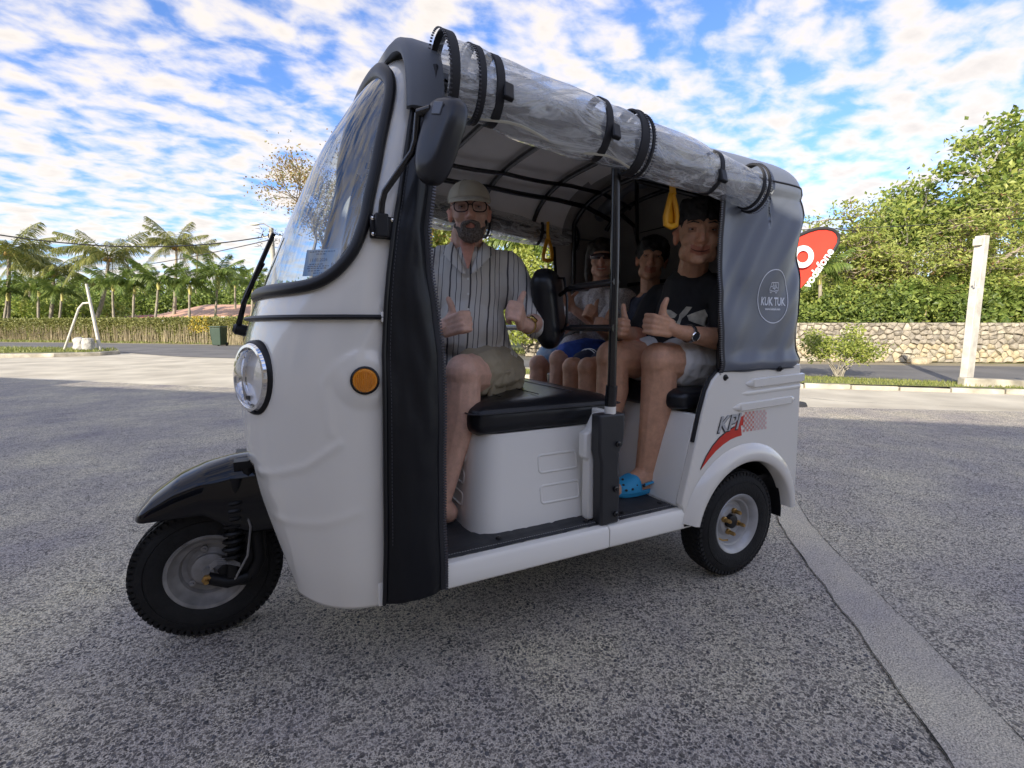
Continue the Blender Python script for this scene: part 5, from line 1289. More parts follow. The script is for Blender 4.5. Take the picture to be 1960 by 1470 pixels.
def skinmat(name, col, rough=.5):
    m = bpy.data.materials.new(name); m.use_nodes = True; t = m.node_tree; b = t.nodes['Principled BSDF']; L = t.links.new
    a = N(t, 'ShaderNodeVertexColor', layer_name='tint'); nz = N(t, 'ShaderNodeTexNoise', inp={'Scale': 34.0, 'Detail': 8.0, 'Roughness': .7}); tcn = N(t, 'ShaderNodeTexCoord'); L(tcn.outputs['Object'], nz.inputs['Vector'])
    r = N(t, 'ShaderNodeMapRange'); r.inputs['To Min'].default_value = .82; r.inputs['To Max'].default_value = 1.16; r.inputs['From Min'].default_value = .3; r.inputs['From Max'].default_value = .7; L(nz.outputs[0], r.inputs[0])
    cc = N(t, 'ShaderNodeCombineColor'); [L(r.outputs[0], cc.inputs[i]) for i in range(3)]
    m1 = N(t, 'ShaderNodeMix', data_type='RGBA', blend_type='MULTIPLY'); m1.inputs[0].default_value = 1; m1.inputs[6].default_value = (*col, 1); L(a.outputs[0], m1.inputs[7])
    m2 = N(t, 'ShaderNodeMix', data_type='RGBA', blend_type='MULTIPLY'); m2.inputs[0].default_value = 1; L(m1.outputs[2], m2.inputs[6]); L(cc.outputs[0], m2.inputs[7])
    L(m2.outputs[2], b.inputs['Base Color']); b.inputs['Roughness'].default_value = rough
    b.inputs['Subsurface Weight'].default_value = .12; b.inputs['Subsurface Radius'].default_value = (.02, .008, .004); b.inputs['Subsurface Scale'].default_value = .4
    n2 = N(t, 'ShaderNodeTexNoise', inp={'Scale': 240.0, 'Detail': 2.0}); L(tcn.outputs['Object'], n2.inputs['Vector']); bp = N(t, 'ShaderNodeBump'); bp.inputs['Strength'].default_value = .25; bp.inputs['Distance'].default_value = .002; L(n2.outputs[0], bp.inputs['Height']); L(bp.outputs[0], b.inputs['Normal'])
    return m
m_eye = mat('eye_white', (.33, .30, .29), .15); m_iris = mat('iris', (.03, .02, .015), .1); m_teeth = mat('teeth', (.65, .62, .55), .3)

def fist(mb, wrist, c, fwd, up, palm, s=1.0, thumb_len=1.0):
    """thumbs-up hand: palm body, four curled fingers, thumb standing from the side of the palm"""
    f = Vector(fwd).normalized(); u = Vector(up); u = (u-f*u.dot(f)).normalized(); n = Vector(palm); n = (n-f*n.dot(f)-u*n.dot(u)).normalized(); c = Vector(c)
    P_ = lambda a, b, d: c+f*(a*s)+u*(b*s)+n*(d*s)
    for b in (-.028, -.010, .008, .026): mb.cap(P_(-.045, b*.8, 0), P_(.030, b, -.004), .014*s, .0125*s)
    mb.cap(wrist, P_(-.045, 0, 0), .025*s, .024*s)
    for i, (b, l, r) in enumerate(((.029, 1.0, .0102), (.0095, 1.05, .0105), (-.010, 1.0, .0100), (-.029, .84, .0090))):
        k0 = P_(.034, b, -.004); k1 = P_(.040+.006*l, b*1.02, .030*l); k2 = P_(.014, b*.96, .043*l); k3 = P_(-.006, b*.92, .030)
        mb.cap(k0, k1, (r+.0012)*s, r*s); mb.cap(k1, k2, r*s, r*.93*s); mb.cap(k2, k3, r*.93*s, r*.85*s)
    t0 = P_(-.038, .018, .010); t1 = P_(-.010, .046, .016); t2 = P_(-.006, .074*thumb_len, .012); t3 = P_(-.010, .098*thumb_len, .008)
    mb.cap(t0, t1, .0175*s, .0150*s); mb.cap(t1, t2, .0140*s, .0122*s); mb.cap(t2, t3, .0126*s, .0102*s)
    nail = MB(); return P_, t2, t3

def head(mb, c, f, u, s=1.0, wide=1.0, smile=0.0):
    f = Vector(f).normalized(); u = Vector(u); u = (u-f*u.dot(f)).normalized(); l = u.cross(f)
    rot = Matrix((l, f, u)).transposed(); c = Vector(c)
    P_ = lambda x, y, z: c+l*(x*s*wide)+f*(y*s)+u*(z*s)
    E_ = lambda x, y, z, a, b, d, r=None: mb.ell(P_(x, y, z), (a*s*wide, b*s, d*s), rot if r is None else rot @ r, 18, 12)
    E_(0, -.012, .030, .073, .092, .088); E_(0, .018, .0, .064, .070, .080); E_(0, .026, -.055, .054, .058, .055)
    E_(0, .060, -.092, .024, .022, .018)
    for q in (-1, 1):
        E_(q*.036, .054, -.022, .026, .028, .026); E_(q*.040, .022, -.064, .022, .036, .032)
        E_(q*.074, -.004, -.008, .010, .019, .031, Matrix.Rotation(q*.25, 3, 'Z')); mb.cap(P_(q*.075, -.012, .015), P_(q*.084, -.016, .008), .007*s)
        mb.cap(P_(q*.014, .083, .034), P_(q*.044, .070, .034), .0085*s, .0065*s)
        mb.cap(P_(q*.010, .092, -.030), P_(q*.013, .088, -.028), .0085*s)
        if smile: mb.cap(P_(q*.031, .068, -.045), P_(q*.040, .057, -.052), .010*s)
    mb.cap(P_(0, .084, .022), P_(0, .104, -.024), .0085*s, .0125*s)
    mb.cap(P_(0, .085, -.044), P_(0, .084, -.050), .010*s)
    for z, r, yy in ((-.0565, .0068, .082), (-.069, .0078, .079)):
        mb.cap(P_(-.022, yy-.010, z+.006*smile), P_(0, yy, z), r*.6*s, r*s); mb.cap(P_(.022, yy-.010, z+.006*smile), P_(0, yy, z), r*.6*s, r*s)
    def tint(v):
        d = v-c; x, y, z = d.dot(l)/s/wide, d.dot(f)/s, d.dot(u)/s
        if y > .05 and abs(x) < .03 and -.078 < z-.006*smile*abs(x)/.022 < -.049: return (.82, .56, .56)
        if y > .05 and .018 < abs(x) < .044 and .002 < z < .02: return (.62, .52, .5)
        if y > .06 and abs(x) < .02 and -.04 < z < 0: return (1.06, .94, .92)
        if abs(x) > .068 and y < .02: return (1.05, .82, .78)
        return (1, 1, 1)
    return P_, tint, rot
def eyes(P_, rot, s, root, squint=1.0):
    for q in (-1, 1):
        mb = MB(); mb.ell(P_(q*.031, .0705, .0125), (.0115*s, .008*s, .0062*s*squint), rot, 12, 8); e = mk('eye', mb, m_eye, root, smooth=180)
        mb = MB(); mb.ell(P_(q*.031, .0775, .0125), (.0052*s, .003*s, .0050*s*squint), rot, 10, 6); mk('iris', mb, m_iris, e, smooth=180)
def brows(P_, s, root, m, dz=0):
    for q in (-1, 1):
        mb = MB(); mb.tube([P_(q*.014, .0915, .036+dz), P_(q*.032, .086, .0415+dz), P_(q*.05, .070, .036+dz)], [.0035*s, .0042*s, .002*s], 6, flat=.6); mk('eyebrow', mb, m, root, smooth=180)

def limb(mb, pts, rs):
    for i in range(len(pts)-1): mb.cap(pts[i], pts[i+1], rs[i], rs[i+1])
V3 = lambda *a: Vector(a)
def leg(mb, hip, knee, ank, toe, s=1.0, bare=False):
    hip, knee, ank, toe = map(Vector, (hip, knee, ank, toe)); sh = ank-knee; t = (toe-ank); t.z = 0; t.normalize()
    limb(mb, [hip, hip.lerp(knee, .5), knee], [.088*s, .074*s, .056*s])
    k = (knee-hip).normalized(); mb.ell(knee+k*.004+Vector((0, 0, .002)), (.054*s, .054*s, .058*s))
    limb(mb, [knee, knee+sh*.3-t*.018*s, knee+sh*.62-t*.010*s, ank], [.052*s, .056*s, .043*s, .033*s])
    mb.cap(knee+sh*.12+t*.004, ank, .043*s, .030*s)
    mb.cap(ank+Vector((0, 0, -.01)), ank-t*.03+Vector((0, 0, -.045)), .033*s, .032*s)
    mb.cap(ank+Vector((0, 0, -.015)), ank+t*.11+Vector((0, 0, -.048)), .036*s, .028*s); mb.cap(ank+t*.02+Vector((0, 0, -.055)), ank+t*.16+Vector((0, 0, -.056)), .032*s, .022*s)
def fabric_wr(amp, sc=9, seed=0, zs=1.0):
    def f(v): return amp*(noise.noise(Vector((v.x*sc, v.y*sc, v.z*sc*zs+seed)))+.55*noise.noise(Vector((v.x*sc*2.6+seed, v.y*sc*2.6, v.z*sc*2*zs)))+.25*noise.noise(Vector((v.x*sc*6, v.y*sc*6+seed, v.z*sc*5*zs))))
    return f
def wristwatch(c, ax, r, root, mband, mcase, face_dir, big=1.0, name='wristwatch'):
    ax = Vector(ax).normalized(); c = Vector(c)
    mb = MB(); mb.lathe([(r, -.008), (r+.004, -.007), (r+.004, .007), (r, .008), (r, -.008)], c, ax, 30); w = mk(name, mb, mband, root)
    d = Vector(face_dir); d = (d-ax*d.dot(ax)).normalized(); q = c+d*(r+.003)
    mb = MB(); mb.lathe([(.0, -.003), (.017*big, -.003), (.018*big, .003), (.016*big, .007), (.014*big, .006), (0, .006)], q, d, 24); cs = mk('watch_case', mb, mcase, w)
    mb = MB(); mb.lathe([(.0135*big, .0063), (0, .0067)], q, d, 20); mk('dial', mb, mat('dial_dark', (.04, .045, .05), .2), cs)

# ---------------------------------------------------------------- driver
def stripe_shirt():
    m = bpy.data.materials.new('striped_linen_shirt'); m.use_nodes = True; t = m.node_tree; b = t.nodes['Principled BSDF']; L = t.links.new
    tcn = N(t, 'ShaderNodeTexCoord'); nzv = N(t, 'ShaderNodeTexNoise', inp={'Scale': 6.0, 'Detail': 2.0}); L(tcn.outputs['Object'], nzv.inputs['Vector'])
    # horizontal coordinate across the chest
    dt = N(t, 'ShaderNodeVectorMath', operation='DOT_PRODUCT'); L(tcn.outputs['Object'], dt.inputs[0]); dt.inputs[1].default_value = (.93, -.37, .06)
    a = N(t, 'ShaderNodeMath', operation='MULTIPLY_ADD'); L(nzv.outputs[0], a.inputs[0]); a.inputs[1].default_value = .022; L(dt.outputs['Value'], a.inputs[2])
    def stripes(per, w, ph):
        m1 = N(t, 'ShaderNodeMath', operation='MULTIPLY_ADD'); L(a.outputs[0], m1.inputs[0]); m1.inputs[1].default_value = 1/per; m1.inputs[2].default_value = ph
        fr_n = N(t, 'ShaderNodeMath', operation='FRACT'); L(m1.outputs[0], fr_n.inputs[0]); lt_ = N(t, 'ShaderNodeMath', operation='LESS_THAN'); L(fr_n.outputs[0], lt_.inputs[0]); lt_.inputs[1].default_value = w/per; return lt_.outputs[0]
    s1, s2, s3 = stripes(.078, .0068, .1), stripes(.078, .0028, .38), stripes(.078, .0030, .62)
    mx1 = N(t, 'ShaderNodeMath', operation='MAXIMUM'); L(s1, mx1.inputs[0]); L(s2, mx1.inputs[1]); mx2 = N(t, 'ShaderNodeMath', operation='MAXIMUM'); L(mx1.outputs[0], mx2.inputs[0]); L(s3, mx2.inputs[1])
    c = N(t, 'ShaderNodeMix', data_type='RGBA'); c.inputs[6].default_value = (.60, .565, .51, 1); c.inputs[7].default_value = (.085, .075, .08, 1); L(mx2.outputs[0], c.inputs[0]); L(c.outputs[2], b.inputs['Base Color'])
    b.inputs['Roughness'].default_value = .85; n2 = N(t, 'ShaderNodeTexNoise', inp={'Scale': 160.0, 'Detail': 2.0}); L(tcn.outputs['Object'], n2.inputs['Vector']); bp = N(t, 'ShaderNodeBump'); bp.inputs['Strength'].default_value = .3; bp.inputs['Distance'].default_value = .002; L(n2.outputs[0], bp.inputs['Height']); L(bp.outputs[0], b.inputs['Normal'])
    return m
D = empty('person', (.92, .05, .80), label='driver in striped shirt, beige cap and glasses giving two thumbs up', cat='person')
sk = skinmat('skin_fair', (.62, .37, .27)); beard = mat('greying_beard', (.06, .045, .038), .95, nscale=160, col2=(.22, .185, .16), bump=.6, bscale=220, bdist=.004)
mb = MB(); hf = V3(.34, .94, -.05); P_, tint, rot = head(mb, (1.005, .035, 1.545), hf, (.02, .0, 1), .98, 1.09)
mb.cap((1.005, .005, 1.47), (1.0, -.03, 1.36), .066, .076)
pel = V3(.93, -.02, .88); mb.cap(pel, (1.0, -.03, 1.12), .13, .135); mb.cap((1.0, -.02, 1.12), (1.0, -.03, 1.29), .135, .12)
shL, shR = V3(.835, .03, 1.345), V3(1.170, -.10, 1.345)
mb.cap(shL, shR, .055, .055)
elL, wrL = V3(.760, .16, 1.10), V3(.895, .325, 1.085); hL = V3(.950, .375, 1.118)
elR, wrR = V3(1.285, .05, 1.09), V3(1.235, .29, 1.075); hR = V3(1.190, .345, 1.090)
limb(mb, [shL, shL.lerp(elL, .5), elL, elL.lerp(wrL, .3), wrL], [.052, .046, .041, .042, .027]); limb(mb, [shR, shR.lerp(elR, .5), elR, elR.lerp(wrR, .3), wrR], [.052, .046, .041, .042, .027])
fist(mb, wrL, hL, (.45, .55, .35), (-.10, .05, 1), (.75, -.45, .0), 1.02, 1.05); fist(mb, wrR, hR, (-.35, .55, .18), (-.05, .0, 1), (-.85, -.3, 0), 1.0, .98)
leg(mb, (.90, .08, .885), (1.155, .335, .915), (1.255, .345, .46), (1.42, .36, .40), 1.2); leg(mb, (.98, -.10, .885), (1.33, -.13, .93), (1.40, -.15, .46), (1.56, -.16, .40))
# a lighter strip where veins and tan differ is left to the skin texture
body = remeshed('body', mb, .0045, sk, D, 4, colfn=tint)
eyes(P_, rot, .98, D, .7); brows(P_, .98, D, beard)
mb = MB()
B = lambda x, y, z, r, r2=None: mb.ell(P_(x, y, z), (r, r2 or r, r), rot, 10, 8)
for q in (-1, 1):
    for k in range(5):
        f = .35+.65*k/4; B(q*(.060-.026*f), .016+.052*f, -.040-.050*f, .0125)
    mb.cap(P_(q*.028, .078, -.058), P_(q*.026, .075, -.085), .011, .013)
    mb.cap(P_(0, .094, -.046), P_(q*.027, .080, -.054), .0075, .0085); mb.cap(P_(0, .083, -.080), P_(q*.024, .076, -.080), .010, .011)
for q in (-.03, -.015, 0, .015, .03): B(q, .074-.25*abs(q), -.094, .0205)
B(0, .068, -.108, .022); B(.018, .06, -.106, .02); B(-.018, .06, -.106, .02)
remeshed('beard', mb, .0042, beard, D, 2, fabric_wr(.002, 60))
m_cap = mat('beige_cap_cotton', (.52, .46, .35), .85, nz=.06, nscale=20, bump=.4, bscale=200, bdist=.002)
# cap: crown of six panels with seams, curved peak
mb = MB(); rings = []
for i in range(13):
    th = i/12*math.pi/2*.98
    rings.append([P_(.0815*math.cos(th)**.75*math.cos(a)*(1+.006*math.cos(6*a)), -.012+.101*math.cos(th)**.75*math.sin(a)*(1+.006*math.cos(6*a)), .046+.084*math.sin(th)) for a in [2*math.pi*k/48 for k in range(48)]])
mb.loft(rings, True, True); cp_ = mk('cap', mb, m_cap, D, smooth=180)
mb = MB(); rings = []
for k in range(25):
    a = math.pi*(.12+.76*k/24); e = max(0.0, math.sin((a-.12*math.pi)/(.76*math.pi)*math.pi)); row = []
    for f in (0, .25, .5, .75, 1):
        rx = .0815*math.cos(a); ry = -.012+.101*math.sin(a); row.append(P_(rx*(1+.04*f), ry+.086*f*e**.5, .052-.022*f*e+.0-.34*abs(rx)**1.5*f*1.3-(.010*f)))
    rings.append(row)
mb.loft(rings, False, False); mk('peak', mb, m_cap, cp_, smooth=180, thick=.004)
mb = MB(); mb.ell(P_(0, -.012, .131), (.006, .006, .004), rot); mk('cap_button', mb, m_cap, cp_)
for k in range(3):
    mb = MB(); a = k*math.pi/3+.0; mb.tube([P_(.0825*math.cos(th)**.75*math.cos(a)*sg, -.012+.102*math.cos(th)**.75*math.sin(a)*sg, .046+.0855*math.sin(th)) for sg, th in [(1, q) for q in np.linspace(.0, 1.5, 12)]+[(-1, q) for q in np.linspace(1.5, 0, 12)]], .0011, 4); mk('seam', mb, m_cap, cp_)
m_spec = mat('dark_spectacle_frame', (.03, .015, .018), .25)
def lensring(mb, cx, w, h):
    pts = [P_(cx+w*math.copysign(abs(math.cos(a))**.75, math.cos(a)), .0955-.5*abs(cx+w*math.cos(a))**1.6, .010+h*math.copysign(abs(math.sin(a))**.75, math.sin(a))+(.002 if math.sin(a) > 0 else 0)) for a in [2*math.pi*k/20 for k in range(20)]]
    ringtube(mb, pts, .0024, 6)
mb = MB(); lensring(mb, -.0335, .026, .0205); lensring(mb, .0335, .026, .0205); mb.tube([P_(-.008, .0965, .016), P_(0, .099, .018), P_(.008, .0965, .016)], .002, 6)
for q in (-1, 1): mb.tube([P_(q*.059, .091, .020), P_(q*.073, .05, .018), P_(q*.0775, -.005, .012)], .0018, 6)
gl_ = mk('glasses', mb, m_spec, D, smooth=60)
for q in (-1, 1):
    mb = MB(); mb.add([P_(q*.0335+.0245*math.cos(a), .0952-.5*abs(q*.0335+.0245*math.cos(a))**1.6, .010+.019*math.sin(a)) for a in [2*math.pi*k/20 for k in range(20)]], [tuple(range(20))]); mk('lens', mb, m_lens, gl_, smooth=0)
m_shirt = stripe_shirt()
mb = MB()
mb.cap((.93, -.02, .90), (.995, -.02, 1.10), .150, .158); mb.cap((.995, -.02, 1.08), (1.0, -.03, 1.30), .157, .142); mb.ell((1.02, .05, 1.06), (.15, .12, .15)); mb.cap((.87, .01, 1.25), (1.13, -.07, 1.25), .10, .10)
mb.cap(shL+V3(.03, 0, .0), shR-V3(.03, 0, .0), .070, .070); mb.cap((.915, .0, 1.375), (1.09, -.06, 1.375), .055, .055)
limb(mb, [shL, shL.lerp(elL, .55), elL.lerp(wrL, .12)], [.068, .066, .064]); limb(mb, [shR, shR.lerp(elR, .55), elR.lerp(wrR, .06)], [.068, .066, .062])
mb.cap((.88, .05, .91), (1.0, .12, .93), .10, .09); mb.cap((.98, -.05, .90), (1.05, .03, .93), .12, .10)
sw = fabric_wr(.009, 8, 3, .6)
sh_ = remeshed('shirt', mb, .006, m_shirt, D, 4, sw)
# open collar: two folded leaves and the V of skin
l_ = V3(-.93, .37, 0).normalized(); f_v = V3(.37, .93, 0).normalized(); nb = V3(1.003, .005, 1.405)
for q in (1, -1):
    mb = MB()
    A1 = [nb+l_*(q*.062)-f_v*.045+V3(0, 0, .042), nb+l_*(q*.066)+f_v*.02+V3(0, 0, .034), nb+l_*(q*.048)+f_v*.068+V3(0, 0, -.002), nb+l_*(q*.020)+f_v*.108+V3(0, 0, -.068), nb+l_*(q*.002)+f_v*.128+V3(0, 0, -.118)]
    A2 = [nb+l_*(q*.088)-f_v*.055+V3(0, 0, .0), nb+l_*(q*.102)+f_v*.02+V3(0, 0, -.006), nb+l_*(q*.108)+f_v*.078+V3(0, 0, -.030), nb+l_*(q*.055)+f_v*.128+V3(0, 0, -.085), nb+l_*(q*.020)+f_v*.140+V3(0, 0, -.122)]
    mb.loft([A1, [a.lerp(b, .5)+f_v*.010+V3(0, 0, .006) for a, b in zip(A1, A2)], A2], False, False); mk('collar', mb, m_shirt, sh_, smooth=180, thick=.004, sub=2)
mb = MB(); mb.prism([(-.034, .03), (.034, .03), (.024, -.02), (.003, -.095), (-.003, -.095), (-.024, -.02)], lambda a, b, t: nb+l_*a+f_v*(.052+t+.50*(.03-b)-abs(a)*.55)+V3(0, 0, b), 0, .022)
chest = remeshed('open_neck', mb, .005, sk, D, 3, colfn=lambda v: (1.02, .82, .80))
mb = MB()
for k in range(4):
    b = -.135-.06*k; q = nb+f_v*(.137+.018*min(k, 2))+V3(0, 0, b); mb.lathe([(.0045, 0), (.0045, .003), (0, .003)], q, f_v, 10)
mk('button', mb, m_trim, sh_, kind='stuff')
m_sho = mat('khaki_cotton', (.36, .30, .20), .88, nz=.1, nscale=14, bump=.3, bscale=200, bdist=.002)
mb = MB(); hipL, knL = V3(.90, .08, .885), V3(1.155, .335, .925); hipR, knR = V3(.98, -.10, .885), V3(1.33, -.13, .93)
limb(mb, [hipL, hipL.lerp(knL, .35), hipL.lerp(knL, .62)], [.124, .114, .104]); limb(mb, [hipR, hipR.lerp(knR, .45), hipR.lerp(knR, .80)], [.105, .098, .088]); mb.cap((.88, -.05, .885), (.96, -.08, .90), .115, .12)
so_ = remeshed('shorts', mb, .006, m_sho, D, 2, lambda v: fabric_wr(.010, 13, 8)(v)-.018*abs(noise.noise(Vector((v.x*9, v.y*5, v.z*16)))))
mb = MB(); kd = (knL-hipL).normalized(); q = hipL.lerp(knL, .40)+V3(-.02, .088, -.035)
mb.box(q, (.13, .016, .10), Matrix.Rotation(R(38), 3, 'Z') @ Matrix.Rotation(R(-20), 3, 'X')); mk('cargo_pocket', mb, m_sho, so_, bevel=.006)
wristwatch(elL.lerp(wrL, .86), wrL-elL, .0295, D, mat('gold_bracelet', (.42, .28, .08), .25, .9), mat('gold_case', (.55, .38, .12), .2, 1.0), (.2, .9, .4))

# ---------------------------------------------------------------- boy at the opening
Bo = empty('person', (.05, .33, .83), label='smiling boy in black graphic t-shirt and light blue clogs giving thumbs up beside the opening', cat='person')
sk2 = skinmat('skin_tan', (.60, .325, .20))
mb = MB(); hf = V3(.62, .70, -.06); P_, tint, rot = head(mb, (.105, .415, 1.468), hf, (-.06, .04, 1), 1.15, 1.10, 1.3)
mb.cap((.075, .37, 1.40), (.045, .32, 1.28), .062, .068)
mb.cap((.0, .28, .90), (.0, .28, 1.15), .15, .15); mb.cap((.0, .28, 1.12), (.02, .30, 1.24), .145, .12)
sL, sR = V3(.00, .485, 1.215), V3(.04, .125, 1.215); mb.cap(sL, sR, .055, .055)
eL, wL = V3(.00, .505, 1.02), V3(.275, .495, 1.060); hnL = V3(.375, .485, 1.085)
eR, wR = V3(.15, .11, 1.03), V3(.37, .27, 1.055); hnR = V3(.44, .315, 1.075)
limb(mb, [sL, sL.lerp(eL, .5), eL, eL.lerp(wL, .3), wL], [.058, .052, .047, .047, .029]); limb(mb, [sR, sR.lerp(eR, .5), eR, eR.lerp(wR, .3), wR], [.058, .052, .045, .045, .029])
fist(mb, wL, hnL, (1, -.08, .16), (.0, .06, 1), (0, -1, 0), 1.10, 1.0); fist(mb, wR, hnR, (.85, .45, .1), (.05, 0, 1), (-.4, .9, 0), 1.0, 1.0)
hL1, kL1, aL1 = V3(-.02, .36, .91), V3(.300, .405, .935), V3(.335, .385, .455); hR1, kR1, aR1 = V3(-.02, .20, .91), V3(.410, .235, .945), V3(.46, .22, .455)
leg(mb, hL1, kL1, aL1, (.50, .40, .39), 1.38); leg(mb, hR1, kR1, aR1, (.60, .24, .39), 1.32)
remeshed('body', mb, .0045, sk2, Bo, 4, colfn=tint)
eyes(P_, rot, 1.15, Bo, .6); m_hair = mat('black_hair', (.012, .010, .010), .55, bump=.8, bscale=120, bdist=.004)
brows(P_, 1.15, Bo, m_hair, -.003)
mb = MB()
for q in np.linspace(-1, 1, 9): mb.cap(P_(q*.055, .045-.03*abs(q), .105), P_(q*.066, .074-.045*abs(q), .062-.012*abs(q)), .026, .017)
mb.ell(P_(0, -.02, .055), (.100, .113, .100), rot, 20, 14); mb.ell(P_(0, -.045, .02), (.096, .09, .10), rot, 20, 14)
remeshed('hair', mb, .005, m_hair, Bo, 2, fabric_wr(.006, 30))
mb = MB(); mb.tube([P_(-.029, .078, -.054), P_(-.014, .0865, -.0625), P_(0, .0895, -.064), P_(.014, .0865, -.0625), P_(.029, .078, -.054)], [.001, .0026, .003, .0026, .001], 6, flat=.7); mk('mouth_line', mb, mat('mouth_dark', (.05, .012, .012), .6), Bo)
m_bt = mat('black_tshirt', (.012, .012, .014), .8, bump=.3, bscale=180, bdist=.002)
mb = MB(); mb.cap((.0, .28, .89), (.0, .28, 1.12), .168, .165); mb.cap((.0, .28, 1.10), (.02, .30, 1.24), .160, .130); mb.cap(sL, sR, .070, .070); mb.cap((.03, .22, 1.265), (.03, .40, 1.265), .06, .06)
mb.ell((.05, .29, 1.03), (.15, .16, .15))
limb(mb, [sL, sL.lerp(eL, .7)], [.078, .080]); limb(mb, [sR, sR.lerp(eR, .75)], [.078, .076])
ts_ = remeshed('t_shirt', mb, .006, m_bt, Bo, 4, fabric_wr(.007, 8, 5))
# print on the chest: abstract pale shapes, wrapped on the cloth
m_pr = mat('cream_shirt_print', (.50, .47, .38), .8, nz=.35, nscale=25)
me_t = ts_.data; bv2 = BVHTree.FromPolygons([v.co.copy() for v in me_t.vertices], [tuple(p_.vertices) for p_ in me_t.polygons])
pc = V3(.13, .36, 1.125); cv = (CAM-pc).normalized()*.0+V3(.78, .62, 0).normalized(); xr = V3(-.62, .78, 0).normalized()
shapes = [[(-.085, .035), (-.05, .03), (-.02, .010), (-.03, -.006), (-.075, -.004)], [(-.01, .010), (.015, .045), (.04, .043), (.02, .012), (.0, -.012), (-.008, -.045), (-.022, -.035), (-.012, -.01)], [(.02, .005), (.055, .020), (.09, .032), (.105, .005), (.085, -.02), (.10, -.045), (.06, -.03), (.03, -.018)],
          [(-.065, -.02), (-.035, -.012), (-.020, -.022), (-.045, -.045), (-.062, -.04)], [(-.055, -.055), (.0, -.048), (.07, -.052), (.07, -.062), (.0, -.060), (-.05, -.066)]]
for sh in shapes:
    mb = MB(); pv_ = []
    bm_ = bmesh.new(); fv = [bm_.verts.new(pc+xr*a*1.0+V3(0, 0, b)+cv*.35) for a, b in sh]; bm_.faces.new(fv); bmesh.ops.triangulate(bm_, faces=bm_.faces); bmesh.ops.subdivide_edges(bm_, edges=bm_.edges, cuts=4, use_grid_fill=True)
    for v in bm_.verts:
        h = bv2.ray_cast(v.co, -cv)
        if h[0] is not None: v.co = h[0]+h[1]*.0022
    bm_.verts.index_update(); mb.add([v.co for v in bm_.verts], [tuple(v.index for v in f.verts) for f in bm_.faces]); bm_.free(); mk('shirt_print', mb, m_pr, ts_, smooth=180, fixn=False)
m_ws = mat('off_white_shorts', (.62, .60, .56), .85, nz=.05, nscale=12)
mb = MB(); limb(mb, [hL1, hL1.lerp(kL1, .35), hL1.lerp(kL1, .58)], [.125, .122, .114]); limb(mb, [hR1, hR1.lerp(kR1, .35), hR1.lerp(kR1, .52)], [.125, .120, .112]); mb.cap((-.03, .2, .90), (-.03, .37, .90), .12, .12)
remeshed('shorts', mb, .006, m_ws, Bo, 4, fabric_wr(.008, 10, 1))
wristwatch(eL.lerp(wL, .83), wL-eL, .034, Bo, mat('steel_bracelet', (.30, .30, .31), .25, .9), m_chrome, (.15, .95, -.25), 1.15)
m_croc = mat('light_blue_foam', (.03, .34, .62), .55)
def clog(ank, toe, root, m, s=1.0):
    a, t = Vector(ank), Vector(toe); d = (t-a); d.z = 0; d.normalize(); sd_ = Vector((-d.y, d.x, 0)); base = .3745; c = a+d*.035; c.z = base
    rt_ = Matrix((d, sd_, Vector((0, 0, 1)))).transposed(); mb = MB()
    rings = []
    for z, g in ((0, .94), (.008, 1.0), (.020, 1.0)):
        rings.append([c+rt_ @ Vector(((.135*s*math.cos(q)+.01)*g, (.046+.010*math.cos(q))*s*g*math.sin(q), z)) for q in [2*math.pi*k/28 for k in range(28)]])
    mb.loft(rings); cl = mk('clog', mb, m, root, smooth=50)
    mb = MB(); rings = []
    for i in range(9):
        th = i/8*math.pi/2; rings.append([c+rt_ @ Vector(((.055+(.092)*math.cos(th)*math.cos(q)) if math.cos(q) > -.2 else (.055+.045*math.cos(q)*math.cos(th)*1.0), (.055*math.cos(th)**.6)*math.sin(q), .02+.062*math.sin(th)*(1-.25*math.cos(q)*math.cos(th)))) for q in [2*math.pi*k/28 for k in range(28)]])
    mb.loft(rings, True, True); up_ = mk('upper', mb, m, cl, smooth=60)
    for x, y, z in ((.10, .0, .068), (.085, .028, .062), (.085, -.028, .062), (.115, .02, .052), (.115, -.02, .052), (.065, .045, .05), (.09, .048, .038), (.118, .040, .036)):
        q = c+rt_ @ Vector((x, y, z)); mb = MB(); mb.ell(q, (.006, .006, .005)); mk('vent_hole', mb, m_blk, up_)
    mb = MB(); mb.tube([c+rt_ @ Vector((.03, .052, .045)), c+rt_ @ Vector((-.03, .05, .05)), c+rt_ @ Vector((-.095, .03, .06)), c+rt_ @ Vector((-.115, 0, .062)), c+rt_ @ Vector((-.095, -.03, .06)), c+rt_ @ Vector((-.03, -.05, .05)), c+rt_ @ Vector((.03, -.052, .045))], .010, 8, flat=.4, up=(0, 0, 1)); mk('heel_strap', mb, m, cl, smooth=60)
    for q in (-1, 1):
        mb = MB(); mb.lathe([(.008, 0), (.007, .004), (0, .005)], c+rt_ @ Vector((.03, q*.054, .045)), sd_*q, 12); mk('rivet', mb, m_blk, cl)
clog(aL1, (.50, .40, .39), Bo, m_croc, 1.05); clog(aR1, (.60, .24, .39), Bo, m_croc, 1.05)

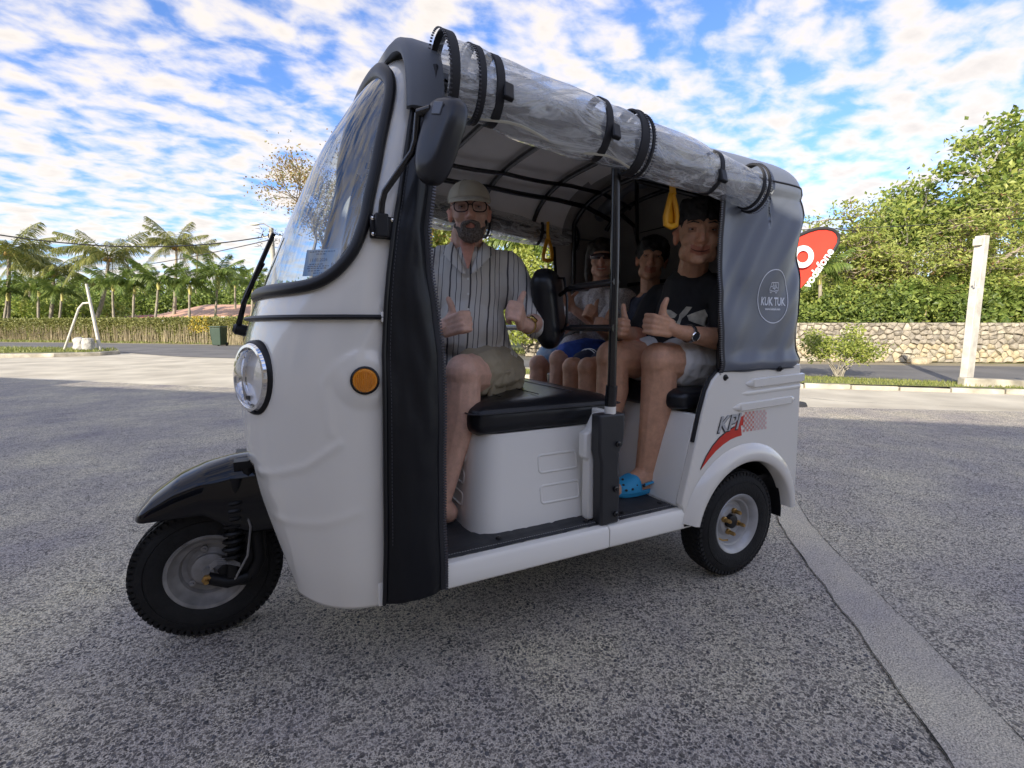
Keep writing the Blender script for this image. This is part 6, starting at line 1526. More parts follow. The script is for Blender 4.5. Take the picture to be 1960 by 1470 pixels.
# ---------------------------------------------------------------- woman
Wo = empty('person', (.03, -.36, .83), label='smiling woman in white lace blouse and sunglasses at the far end of the rear seat', cat='person')
sk3 = skinmat('skin_warm', (.60, .35, .245))
mb = MB(); hf = V3(.60, .80, -.03); P_, tint, rot = head(mb, (.045, -.345, 1.462), hf, (.02, .03, 1), .92, 1.0, 1.0)
mb.cap((.035, -.37, 1.40), (.01, -.38, 1.28), .048, .055); mb.cap((.0, -.38, .90), (.0, -.38, 1.10), .125, .12); mb.cap((.0, -.38, 1.10), (.01, -.38, 1.22), .12, .10)
a1, a2 = V3(-.02, -.22, 1.235), V3(.05, -.52, 1.235); mb.cap(a1, a2, .045, .045)
e1, w1, h1 = V3(.14, -.17, 1.06), V3(.30, -.22, 1.165), V3(.34, -.235, 1.215); e2, w2, h2 = V3(.26, -.40, 1.07), V3(.37, -.30, 1.20), V3(.385, -.27, 1.255)
limb(mb, [a1, e1, w1], [.045, .036, .024]); limb(mb, [a2, e2, w2], [.045, .036, .024])
fist(mb, w1, h1, (.6, .1, .7), (-.2, .0, 1), (.1, -.9, .3), .88, 1.0); fist(mb, w2, h2, (.2, .4, .8), (.25, -.1, 1), (.5, .7, -.2), .88, 1.0)
leg(mb, (-.02, -.30, .90), (.395, -.235, .905), (.44, -.22, .45), (.58, -.2, .39), .92); leg(mb, (-.02, -.46, .90), (.425, -.40, .87), (.46, -.42, .45), (.60, -.42, .39), .92)
remeshed('body', mb, .0052, sk3, Wo, 4, colfn=tint)
m_bh = mat('dark_brown_hair', (.02, .014, .010), .5, bump=.8, bscale=100, bdist=.004)
mb = MB(); mb.ell(P_(0, -.025, .045), (.086, .098, .088), rot, 18, 12)
for q in (-1, 1): mb.cap(P_(q*.060, .035, .085), P_(q*.078, .0, .01), .024, .022); mb.cap(P_(q*.076, .0, .02), P_(q*.080, -.02, -.09), .022, .024); mb.cap(P_(q*.080, -.02, -.09), P_(q*.074, -.02, -.16), .024, .014)
mb.cap(P_(0, -.07, .02), P_(0, -.08, -.08), .06, .045); remeshed('hair', mb, .006, m_bh, Wo, 2, fabric_wr(.004, 30))
mb = MB(); rings = []
for x in np.linspace(-.073, .073, 21): rings.append([P_(x, .100-8.5*x*x, .012+z) for z in (.019-.06*abs(x), .0, -.019+.08*abs(x))])
mb.loft(rings, False, False); sg = mk('sunglasses', mb, mat('dark_red_lens', (.035, .010, .014), .08, coat=1), Wo, smooth=180, thick=.003)
for q in (-1, 1):
    mb = MB(); mb.tube([P_(q*.072, .055, .016), P_(q*.076, .0, .012)], .003, 6); mk('temple', mb, m_rub, sg)
mb = MB(); mb.tube([P_(x, .083-5*x*x, -.0625+6*x*x) for x in np.linspace(-.021, .021, 7)], .0036, 6, flat=.6); mk('teeth', mb, m_teeth, Wo)
m_lace = bpy.data.materials.new('white_lace'); m_lace.use_nodes = True; t = m_lace.node_tree; b = t.nodes['Principled BSDF']; b.inputs['Roughness'].default_value = .9
vo = N(t, 'ShaderNodeTexVoronoi', feature='DISTANCE_TO_EDGE'); vo.inputs['Scale'].default_value = 70; tcn = N(t, 'ShaderNodeTexCoord'); t.links.new(tcn.outputs['Object'], vo.inputs['Vector']); r = N(t, 'ShaderNodeMapRange'); r.inputs['From Max'].default_value = .12; t.links.new(vo.outputs[0], r.inputs[0])
x = N(t, 'ShaderNodeMix', data_type='RGBA'); x.inputs[6].default_value = (.66, .64, .62, 1); x.inputs[7].default_value = (.40, .37, .37, 1); t.links.new(r.outputs[0], x.inputs[0]); t.links.new(x.outputs[2], b.inputs['Base Color'])
bp = N(t, 'ShaderNodeBump'); bp.inputs['Strength'].default_value = .6; bp.inputs['Distance'].default_value = .004; t.links.new(vo.outputs[0], bp.inputs['Height']); t.links.new(bp.outputs[0], b.inputs['Normal'])
mb = MB(); mb.cap((.0, -.38, .92), (.0, -.38, 1.10), .142, .135); mb.cap((.0, -.38, 1.10), (.01, -.38, 1.21), .135, .115); mb.cap(a1, a2, .062, .062); limb(mb, [a1, a1.lerp(e1, .75)], [.068, .072]); limb(mb, [a2, a2.lerp(e2, .75)], [.068, .072])
mb.cap((.04, -.42, .95), (.22, -.36, .96), .10, .08)
remeshed('blouse', mb, .007, m_lace, Wo, 4, fabric_wr(.008, 9, 12))
m_bs = mat('blue_patterned_skirt', (.03, .08, .34), .85, nz=.3, nscale=16); m_fl = mat('pale_blue_floral', (.50, .56, .62), .85, nscale=26, col2=(.16, .34, .55))
mb = MB(); limb(mb, [(-.02, -.46, .90), (.20, -.44, .91), (.33, -.42, .90)], [.10, .10, .09]); remeshed('skirt', mb, .007, m_fl, Wo, 3, fabric_wr(.006, 10, 2))
mb = MB(); limb(mb, [(-.02, -.30, .90), (.20, -.265, .92), (.31, -.25, .92)], [.10, .10, .086]); remeshed('shorts', mb, .007, m_bs, Wo, 3, fabric_wr(.006, 10, 2))
mb = MB(); wq = w2.lerp(e2, .12); ax = (w2-e2).normalized(); mb.lathe([(.026, -.004), (.030, 0), (.026, .004), (.026, -.004)], wq, ax, 20); mk('bracelet', mb, m_blk, Wo)

# ---------------------------------------------------------------- boy in the middle
Mi = empty('person', (-.08, -.03, .83), label='half hidden boy in dark blue tie-dye shirt seated in the middle of the rear seat', cat='person')
mb = MB(); hf = V3(.66, .74, .02); P_, tint, rot = head(mb, (-.055, -.045, 1.428), hf, (-.10, .06, 1), .97, 1.0, 1.0)
mb.cap((-.06, -.06, 1.37), (-.07, -.06, 1.24), .05, .055); mb.cap((-.08, -.06, .90), (-.08, -.06, 1.10), .125, .12); mb.cap((-.08, -.06, 1.1), (-.08, -.06, 1.19), .12, .10)
a1, a2 = V3(-.09, .10, 1.19), V3(-.05, -.21, 1.19); mb.cap(a1, a2, .046, .046)
e1, w1, h1 = V3(.06, .08, 1.00), V3(.24, .03, 1.05), V3(.29, .02, 1.085); e2, w2, h2 = V3(.11, -.16, 1.03), V3(.27, -.10, 1.10), V3(.31, -.085, 1.145)
limb(mb, [a1, e1, w1], [.045, .038, .025]); limb(mb, [a2, e2, w2], [.045, .038, .025])
fist(mb, w1, h1, (.9, 0, .3), (0, 0, 1), (0, -1, 0), .9, 1.0); fist(mb, w2, h2, (.8, .2, .5), (-.1, 0, 1), (.1, .9, 0), .9, 1.0)
leg(mb, (-.04, .03, .90), (.425, .075, .885), (.47, .09, .45), (.6, .1, .39), .92); leg(mb, (-.04, -.12, .90), (.415, -.075, .875), (.46, -.06, .45), (.6, -.06, .39), .92)
remeshed('body', mb, .0055, sk2, Mi, 4, colfn=tint); eyes(P_, rot, .97, Mi, .5)
mb = MB(); mb.ell(P_(0, -.02, .05), (.088, .10, .09), rot, 18, 12)
for q in np.linspace(-1, 1, 7): mb.cap(P_(q*.05, .05, .09), P_(q*.058, .078-.035*abs(q), .045+.008*math.sin(q*9)), .022, .011)
remeshed('hair', mb, .006, m_hair, Mi, 2, fabric_wr(.005, 30))
m_td = mat('blue_tie_dye', (.025, .03, .055), .85, nscale=11, col2=(.11, .13, .18), detail=5)
mb = MB(); mb.cap((-.08, -.06, .90), (-.08, -.06, 1.09), .142, .137); mb.cap((-.08, -.06, 1.09), (-.08, -.06, 1.17), .135, .115); mb.cap(a1, a2, .062, .062); limb(mb, [a1, a1.lerp(e1, .75)], [.070, .070]); limb(mb, [a2, a2.lerp(e2, .75)], [.070, .070])
remeshed('t_shirt', mb, .007, m_td, Mi, 4, fabric_wr(.008, 9, 22))
m_ns = mat('navy_shorts', (.02, .025, .05), .85)
mb = MB(); A_1, B_1 = V3(-.04, .03, .90), V3(.425, .075, .885); A_2, B_2 = V3(-.04, -.12, .90), V3(.415, -.075, .875)
limb(mb, [A_1, A_1.lerp(B_1, .76)], [.10, .088]); limb(mb, [A_2, A_2.lerp(B_2, .80)], [.10, .086]); so2 = remeshed('shorts', mb, .007, m_ns, Mi, 3, fabric_wr(.006, 10, 4))
for k, f in enumerate((.735, .775)):
    q = A_2.lerp(B_2, f); mb = MB(); mb.lathe([(.0875, -.0035), (.0905, 0), (.0875, .0035), (.0875, -.0035)], q, B_2-A_2, 28); mk('hem_stripe', mb, m_wht, so2)
# ================================================================ PLANTS
m_frond = leafmat('coconut_frond', (.13, .17, .04), (.40, .38, .11), .35); m_frond2 = leafmat('palm_frond_green', (.09, .155, .03), (.25, .31, .07), .35)
m_trunk = mat('palm_trunk', (.30, .26, .20), .9, nz=.25, nscale=5, bump=.5, bscale=12, bdist=.05); m_shaft = mat('yellow_crownshaft', (.42, .38, .10), .6)
m_husk = mat('coconut_husk', (.36, .22, .06), .7, nz=.3, nscale=6)
def frond_mesh(name, L_, droop, nl, lw, ll, m, seed, lift=.35, wind=.0, hang=.5):
    rg = random.Random(seed); mb = MB(); pts = []
    for i in range(13):
        f = i/12; x = L_*f*(1-.12*f*droop); z = L_*(lift*f-droop*f*f*.62); pts.append(Vector((x, wind*f*f*L_, z)))
    mb.tube(pts, [.045*(1-.85*i/12) for i in range(13)], 4)
    for side in (1, -1):
        for k in range(nl):
            f = .12+.87*k/nl; q = f*12; i = min(11, int(q)); p = pts[i].lerp(pts[i+1], q-i); t = (pts[i+1]-pts[i]).normalized()
            l = ll*math.sin(math.pi*(.12+.86*f))**.6*rg.uniform(.8, 1.1); sd_ = Vector((0, side, 0))
            d = (t*.65+sd_*.8+Vector((wind*0, wind*.8, -hang*rg.uniform(.3, 1.3)))).normalized()
            w = t*lw*.5; e = p+d*l; mid = p+d*l*.55+Vector((0, 0, .05*l)); e.z -= .22*l*hang
            mb.add([p-w*.6, p+w*.6, mid+w, mid-w, e], [(0, 1, 2, 3), (3, 2, 4)])
    me = bpy.data.meshes.new(name); me.from_pydata(mb.v, [], mb.f); me.materials.append(m); me.update(); return me
coco = [frond_mesh('frond', 3.4, d, 48, .064, .9, m_frond, s, lf, .10, hg) for s, (d, lf, hg) in enumerate([(.55, .85, .9), (.8, .6, 1.0), (1.1, .35, 1.1), (1.4, .0, .9)])]
smallf = [frond_mesh('frond', 1.9, d, 32, .07, .6, m_frond2, s+20, lf, .06, hg) for s, (d, lf, hg) in enumerate([(.5, .9, .6), (1.0, .7, .9), (1.6, .4, .9)])]
def palm(px, ty, dep, kind, sc, nf, label, group, lean=0, seed=0, basey=None, cat='palm tree', sway=.35):
    rg = random.Random(seed); top = hp(px, ty, dep); base = site((px-980)/920*dep-lean, dep, 0)
    r_ = empty('coconut_palm' if kind == 'c' else 'feather_palm', base, label=label, cat=cat, group=group)
    mb = MB(); n = 14; pts = [base.lerp(top, i/n)+RV*(math.sin(i/n*math.pi)*lean*.25) for i in range(n+1)]
    mb.tube(pts, [(.15 if kind == 'c' else rg.uniform(.08, .12))*sc**.5*(1.15-.5*i/n)*(1+.05*(i % 2)) for i in range(n+1)], 9); mk('trunk', mb, m_trunk, r_)
    if kind != 'c':
        mb = MB(); sl_ = rg.uniform(.45, 1.0); mb.tube([top-Vector((0, 0, .95*sc*sl_)), top-Vector((0, 0, .45*sc*sl_)), top], [.10*sc, rg.uniform(.09, .14)*sc, .07*sc], 8); mk('crownshaft', mb, m_shaft, r_)
    ms = coco if kind == 'c' else smallf; PW[r_.name] = Matrix.Translation(base)
    for k in range(nf):
        az = k*2.399+rg.uniform(-.25, .25); tier = k/nf
        me = ms[min(len(ms)-1, int(tier*len(ms)*.999))]
        o = mesh_obj('frond', me, r_); wnd = sway*(0.5+.5*math.cos(az-math.atan2(RV.y, RV.x)))
        mt_ = Matrix.Translation(top) @ Matrix.Rotation(az, 4, 'Z') @ Matrix.Rotation(rg.uniform(-.12, .12)-(0 if kind == 'c' else .1), 4, 'Y') @ Matrix.Rotation(rg.uniform(-.3, .3), 4, 'X') @ Matrix.Scale(sc*rg.uniform(.85, 1.12), 4)
        o.matrix_world = mt_
        o.matrix_basis = o.matrix_parent_inverse.inverted() @ Matrix.Translation(-base) @ mt_ if False else mt_
    if kind == 'c':
        for k in range(6):
            a = k*1.05; mb = MB(); mb.ell(top+Vector((math.cos(a)*.28, math.sin(a)*.28, -.32+.08*math.sin(k*2)))*1, (.13, .13, .16), n=8, m=6); mk('coconut', mb, m_husk, r_)
    return r_
palm(18, 480, 39, 'c', 1.08, 18, 'big coconut palm cut off by the left edge with ragged brown skirted crown', 'coconut palms behind the hedge', 0, 1)
palm(103, 520, 40, 'c', .92, 17, 'low broad coconut palm between the edge palm and the windswept one', 'coconut palms behind the hedge', .3, 2)
palm(208, 490, 40, 'c', 1.0, 18, 'windswept coconut palm with visible nuts above the braced white post', 'coconut palms behind the hedge', 1.6, 3, sway=.6)
palm(338, 468, 42, 'c', .82, 17, 'slender coconut palm standing alone with tall pale trunk', 'coconut palms behind the hedge', .2, 4)
palm(60, 500, 46, 'c', .9, 20, 'farther coconut palm half hidden behind the two left ones', 'coconut palms behind the hedge', .2, 14)
palm(378, 478, 62, 'c', .8, 16, 'small distant coconut palm right of the slender one', 'coconut palms behind the hedge', .2, 24)
for k, (px, ty, dep, sc, lab) in enumerate([(14, 560, 38.5, 1.0, 'leftmost feather palm in the low row with a leaning grey trunk'), (74, 556, 38, .95, 'feather palm below the broad coconut palm'), (118, 560, 37.5, .9, 'feather palm left of the braced white post'), (216, 545, 37, .95, 'feather palm just right of the white post'),
        (257, 548, 37, 1.0, 'feather palm over the left end of the red shed roof'), (303, 540, 36.5, 1.05, 'feather palm standing before the middle of the salmon roof'), (363, 545, 37, 1.05, 'feather palm in front of the salmon roof ridge start'), (416, 528, 39, 1.15, 'tall dark trunked feather palm near the wheelie bin'), (450, 540, 43, .95, 'feather palm behind the tall one near the bin'), (484, 548, 38, 1.0, 'rightmost feather palm beside the tuk tuk windscreen')]):
    palm(px, ty, dep, 's', sc, 12+(k*5 % 4), lab, 'feather palms in a row behind the hedge', (.5, -.2, .3, -.4, .1, .45, -.1, .3, -.3, .2)[k], 40+k)

def leaves(n, sampler, size, rg, el=1.8, upbias=.3, fold=True):
    """small bent leaves through a volume"""
    v, f = [], []
    for _ in range(n):
        c = sampler(rg)
        if c is None: continue
        a, th = rg.uniform(0, 6.283), rg.gauss(upbias, .6); s = size*rg.uniform(.6, 1.3)
        d = Vector((math.cos(a)*math.cos(th), math.sin(a)*math.cos(th), math.sin(th))); w = d.cross(Vector((rg.uniform(-1, 1), rg.uniform(-1, 1), rg.uniform(-1, 1)))).normalized()*s*.5/el*1.1; nn = d.cross(w).normalized()*s*.12
        k = len(v); v += [c, c+d*s*.5+w+nn, c+d*s, c+d*s*.5-w+nn]; f += [(k, k+1, k+2), (k, k+2, k+3)]
    mb = MB(); mb.v = [tuple(q) for q in v]; mb.f = f; mb.mi = [0]*len(f); return mb
def rawmesh(name, mb, m, parent, **kw):
    me = bpy.data.meshes.new(name); me.from_pydata(mb.v, [], mb.f); me.materials.append(m); me.update(); return mesh_obj(name, me, parent, **kw)
def branch_tree(root, base, H, m_bark, rg, spread=.9, levels=4, r0=.28, nb=3, first=.35, up=.25, lean=Vector(), shrink=.68, wob=.25):
    mb = MB(); tips = []
    def grow(p, d, L_, r, lv):
        n = 4; pts = [p]; q = p.copy(); dd = d.copy()
        for i in range(n):
            dd = (dd+Vector((rg.uniform(-1, 1), rg.uniform(-1, 1), rg.uniform(-.5, .9)))*wob*.45).normalized(); q = q+dd*L_/n; pts.append(q.copy())
        mb.tube(pts, [max(.006, r*(1-.38*i/n)) for i in range(n+1)], 6 if lv < 2 else 4, caps=False)
        if lv >= levels-1: tips.extend([pts[-1], pts[-2], pts[2]]); 
        if lv >= levels: return
        for k in range(nb if lv else nb+2):
            a = rg.uniform(0, 6.28); ax = dd.cross(Vector((math.cos(a), math.sin(a), .3))).normalized(); nd = (dd+ax*spread*rg.uniform(.6, 1.2)+Vector((0, 0, up))).normalized()
            grow(pts[-1] if k < nb-1 else pts[3], nd, L_*shrink*rg.uniform(.8, 1.15), r*.58, lv+1)
    grow(base, (Vector((0, 0, 1))+lean).normalized(), H*first, r0, 0)
    rawmesh('branches', mb, m_bark, root); return tips
m_bark = mat('grey_bark', (.30, .27, .22), .9, nz=.3, nscale=6, bump=.5, bscale=20, bdist=.03)
m_barkp = mat('pale_bark', (.20, .17, .13), .9, nz=.3, nscale=6)
# sparse, nearly bare tree behind the windscreen
def sparse(root, base): return branch_tree(root, base, 8.4, m_barkp, random.Random(7), 1.1, 5, .14, 3, .36, .22, lean=-RV*.24, shrink=.68, wob=.5)
base0 = site((622-980)/920*17, 17, 0); probe = empty('probe', base0); tips = sparse(probe, base0)
for c_ in list(probe.children): bpy.data.objects.remove(c_)
bpy.data.objects.remove(probe)
ctr = sum(tips, Vector())/len(tips); want = hp(565, 345, 17); base = base0+RV*max(-.75, min(.75, (want-ctr).dot(RV)))+Vector((0, 0, min(0, want.z-ctr.z)))
r_ = empty('bare_tree', (base.x, base.y, 0), label='tall sparse tree with few dry brown leaves rising behind the windscreen', cat='tree')
rg = random.Random(8); tips = sparse(r_, base)
print('BARE', base, want, ctr, [min(t[i] for t in tips) for i in range(3)], [max(t[i] for t in tips) for i in range(3)])
def near_tip(sig): return lambda g: g.choice(tips)+Vector((g.gauss(0, sig), g.gauss(0, sig), g.gauss(0, sig)))
m_dry = leafmat('dry_leaf', (.28, .15, .05), (.42, .34, .13), .4); m_olv = leafmat('olive_leaf', (.20, .22, .06), (.36, .34, .12), .4)
rawmesh('dry_leaves', leaves(11000, near_tip(.24), .085, rg), m_dry, r_, kind='stuff'); rawmesh('green_leaves', leaves(2600, near_tip(.18), .10, rg), m_olv, r_, kind='stuff')

# large leaved tree, top right
m_lf1 = leafmat('broad_leaf', (.12, .20, .035), (.42, .49, .12), .45); m_lf2 = leafmat('dark_leaf', (.06, .10, .02), (.22, .28, .06), .35); m_lf3 = leafmat('yellow_green_leaf', (.22, .28, .045), (.52, .55, .14), .45)
def cluster_tree(name, px, dep, H, label, seed, spread, leafn, lsize, mats_, sig=.45, levels=4, r0=.25, first=.3, up=.2, lean=Vector(), shrink=.72, nb=3, group=None):
    rg = random.Random(seed); base = site((px-980)/920*dep, dep, 0); r_ = empty(name, base, label=label, cat='tree', group=group)
    tips = branch_tree(r_, base, H, m_bark, rg, spread, levels, r0, nb, first, up, lean, shrink, .35)
    for k, (m_, share) in enumerate(mats_):
        sub = [tips[i] for i in range(len(tips)) if (i*7+k) % 3 != 0] or tips
        smp = lambda g: g.choice(sub)+Vector((g.gauss(0, sig), g.gauss(0, sig), g.gauss(0, sig*.6)))
        rawmesh('foliage', leaves(int(leafn*share), smp, lsize, rg), m_, r_, kind='stuff')
    return r_, tips
cluster_tree('broadleaf_tree', 1850, 22, 11.2, 'tallest tree at right with large light green leaf clusters against the sky', 3, .95, 12500, .23, [(m_lf1, .55), (m_lf3, .3), (m_lf2, .15)], .30, 4, .3, .30, .22, shrink=.74)
cluster_tree('broadleaf_tree', 2060, 20, 11.6, 'broad leaved tree cut off by the right edge of the picture', 13, .9, 9000, .23, [(m_lf1, .6), (m_lf2, .4)], .42, 4, .3, .32, .2, shrink=.74)
cluster_tree('broadleaf_tree', 1690, 24, 8.0, 'broad leaved tree stepping down to the left above the banner flag', 23, .95, 7500, .22, [(m_lf1, .5), (m_lf3, .3), (m_lf2, .2)], .42, 4, .25, .34, .15)
cluster_tree('shade_tree', 1590, 25, 5.6, 'low dense green tree behind the banner flag', 33, .9, 9000, .22, [(m_lf1, .5), (m_lf2, .5)], .45, 4, .2, .34, .12)
cluster_tree('shade_tree', 1470, 27, 5.4, 'low green tree mostly hidden behind the grey hood', 34, .9, 6000, .24, [(m_lf1, .6), (m_lf2, .4)], .5, 4, .2, .34, .12)
# feathery spreading tree in front of them: flat layered canopy, bare twigs below
def feather_tree(px, dep, H, W_, label, seed, n, layers):
    rg = random.Random(seed); base = site((px-980)/920*dep, dep, 0); r_ = empty('spreading_tree', base, label=label, cat='tree'); mb = MB(); tips = []
    for k in range(11):
        a = k*.6+rg.uniform(-.2, .2); d = Vector((math.cos(a), math.sin(a)*.55, 0)); d = RV*d.x+DV*d.y
        p0 = base+Vector((0, 0, H*.28)); L_ = W_*rg.uniform(.6, 1.0); hh = H*rg.choice(layers)
        pts = [p0+d*(L_*f)+Vector((0, 0, (hh-H*.28)*f**.7))+Vector(noise.noise_vector(Vector((k*3.1, f*3, seed))))*.35 for f in np.linspace(0, 1, 9)]
        mb.tube(pts, [.11*(1-.85*i/8)+.012 for i in range(9)], 5, caps=False)
        for j in range(2, 9):
            for m2 in range(4):
                e = pts[j]+d*rg.uniform(-.2, .9)+Vector((-d.y, d.x, 0))*rg.uniform(-1.1, 1.1)+Vector((0, 0, rg.uniform(-.3, .35))); mb.tube([pts[j], pts[j].lerp(e, .5)+Vector((0, 0, rg.uniform(-.15, .1))), e], [.03, .02, .008], 4, caps=False); tips.append((pts[j], e))
                for m3 in range(2):
                    e3 = e+Vector((rg.gauss(0, .35), rg.gauss(0, .35), rg.gauss(-.05, .12))); mb.tube([e, e3], [.012, .005], 3, caps=False); tips.append((e, e3))
    mb.tube([base, base+Vector((.1, 0, H*.28))], [.24, .16], 8); rawmesh('branches', mb, mat('weathered_branch', (.33, .27, .21), .9, nz=.3, nscale=7), r_)
    def smp(g):
        a, b = g.choice(tips); return a.lerp(b, g.uniform(.3, 1.1))+Vector((g.gauss(0, .22), g.gauss(0, .22), g.gauss(.08, .07)))
    rawmesh('foliage', leaves(n, smp, .15, rg, 2.6, .05), leafmat('feathery_leaf', (.20, .26, .045), (.50, .52, .14), .4), r_, kind='stuff')
    rawmesh('seed_pods', leaves(int(n*.07), smp, .15, rg, 4, -.4), leafmat('brown_pod', (.14, .07, .03), (.26, .15, .07), .1), r_, kind='stuff')
feather_tree(1790, 17.5, 4.7, 4.6, 'wide flat topped feathery tree with tangled bare twigs above the stone wall', 5, 26000, (.62, .78, .9, 1.0))
feather_tree(1630, 18.5, 3.7, 3.6, 'smaller feathery tree just right of the banner flag', 6, 14000, (.6, .8, .95))
feather_tree(1960, 18.5, 4.4, 3.4, 'feathery tree reaching in from the right edge above the wall', 9, 12000, (.6, .8, .95))
# undergrowth standing directly behind the wall: one bush after another
def bush(name, px, dep, w, h, label, seed, n, size, mts, z0=0, cat='bush', group=None, stems=7):
    rg = random.Random(seed); base = site((px-980)/920*dep, dep, z0); r_ = empty(name, base, label=label, cat=cat, group=group); mb = MB(); lobes = []
    for k in range(stems):
        a = rg.uniform(0, 6.28); e = base+Vector((math.cos(a)*w*.42, math.sin(a)*w*.35, h*rg.uniform(.55, .9))); mb.tube([base, base.lerp(e, .5)+Vector((0, 0, h*.08)), e], [.035*h, .022*h, .008*h], 5, caps=False); lobes.append((e, rg.uniform(.25, .42)))
    rawmesh('stems', mb, m_bark, r_)
    for m_, sh in mts:
        def smp(g):
            e, s = g.choice(lobes); d = Vector((g.gauss(0, 1), g.gauss(0, 1), g.gauss(0, 1))).normalized()*g.uniform(.5, 1)**.5; q = e+Vector((d.x*w*s, d.y*w*s*.8, d.z*h*s)); return q if q.z > z0+.02 else None
        rawmesh('foliage', leaves(int(n*sh), smp, size, rg), m_, r_, kind='stuff')
    return r_
labs = ['behind the tail of the tuk tuk', 'under the banner flag', 'right of the banner flag foot', 'third along from the banner flag', 'midway between flag and white post', 'left of the white post', 'directly behind the white post', 'right of the white post', 'at the right end of the wall', 'past the right end of the wall']
for k in range(10):
    px = 1470+k*58
    bush('undergrowth_bush', px, 16.4+(k % 3)*.5, 2.2, 1.75+(k*37 % 5)*.16, 'dense green bush above the stone wall, '+labs[k], 60+k, 4200, .14, [((m_lf2, m_lf1, m_lf3)[k % 3], .5), (m_lf2, .2), (m_lf1, .3)], group='bushes behind the stone wall')
for k, (px, dep) in enumerate([(1770, 16.2), (1570, 16.6), (1905, 16.4)]):
    palm(px, (580, 520, 585)[k], dep, 's', .62, 11, ('small bright palm in the gap over the middle of the wall', 'small palm beside the banner flag', 'small palm right of the white post over the wall')[k], 'small palms behind the stone wall', 0, 80+k)
# shrub on the verge
rg = random.Random(12); base = site(6.75, 9.9, .05); r_ = empty('shrub', base, label='loose twiggy shrub on the verge beside the rear of the tuk tuk', cat='shrub'); mb = MB(); tips = []
for k in range(16):
    a = rg.uniform(0, 6.28); rr0 = rg.uniform(.25, .62); e = base+RV*(math.cos(a)*rr0*1.1)+DV*(math.sin(a)*rr0*.8)+Vector((0, 0, rg.uniform(.45, .88))); m_1 = base.lerp(e, .5)+Vector((0, 0, .06)); mb.tube([base+Vector((rg.gauss(0, .05), rg.gauss(0, .05), 0)), m_1, e], [.014, .010, .005], 4, caps=False); tips += [e, m_1.lerp(e, .6)]
    for j in range(3):
        e2 = e+Vector((rg.gauss(0, .12), rg.gauss(0, .12), rg.gauss(.03, .08))); mb.tube([m_1.lerp(e, .7), e2], [.006, .003], 3, caps=False); tips.append(e2)
rawmesh('stems', mb, m_bark, r_); rawmesh('foliage', leaves(2600, lambda g: g.choice(tips)+Vector((g.gauss(0, .09), g.gauss(0, .09), g.gauss(0, .07))), .065, rg), m_lf3, r_, kind='stuff'); rawmesh('foliage', leaves(900, lambda g: g.choice(tips)+Vector((g.gauss(0, .08), g.gauss(0, .08), g.gauss(0, .07))), .06, rg), m_lf2, r_, kind='stuff')

# ---------------------------------------------------------------- clipped hedge along the far side of the road
HB = [(-62, 44.5), (-37.4, 36.0), (-27, 32.8), (-16.9, 28.9), (-9, 24.5), (-3, 21.0)]
hr = empty('hedge', site(-25, 33), label='long clipped hedge with bare twiggy base across the road at left', cat='hedge')
hq = resample(HB, 400); HH = 1.56; rg = random.Random(2)
def hpnt(f, out, z):
    k = min(398, int(f*399)); a, b = hq[k], hq[k+1]; dx, dy = b[0]-a[0], b[1]-a[1]; l = math.hypot(dx, dy); q = f*399-k
    return site(a[0]+dx*q+dy/l*out, a[1]+dy*q-dx/l*out, z)
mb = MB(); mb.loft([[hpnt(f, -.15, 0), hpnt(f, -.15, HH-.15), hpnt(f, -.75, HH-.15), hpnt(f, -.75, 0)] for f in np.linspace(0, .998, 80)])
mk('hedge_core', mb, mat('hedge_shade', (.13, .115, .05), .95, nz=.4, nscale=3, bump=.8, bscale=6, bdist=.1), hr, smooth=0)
def hs1(g):
    z = HH*(1-abs(g.gauss(0, .42))); f = g.uniform(0, .997)
    if z < .1: return None
    return hpnt(f, g.uniform(-.16, .06)+.03*math.sin(f*300), z+.03*math.sin(f*210))
def hs2(g): return hpnt(g.uniform(0, .997), g.uniform(-.8, .05), HH+g.gauss(-.02, .04))
m_hl = leafmat('hedge_leaf', (.13, .15, .035), (.34, .33, .11), .3)
rawmesh('foliage', leaves(30000, hs1, .13, rg, 1.6), m_hl, hr, kind='stuff'); rawmesh('clipped_top', leaves(12000, hs2, .13, rg, 1.6), leafmat('hedge_top_leaf', (.14, .17, .04), (.38, .38, .12), .3), hr, kind='stuff')
def hs3(g):
    f = g.uniform(.695, .725); return hpnt(f, g.uniform(-.1, .12), HH*g.uniform(.45, 1.08))
rawmesh('yellow_flowers', leaves(500, hs3, .11, rg, 1.4), leafmat('yellow_flower', (.50, .36, .03), (.62, .50, .08), .3), hr, kind='stuff')
mb = MB()
for k in range(1500):
    f = rg.uniform(0, .996); z1 = rg.uniform(.5, 1.25); p0 = hpnt(f, rg.uniform(.0, .1), 0); p1 = hpnt(min(.996, f+rg.uniform(-.0016, .0016)), rg.uniform(-.02, .1), z1); mb.tube([p0, p1], [.022, .012], 3, caps=False)
rawmesh('twigs', mb, mat('hedge_twig', (.36, .30, .19), .9, nz=.3, nscale=3), hr, kind='stuff')
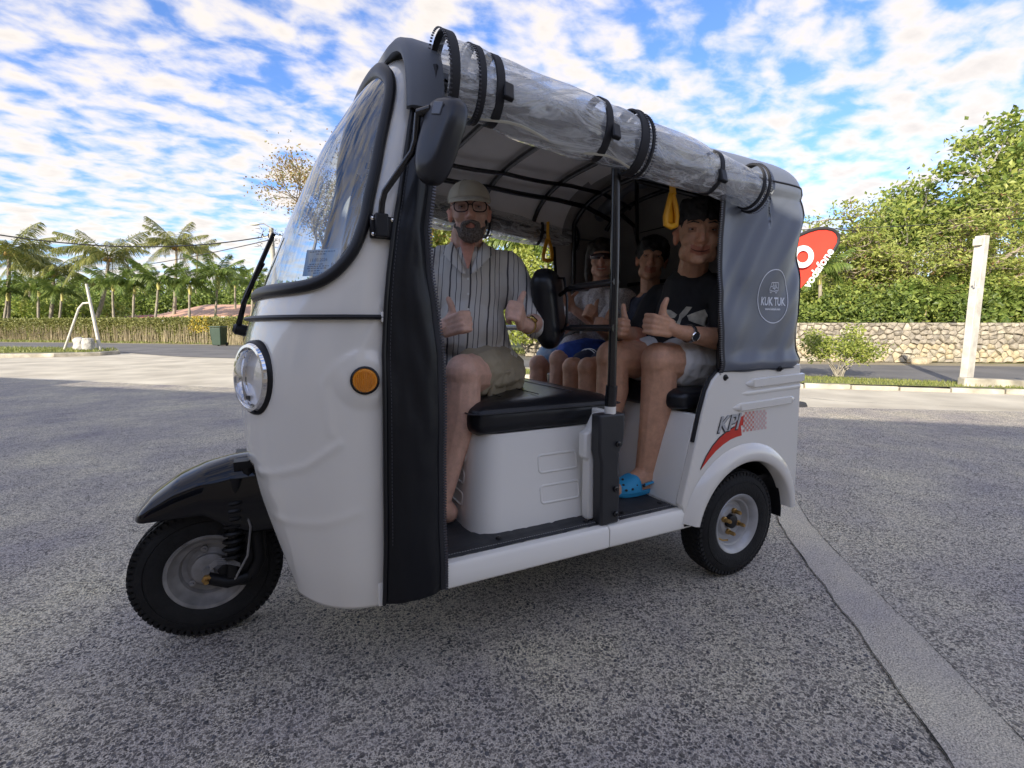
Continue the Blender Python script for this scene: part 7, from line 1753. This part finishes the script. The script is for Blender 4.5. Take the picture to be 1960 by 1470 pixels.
# green masses behind the hedge
for k in range(15):
    px = -40+k*42
    bush('background_tree', px, 62+(k*5 % 7), 8.5, 5.2+(k*31 % 4)*.45, 'dense green tree in the belt behind the palms, number %s from the left edge' % ('one two three four five six seven eight nine ten eleven twelve thirteen fourteen fifteen'.split()[k]), 200+k, 2600, .42, [(m_lf1, .5), (m_lf2, .5)], cat='tree', group='trees behind the palms')
for k in range(7):
    px = -20+k*36
    bush('garden_bush', px, 42+(k % 2), 3.2, 3.0, 'bright bush right behind the hedge, '+('at the left edge', 'under the broad coconut palm', 'left of the white brace', 'inside the braced white post', 'right of the white post', 'at the left end of the red shed roof', 'behind the shed posts')[k], 300+k, 1500, .26, [(m_lf3, .4), (m_lf1, .6)], group='garden bushes behind the hedge')
# plants seen through the far side of the cab
labs2 = ['seen through the cab left of the driver', 'seen through the cab behind the driver shoulder', 'seen through the cab near the yellow handle', 'seen low through the cab between seat and knees', 'far behind the cab, hidden by the driver']
for k, (px, dep, w, h, mm) in enumerate([(835, 15, 2.6, 5.2, m_dry), (955, 20, 3.4, 3.9, m_lf3), (1045, 14, 2.2, 4.0, m_lf3), (1015, 12, 3.0, 1.5, m_lf3), (900, 17, 3.0, 4.4, m_lf3)]):
    bush('roadside_bush', px, dep+6, w*1.3, h*1.25, 'sunlit yellow green bush across the road '+labs2[k], 400+k, 5200, .2, [(mm, .5), (m_lf3, .5)], group='bushes across the road behind the tuk tuk')
palm(1010, 470, 21, 's', 1.2, 12, 'palm seen through the cab beside the far yellow handle', 'palms across the road behind the tuk tuk', 0, 91)

# ---------------------------------------------------------------- grass blades
def grass(name, region, n, h, m, z=0):
    rg = random.Random(77); v, f = [], []
    for _ in range(n):
        p = region(rg)
        if p is None: continue
        a = rg.uniform(0, 6.28); s = h*rg.uniform(.5, 1.3); w = Vector((math.cos(a), math.sin(a), 0))*s*.14; t = Vector((rg.gauss(0, .3), rg.gauss(0, .3), 1))*s; k = len(v)
        v += [p-w, p+w, p+t]; f.append((k, k+1, k+2))
    mb = MB(); mb.v = [tuple(q) for q in v]; mb.f = f; return rawmesh(name, mb, m, None, kind='stuff')
m_gr = leafmat('grass_blade', (.12, .17, .03), (.36, .36, .11), .3)
def rg1(g):
    i = g.uniform(0, 38.9); k = int(i); q = i-k; a = (kb[k][0]*(1-q)+kb[k+1][0]*q, kb[k][1]*(1-q)+kb[k+1][1]*q); b = (kn[k][0]*(1-q)+kn[k+1][0]*q, kn[k][1]*(1-q)+kn[k+1][1]*q); t = g.uniform(.03, 1.0)
    if noise.noise((a[0]*2.0, t*5, 0)) < -.32: return None
    return site(a[0]*(1-t)+b[0]*t, a[1]*(1-t)+b[1]*t, .03+.045*(1-t))
g1 = grass('verge_grass', rg1, 30000, .045, m_gr); tag(g1, 'short dry green grass on the verge behind the kerb', 'grass')
def rg2(g):
    x = g.uniform(-40, -15.5); y = g.uniform(16.8, 23)
    inside_ = False; n = len(isl)
    for i in range(n):
        (x1, y1), (x2, y2) = isl[i], isl[(i+1) % n]
        if (y1 > y) != (y2 > y) and x < (x2-x1)*(y-y1)/(y2-y1)+x1: inside_ = not inside_
    return site(x, y, .13) if inside_ and not (x > -18 and y < 17.6) else None
g2 = grass('island_grass', rg2, 26000, .10, m_gr); tag(g2, 'yellowing grass on the traffic island at left', 'grass')
def rg3(g):
    i = g.uniform(0, 58.9); k = int(i); q = i-k; a = (far[k][0]*(1-q)+far[k+1][0]*q, far[k][1]*(1-q)+far[k+1][1]*q)
    if a[0] > 4: return None
    t = g.uniform(.8, 3.2); return site(a[0]+t*.35, a[1]+t, .0)
g3 = grass('roadside_grass', rg3, 22000, .14, m_gr); tag(g3, 'strip of rough grass between the road and the hedge', 'grass')
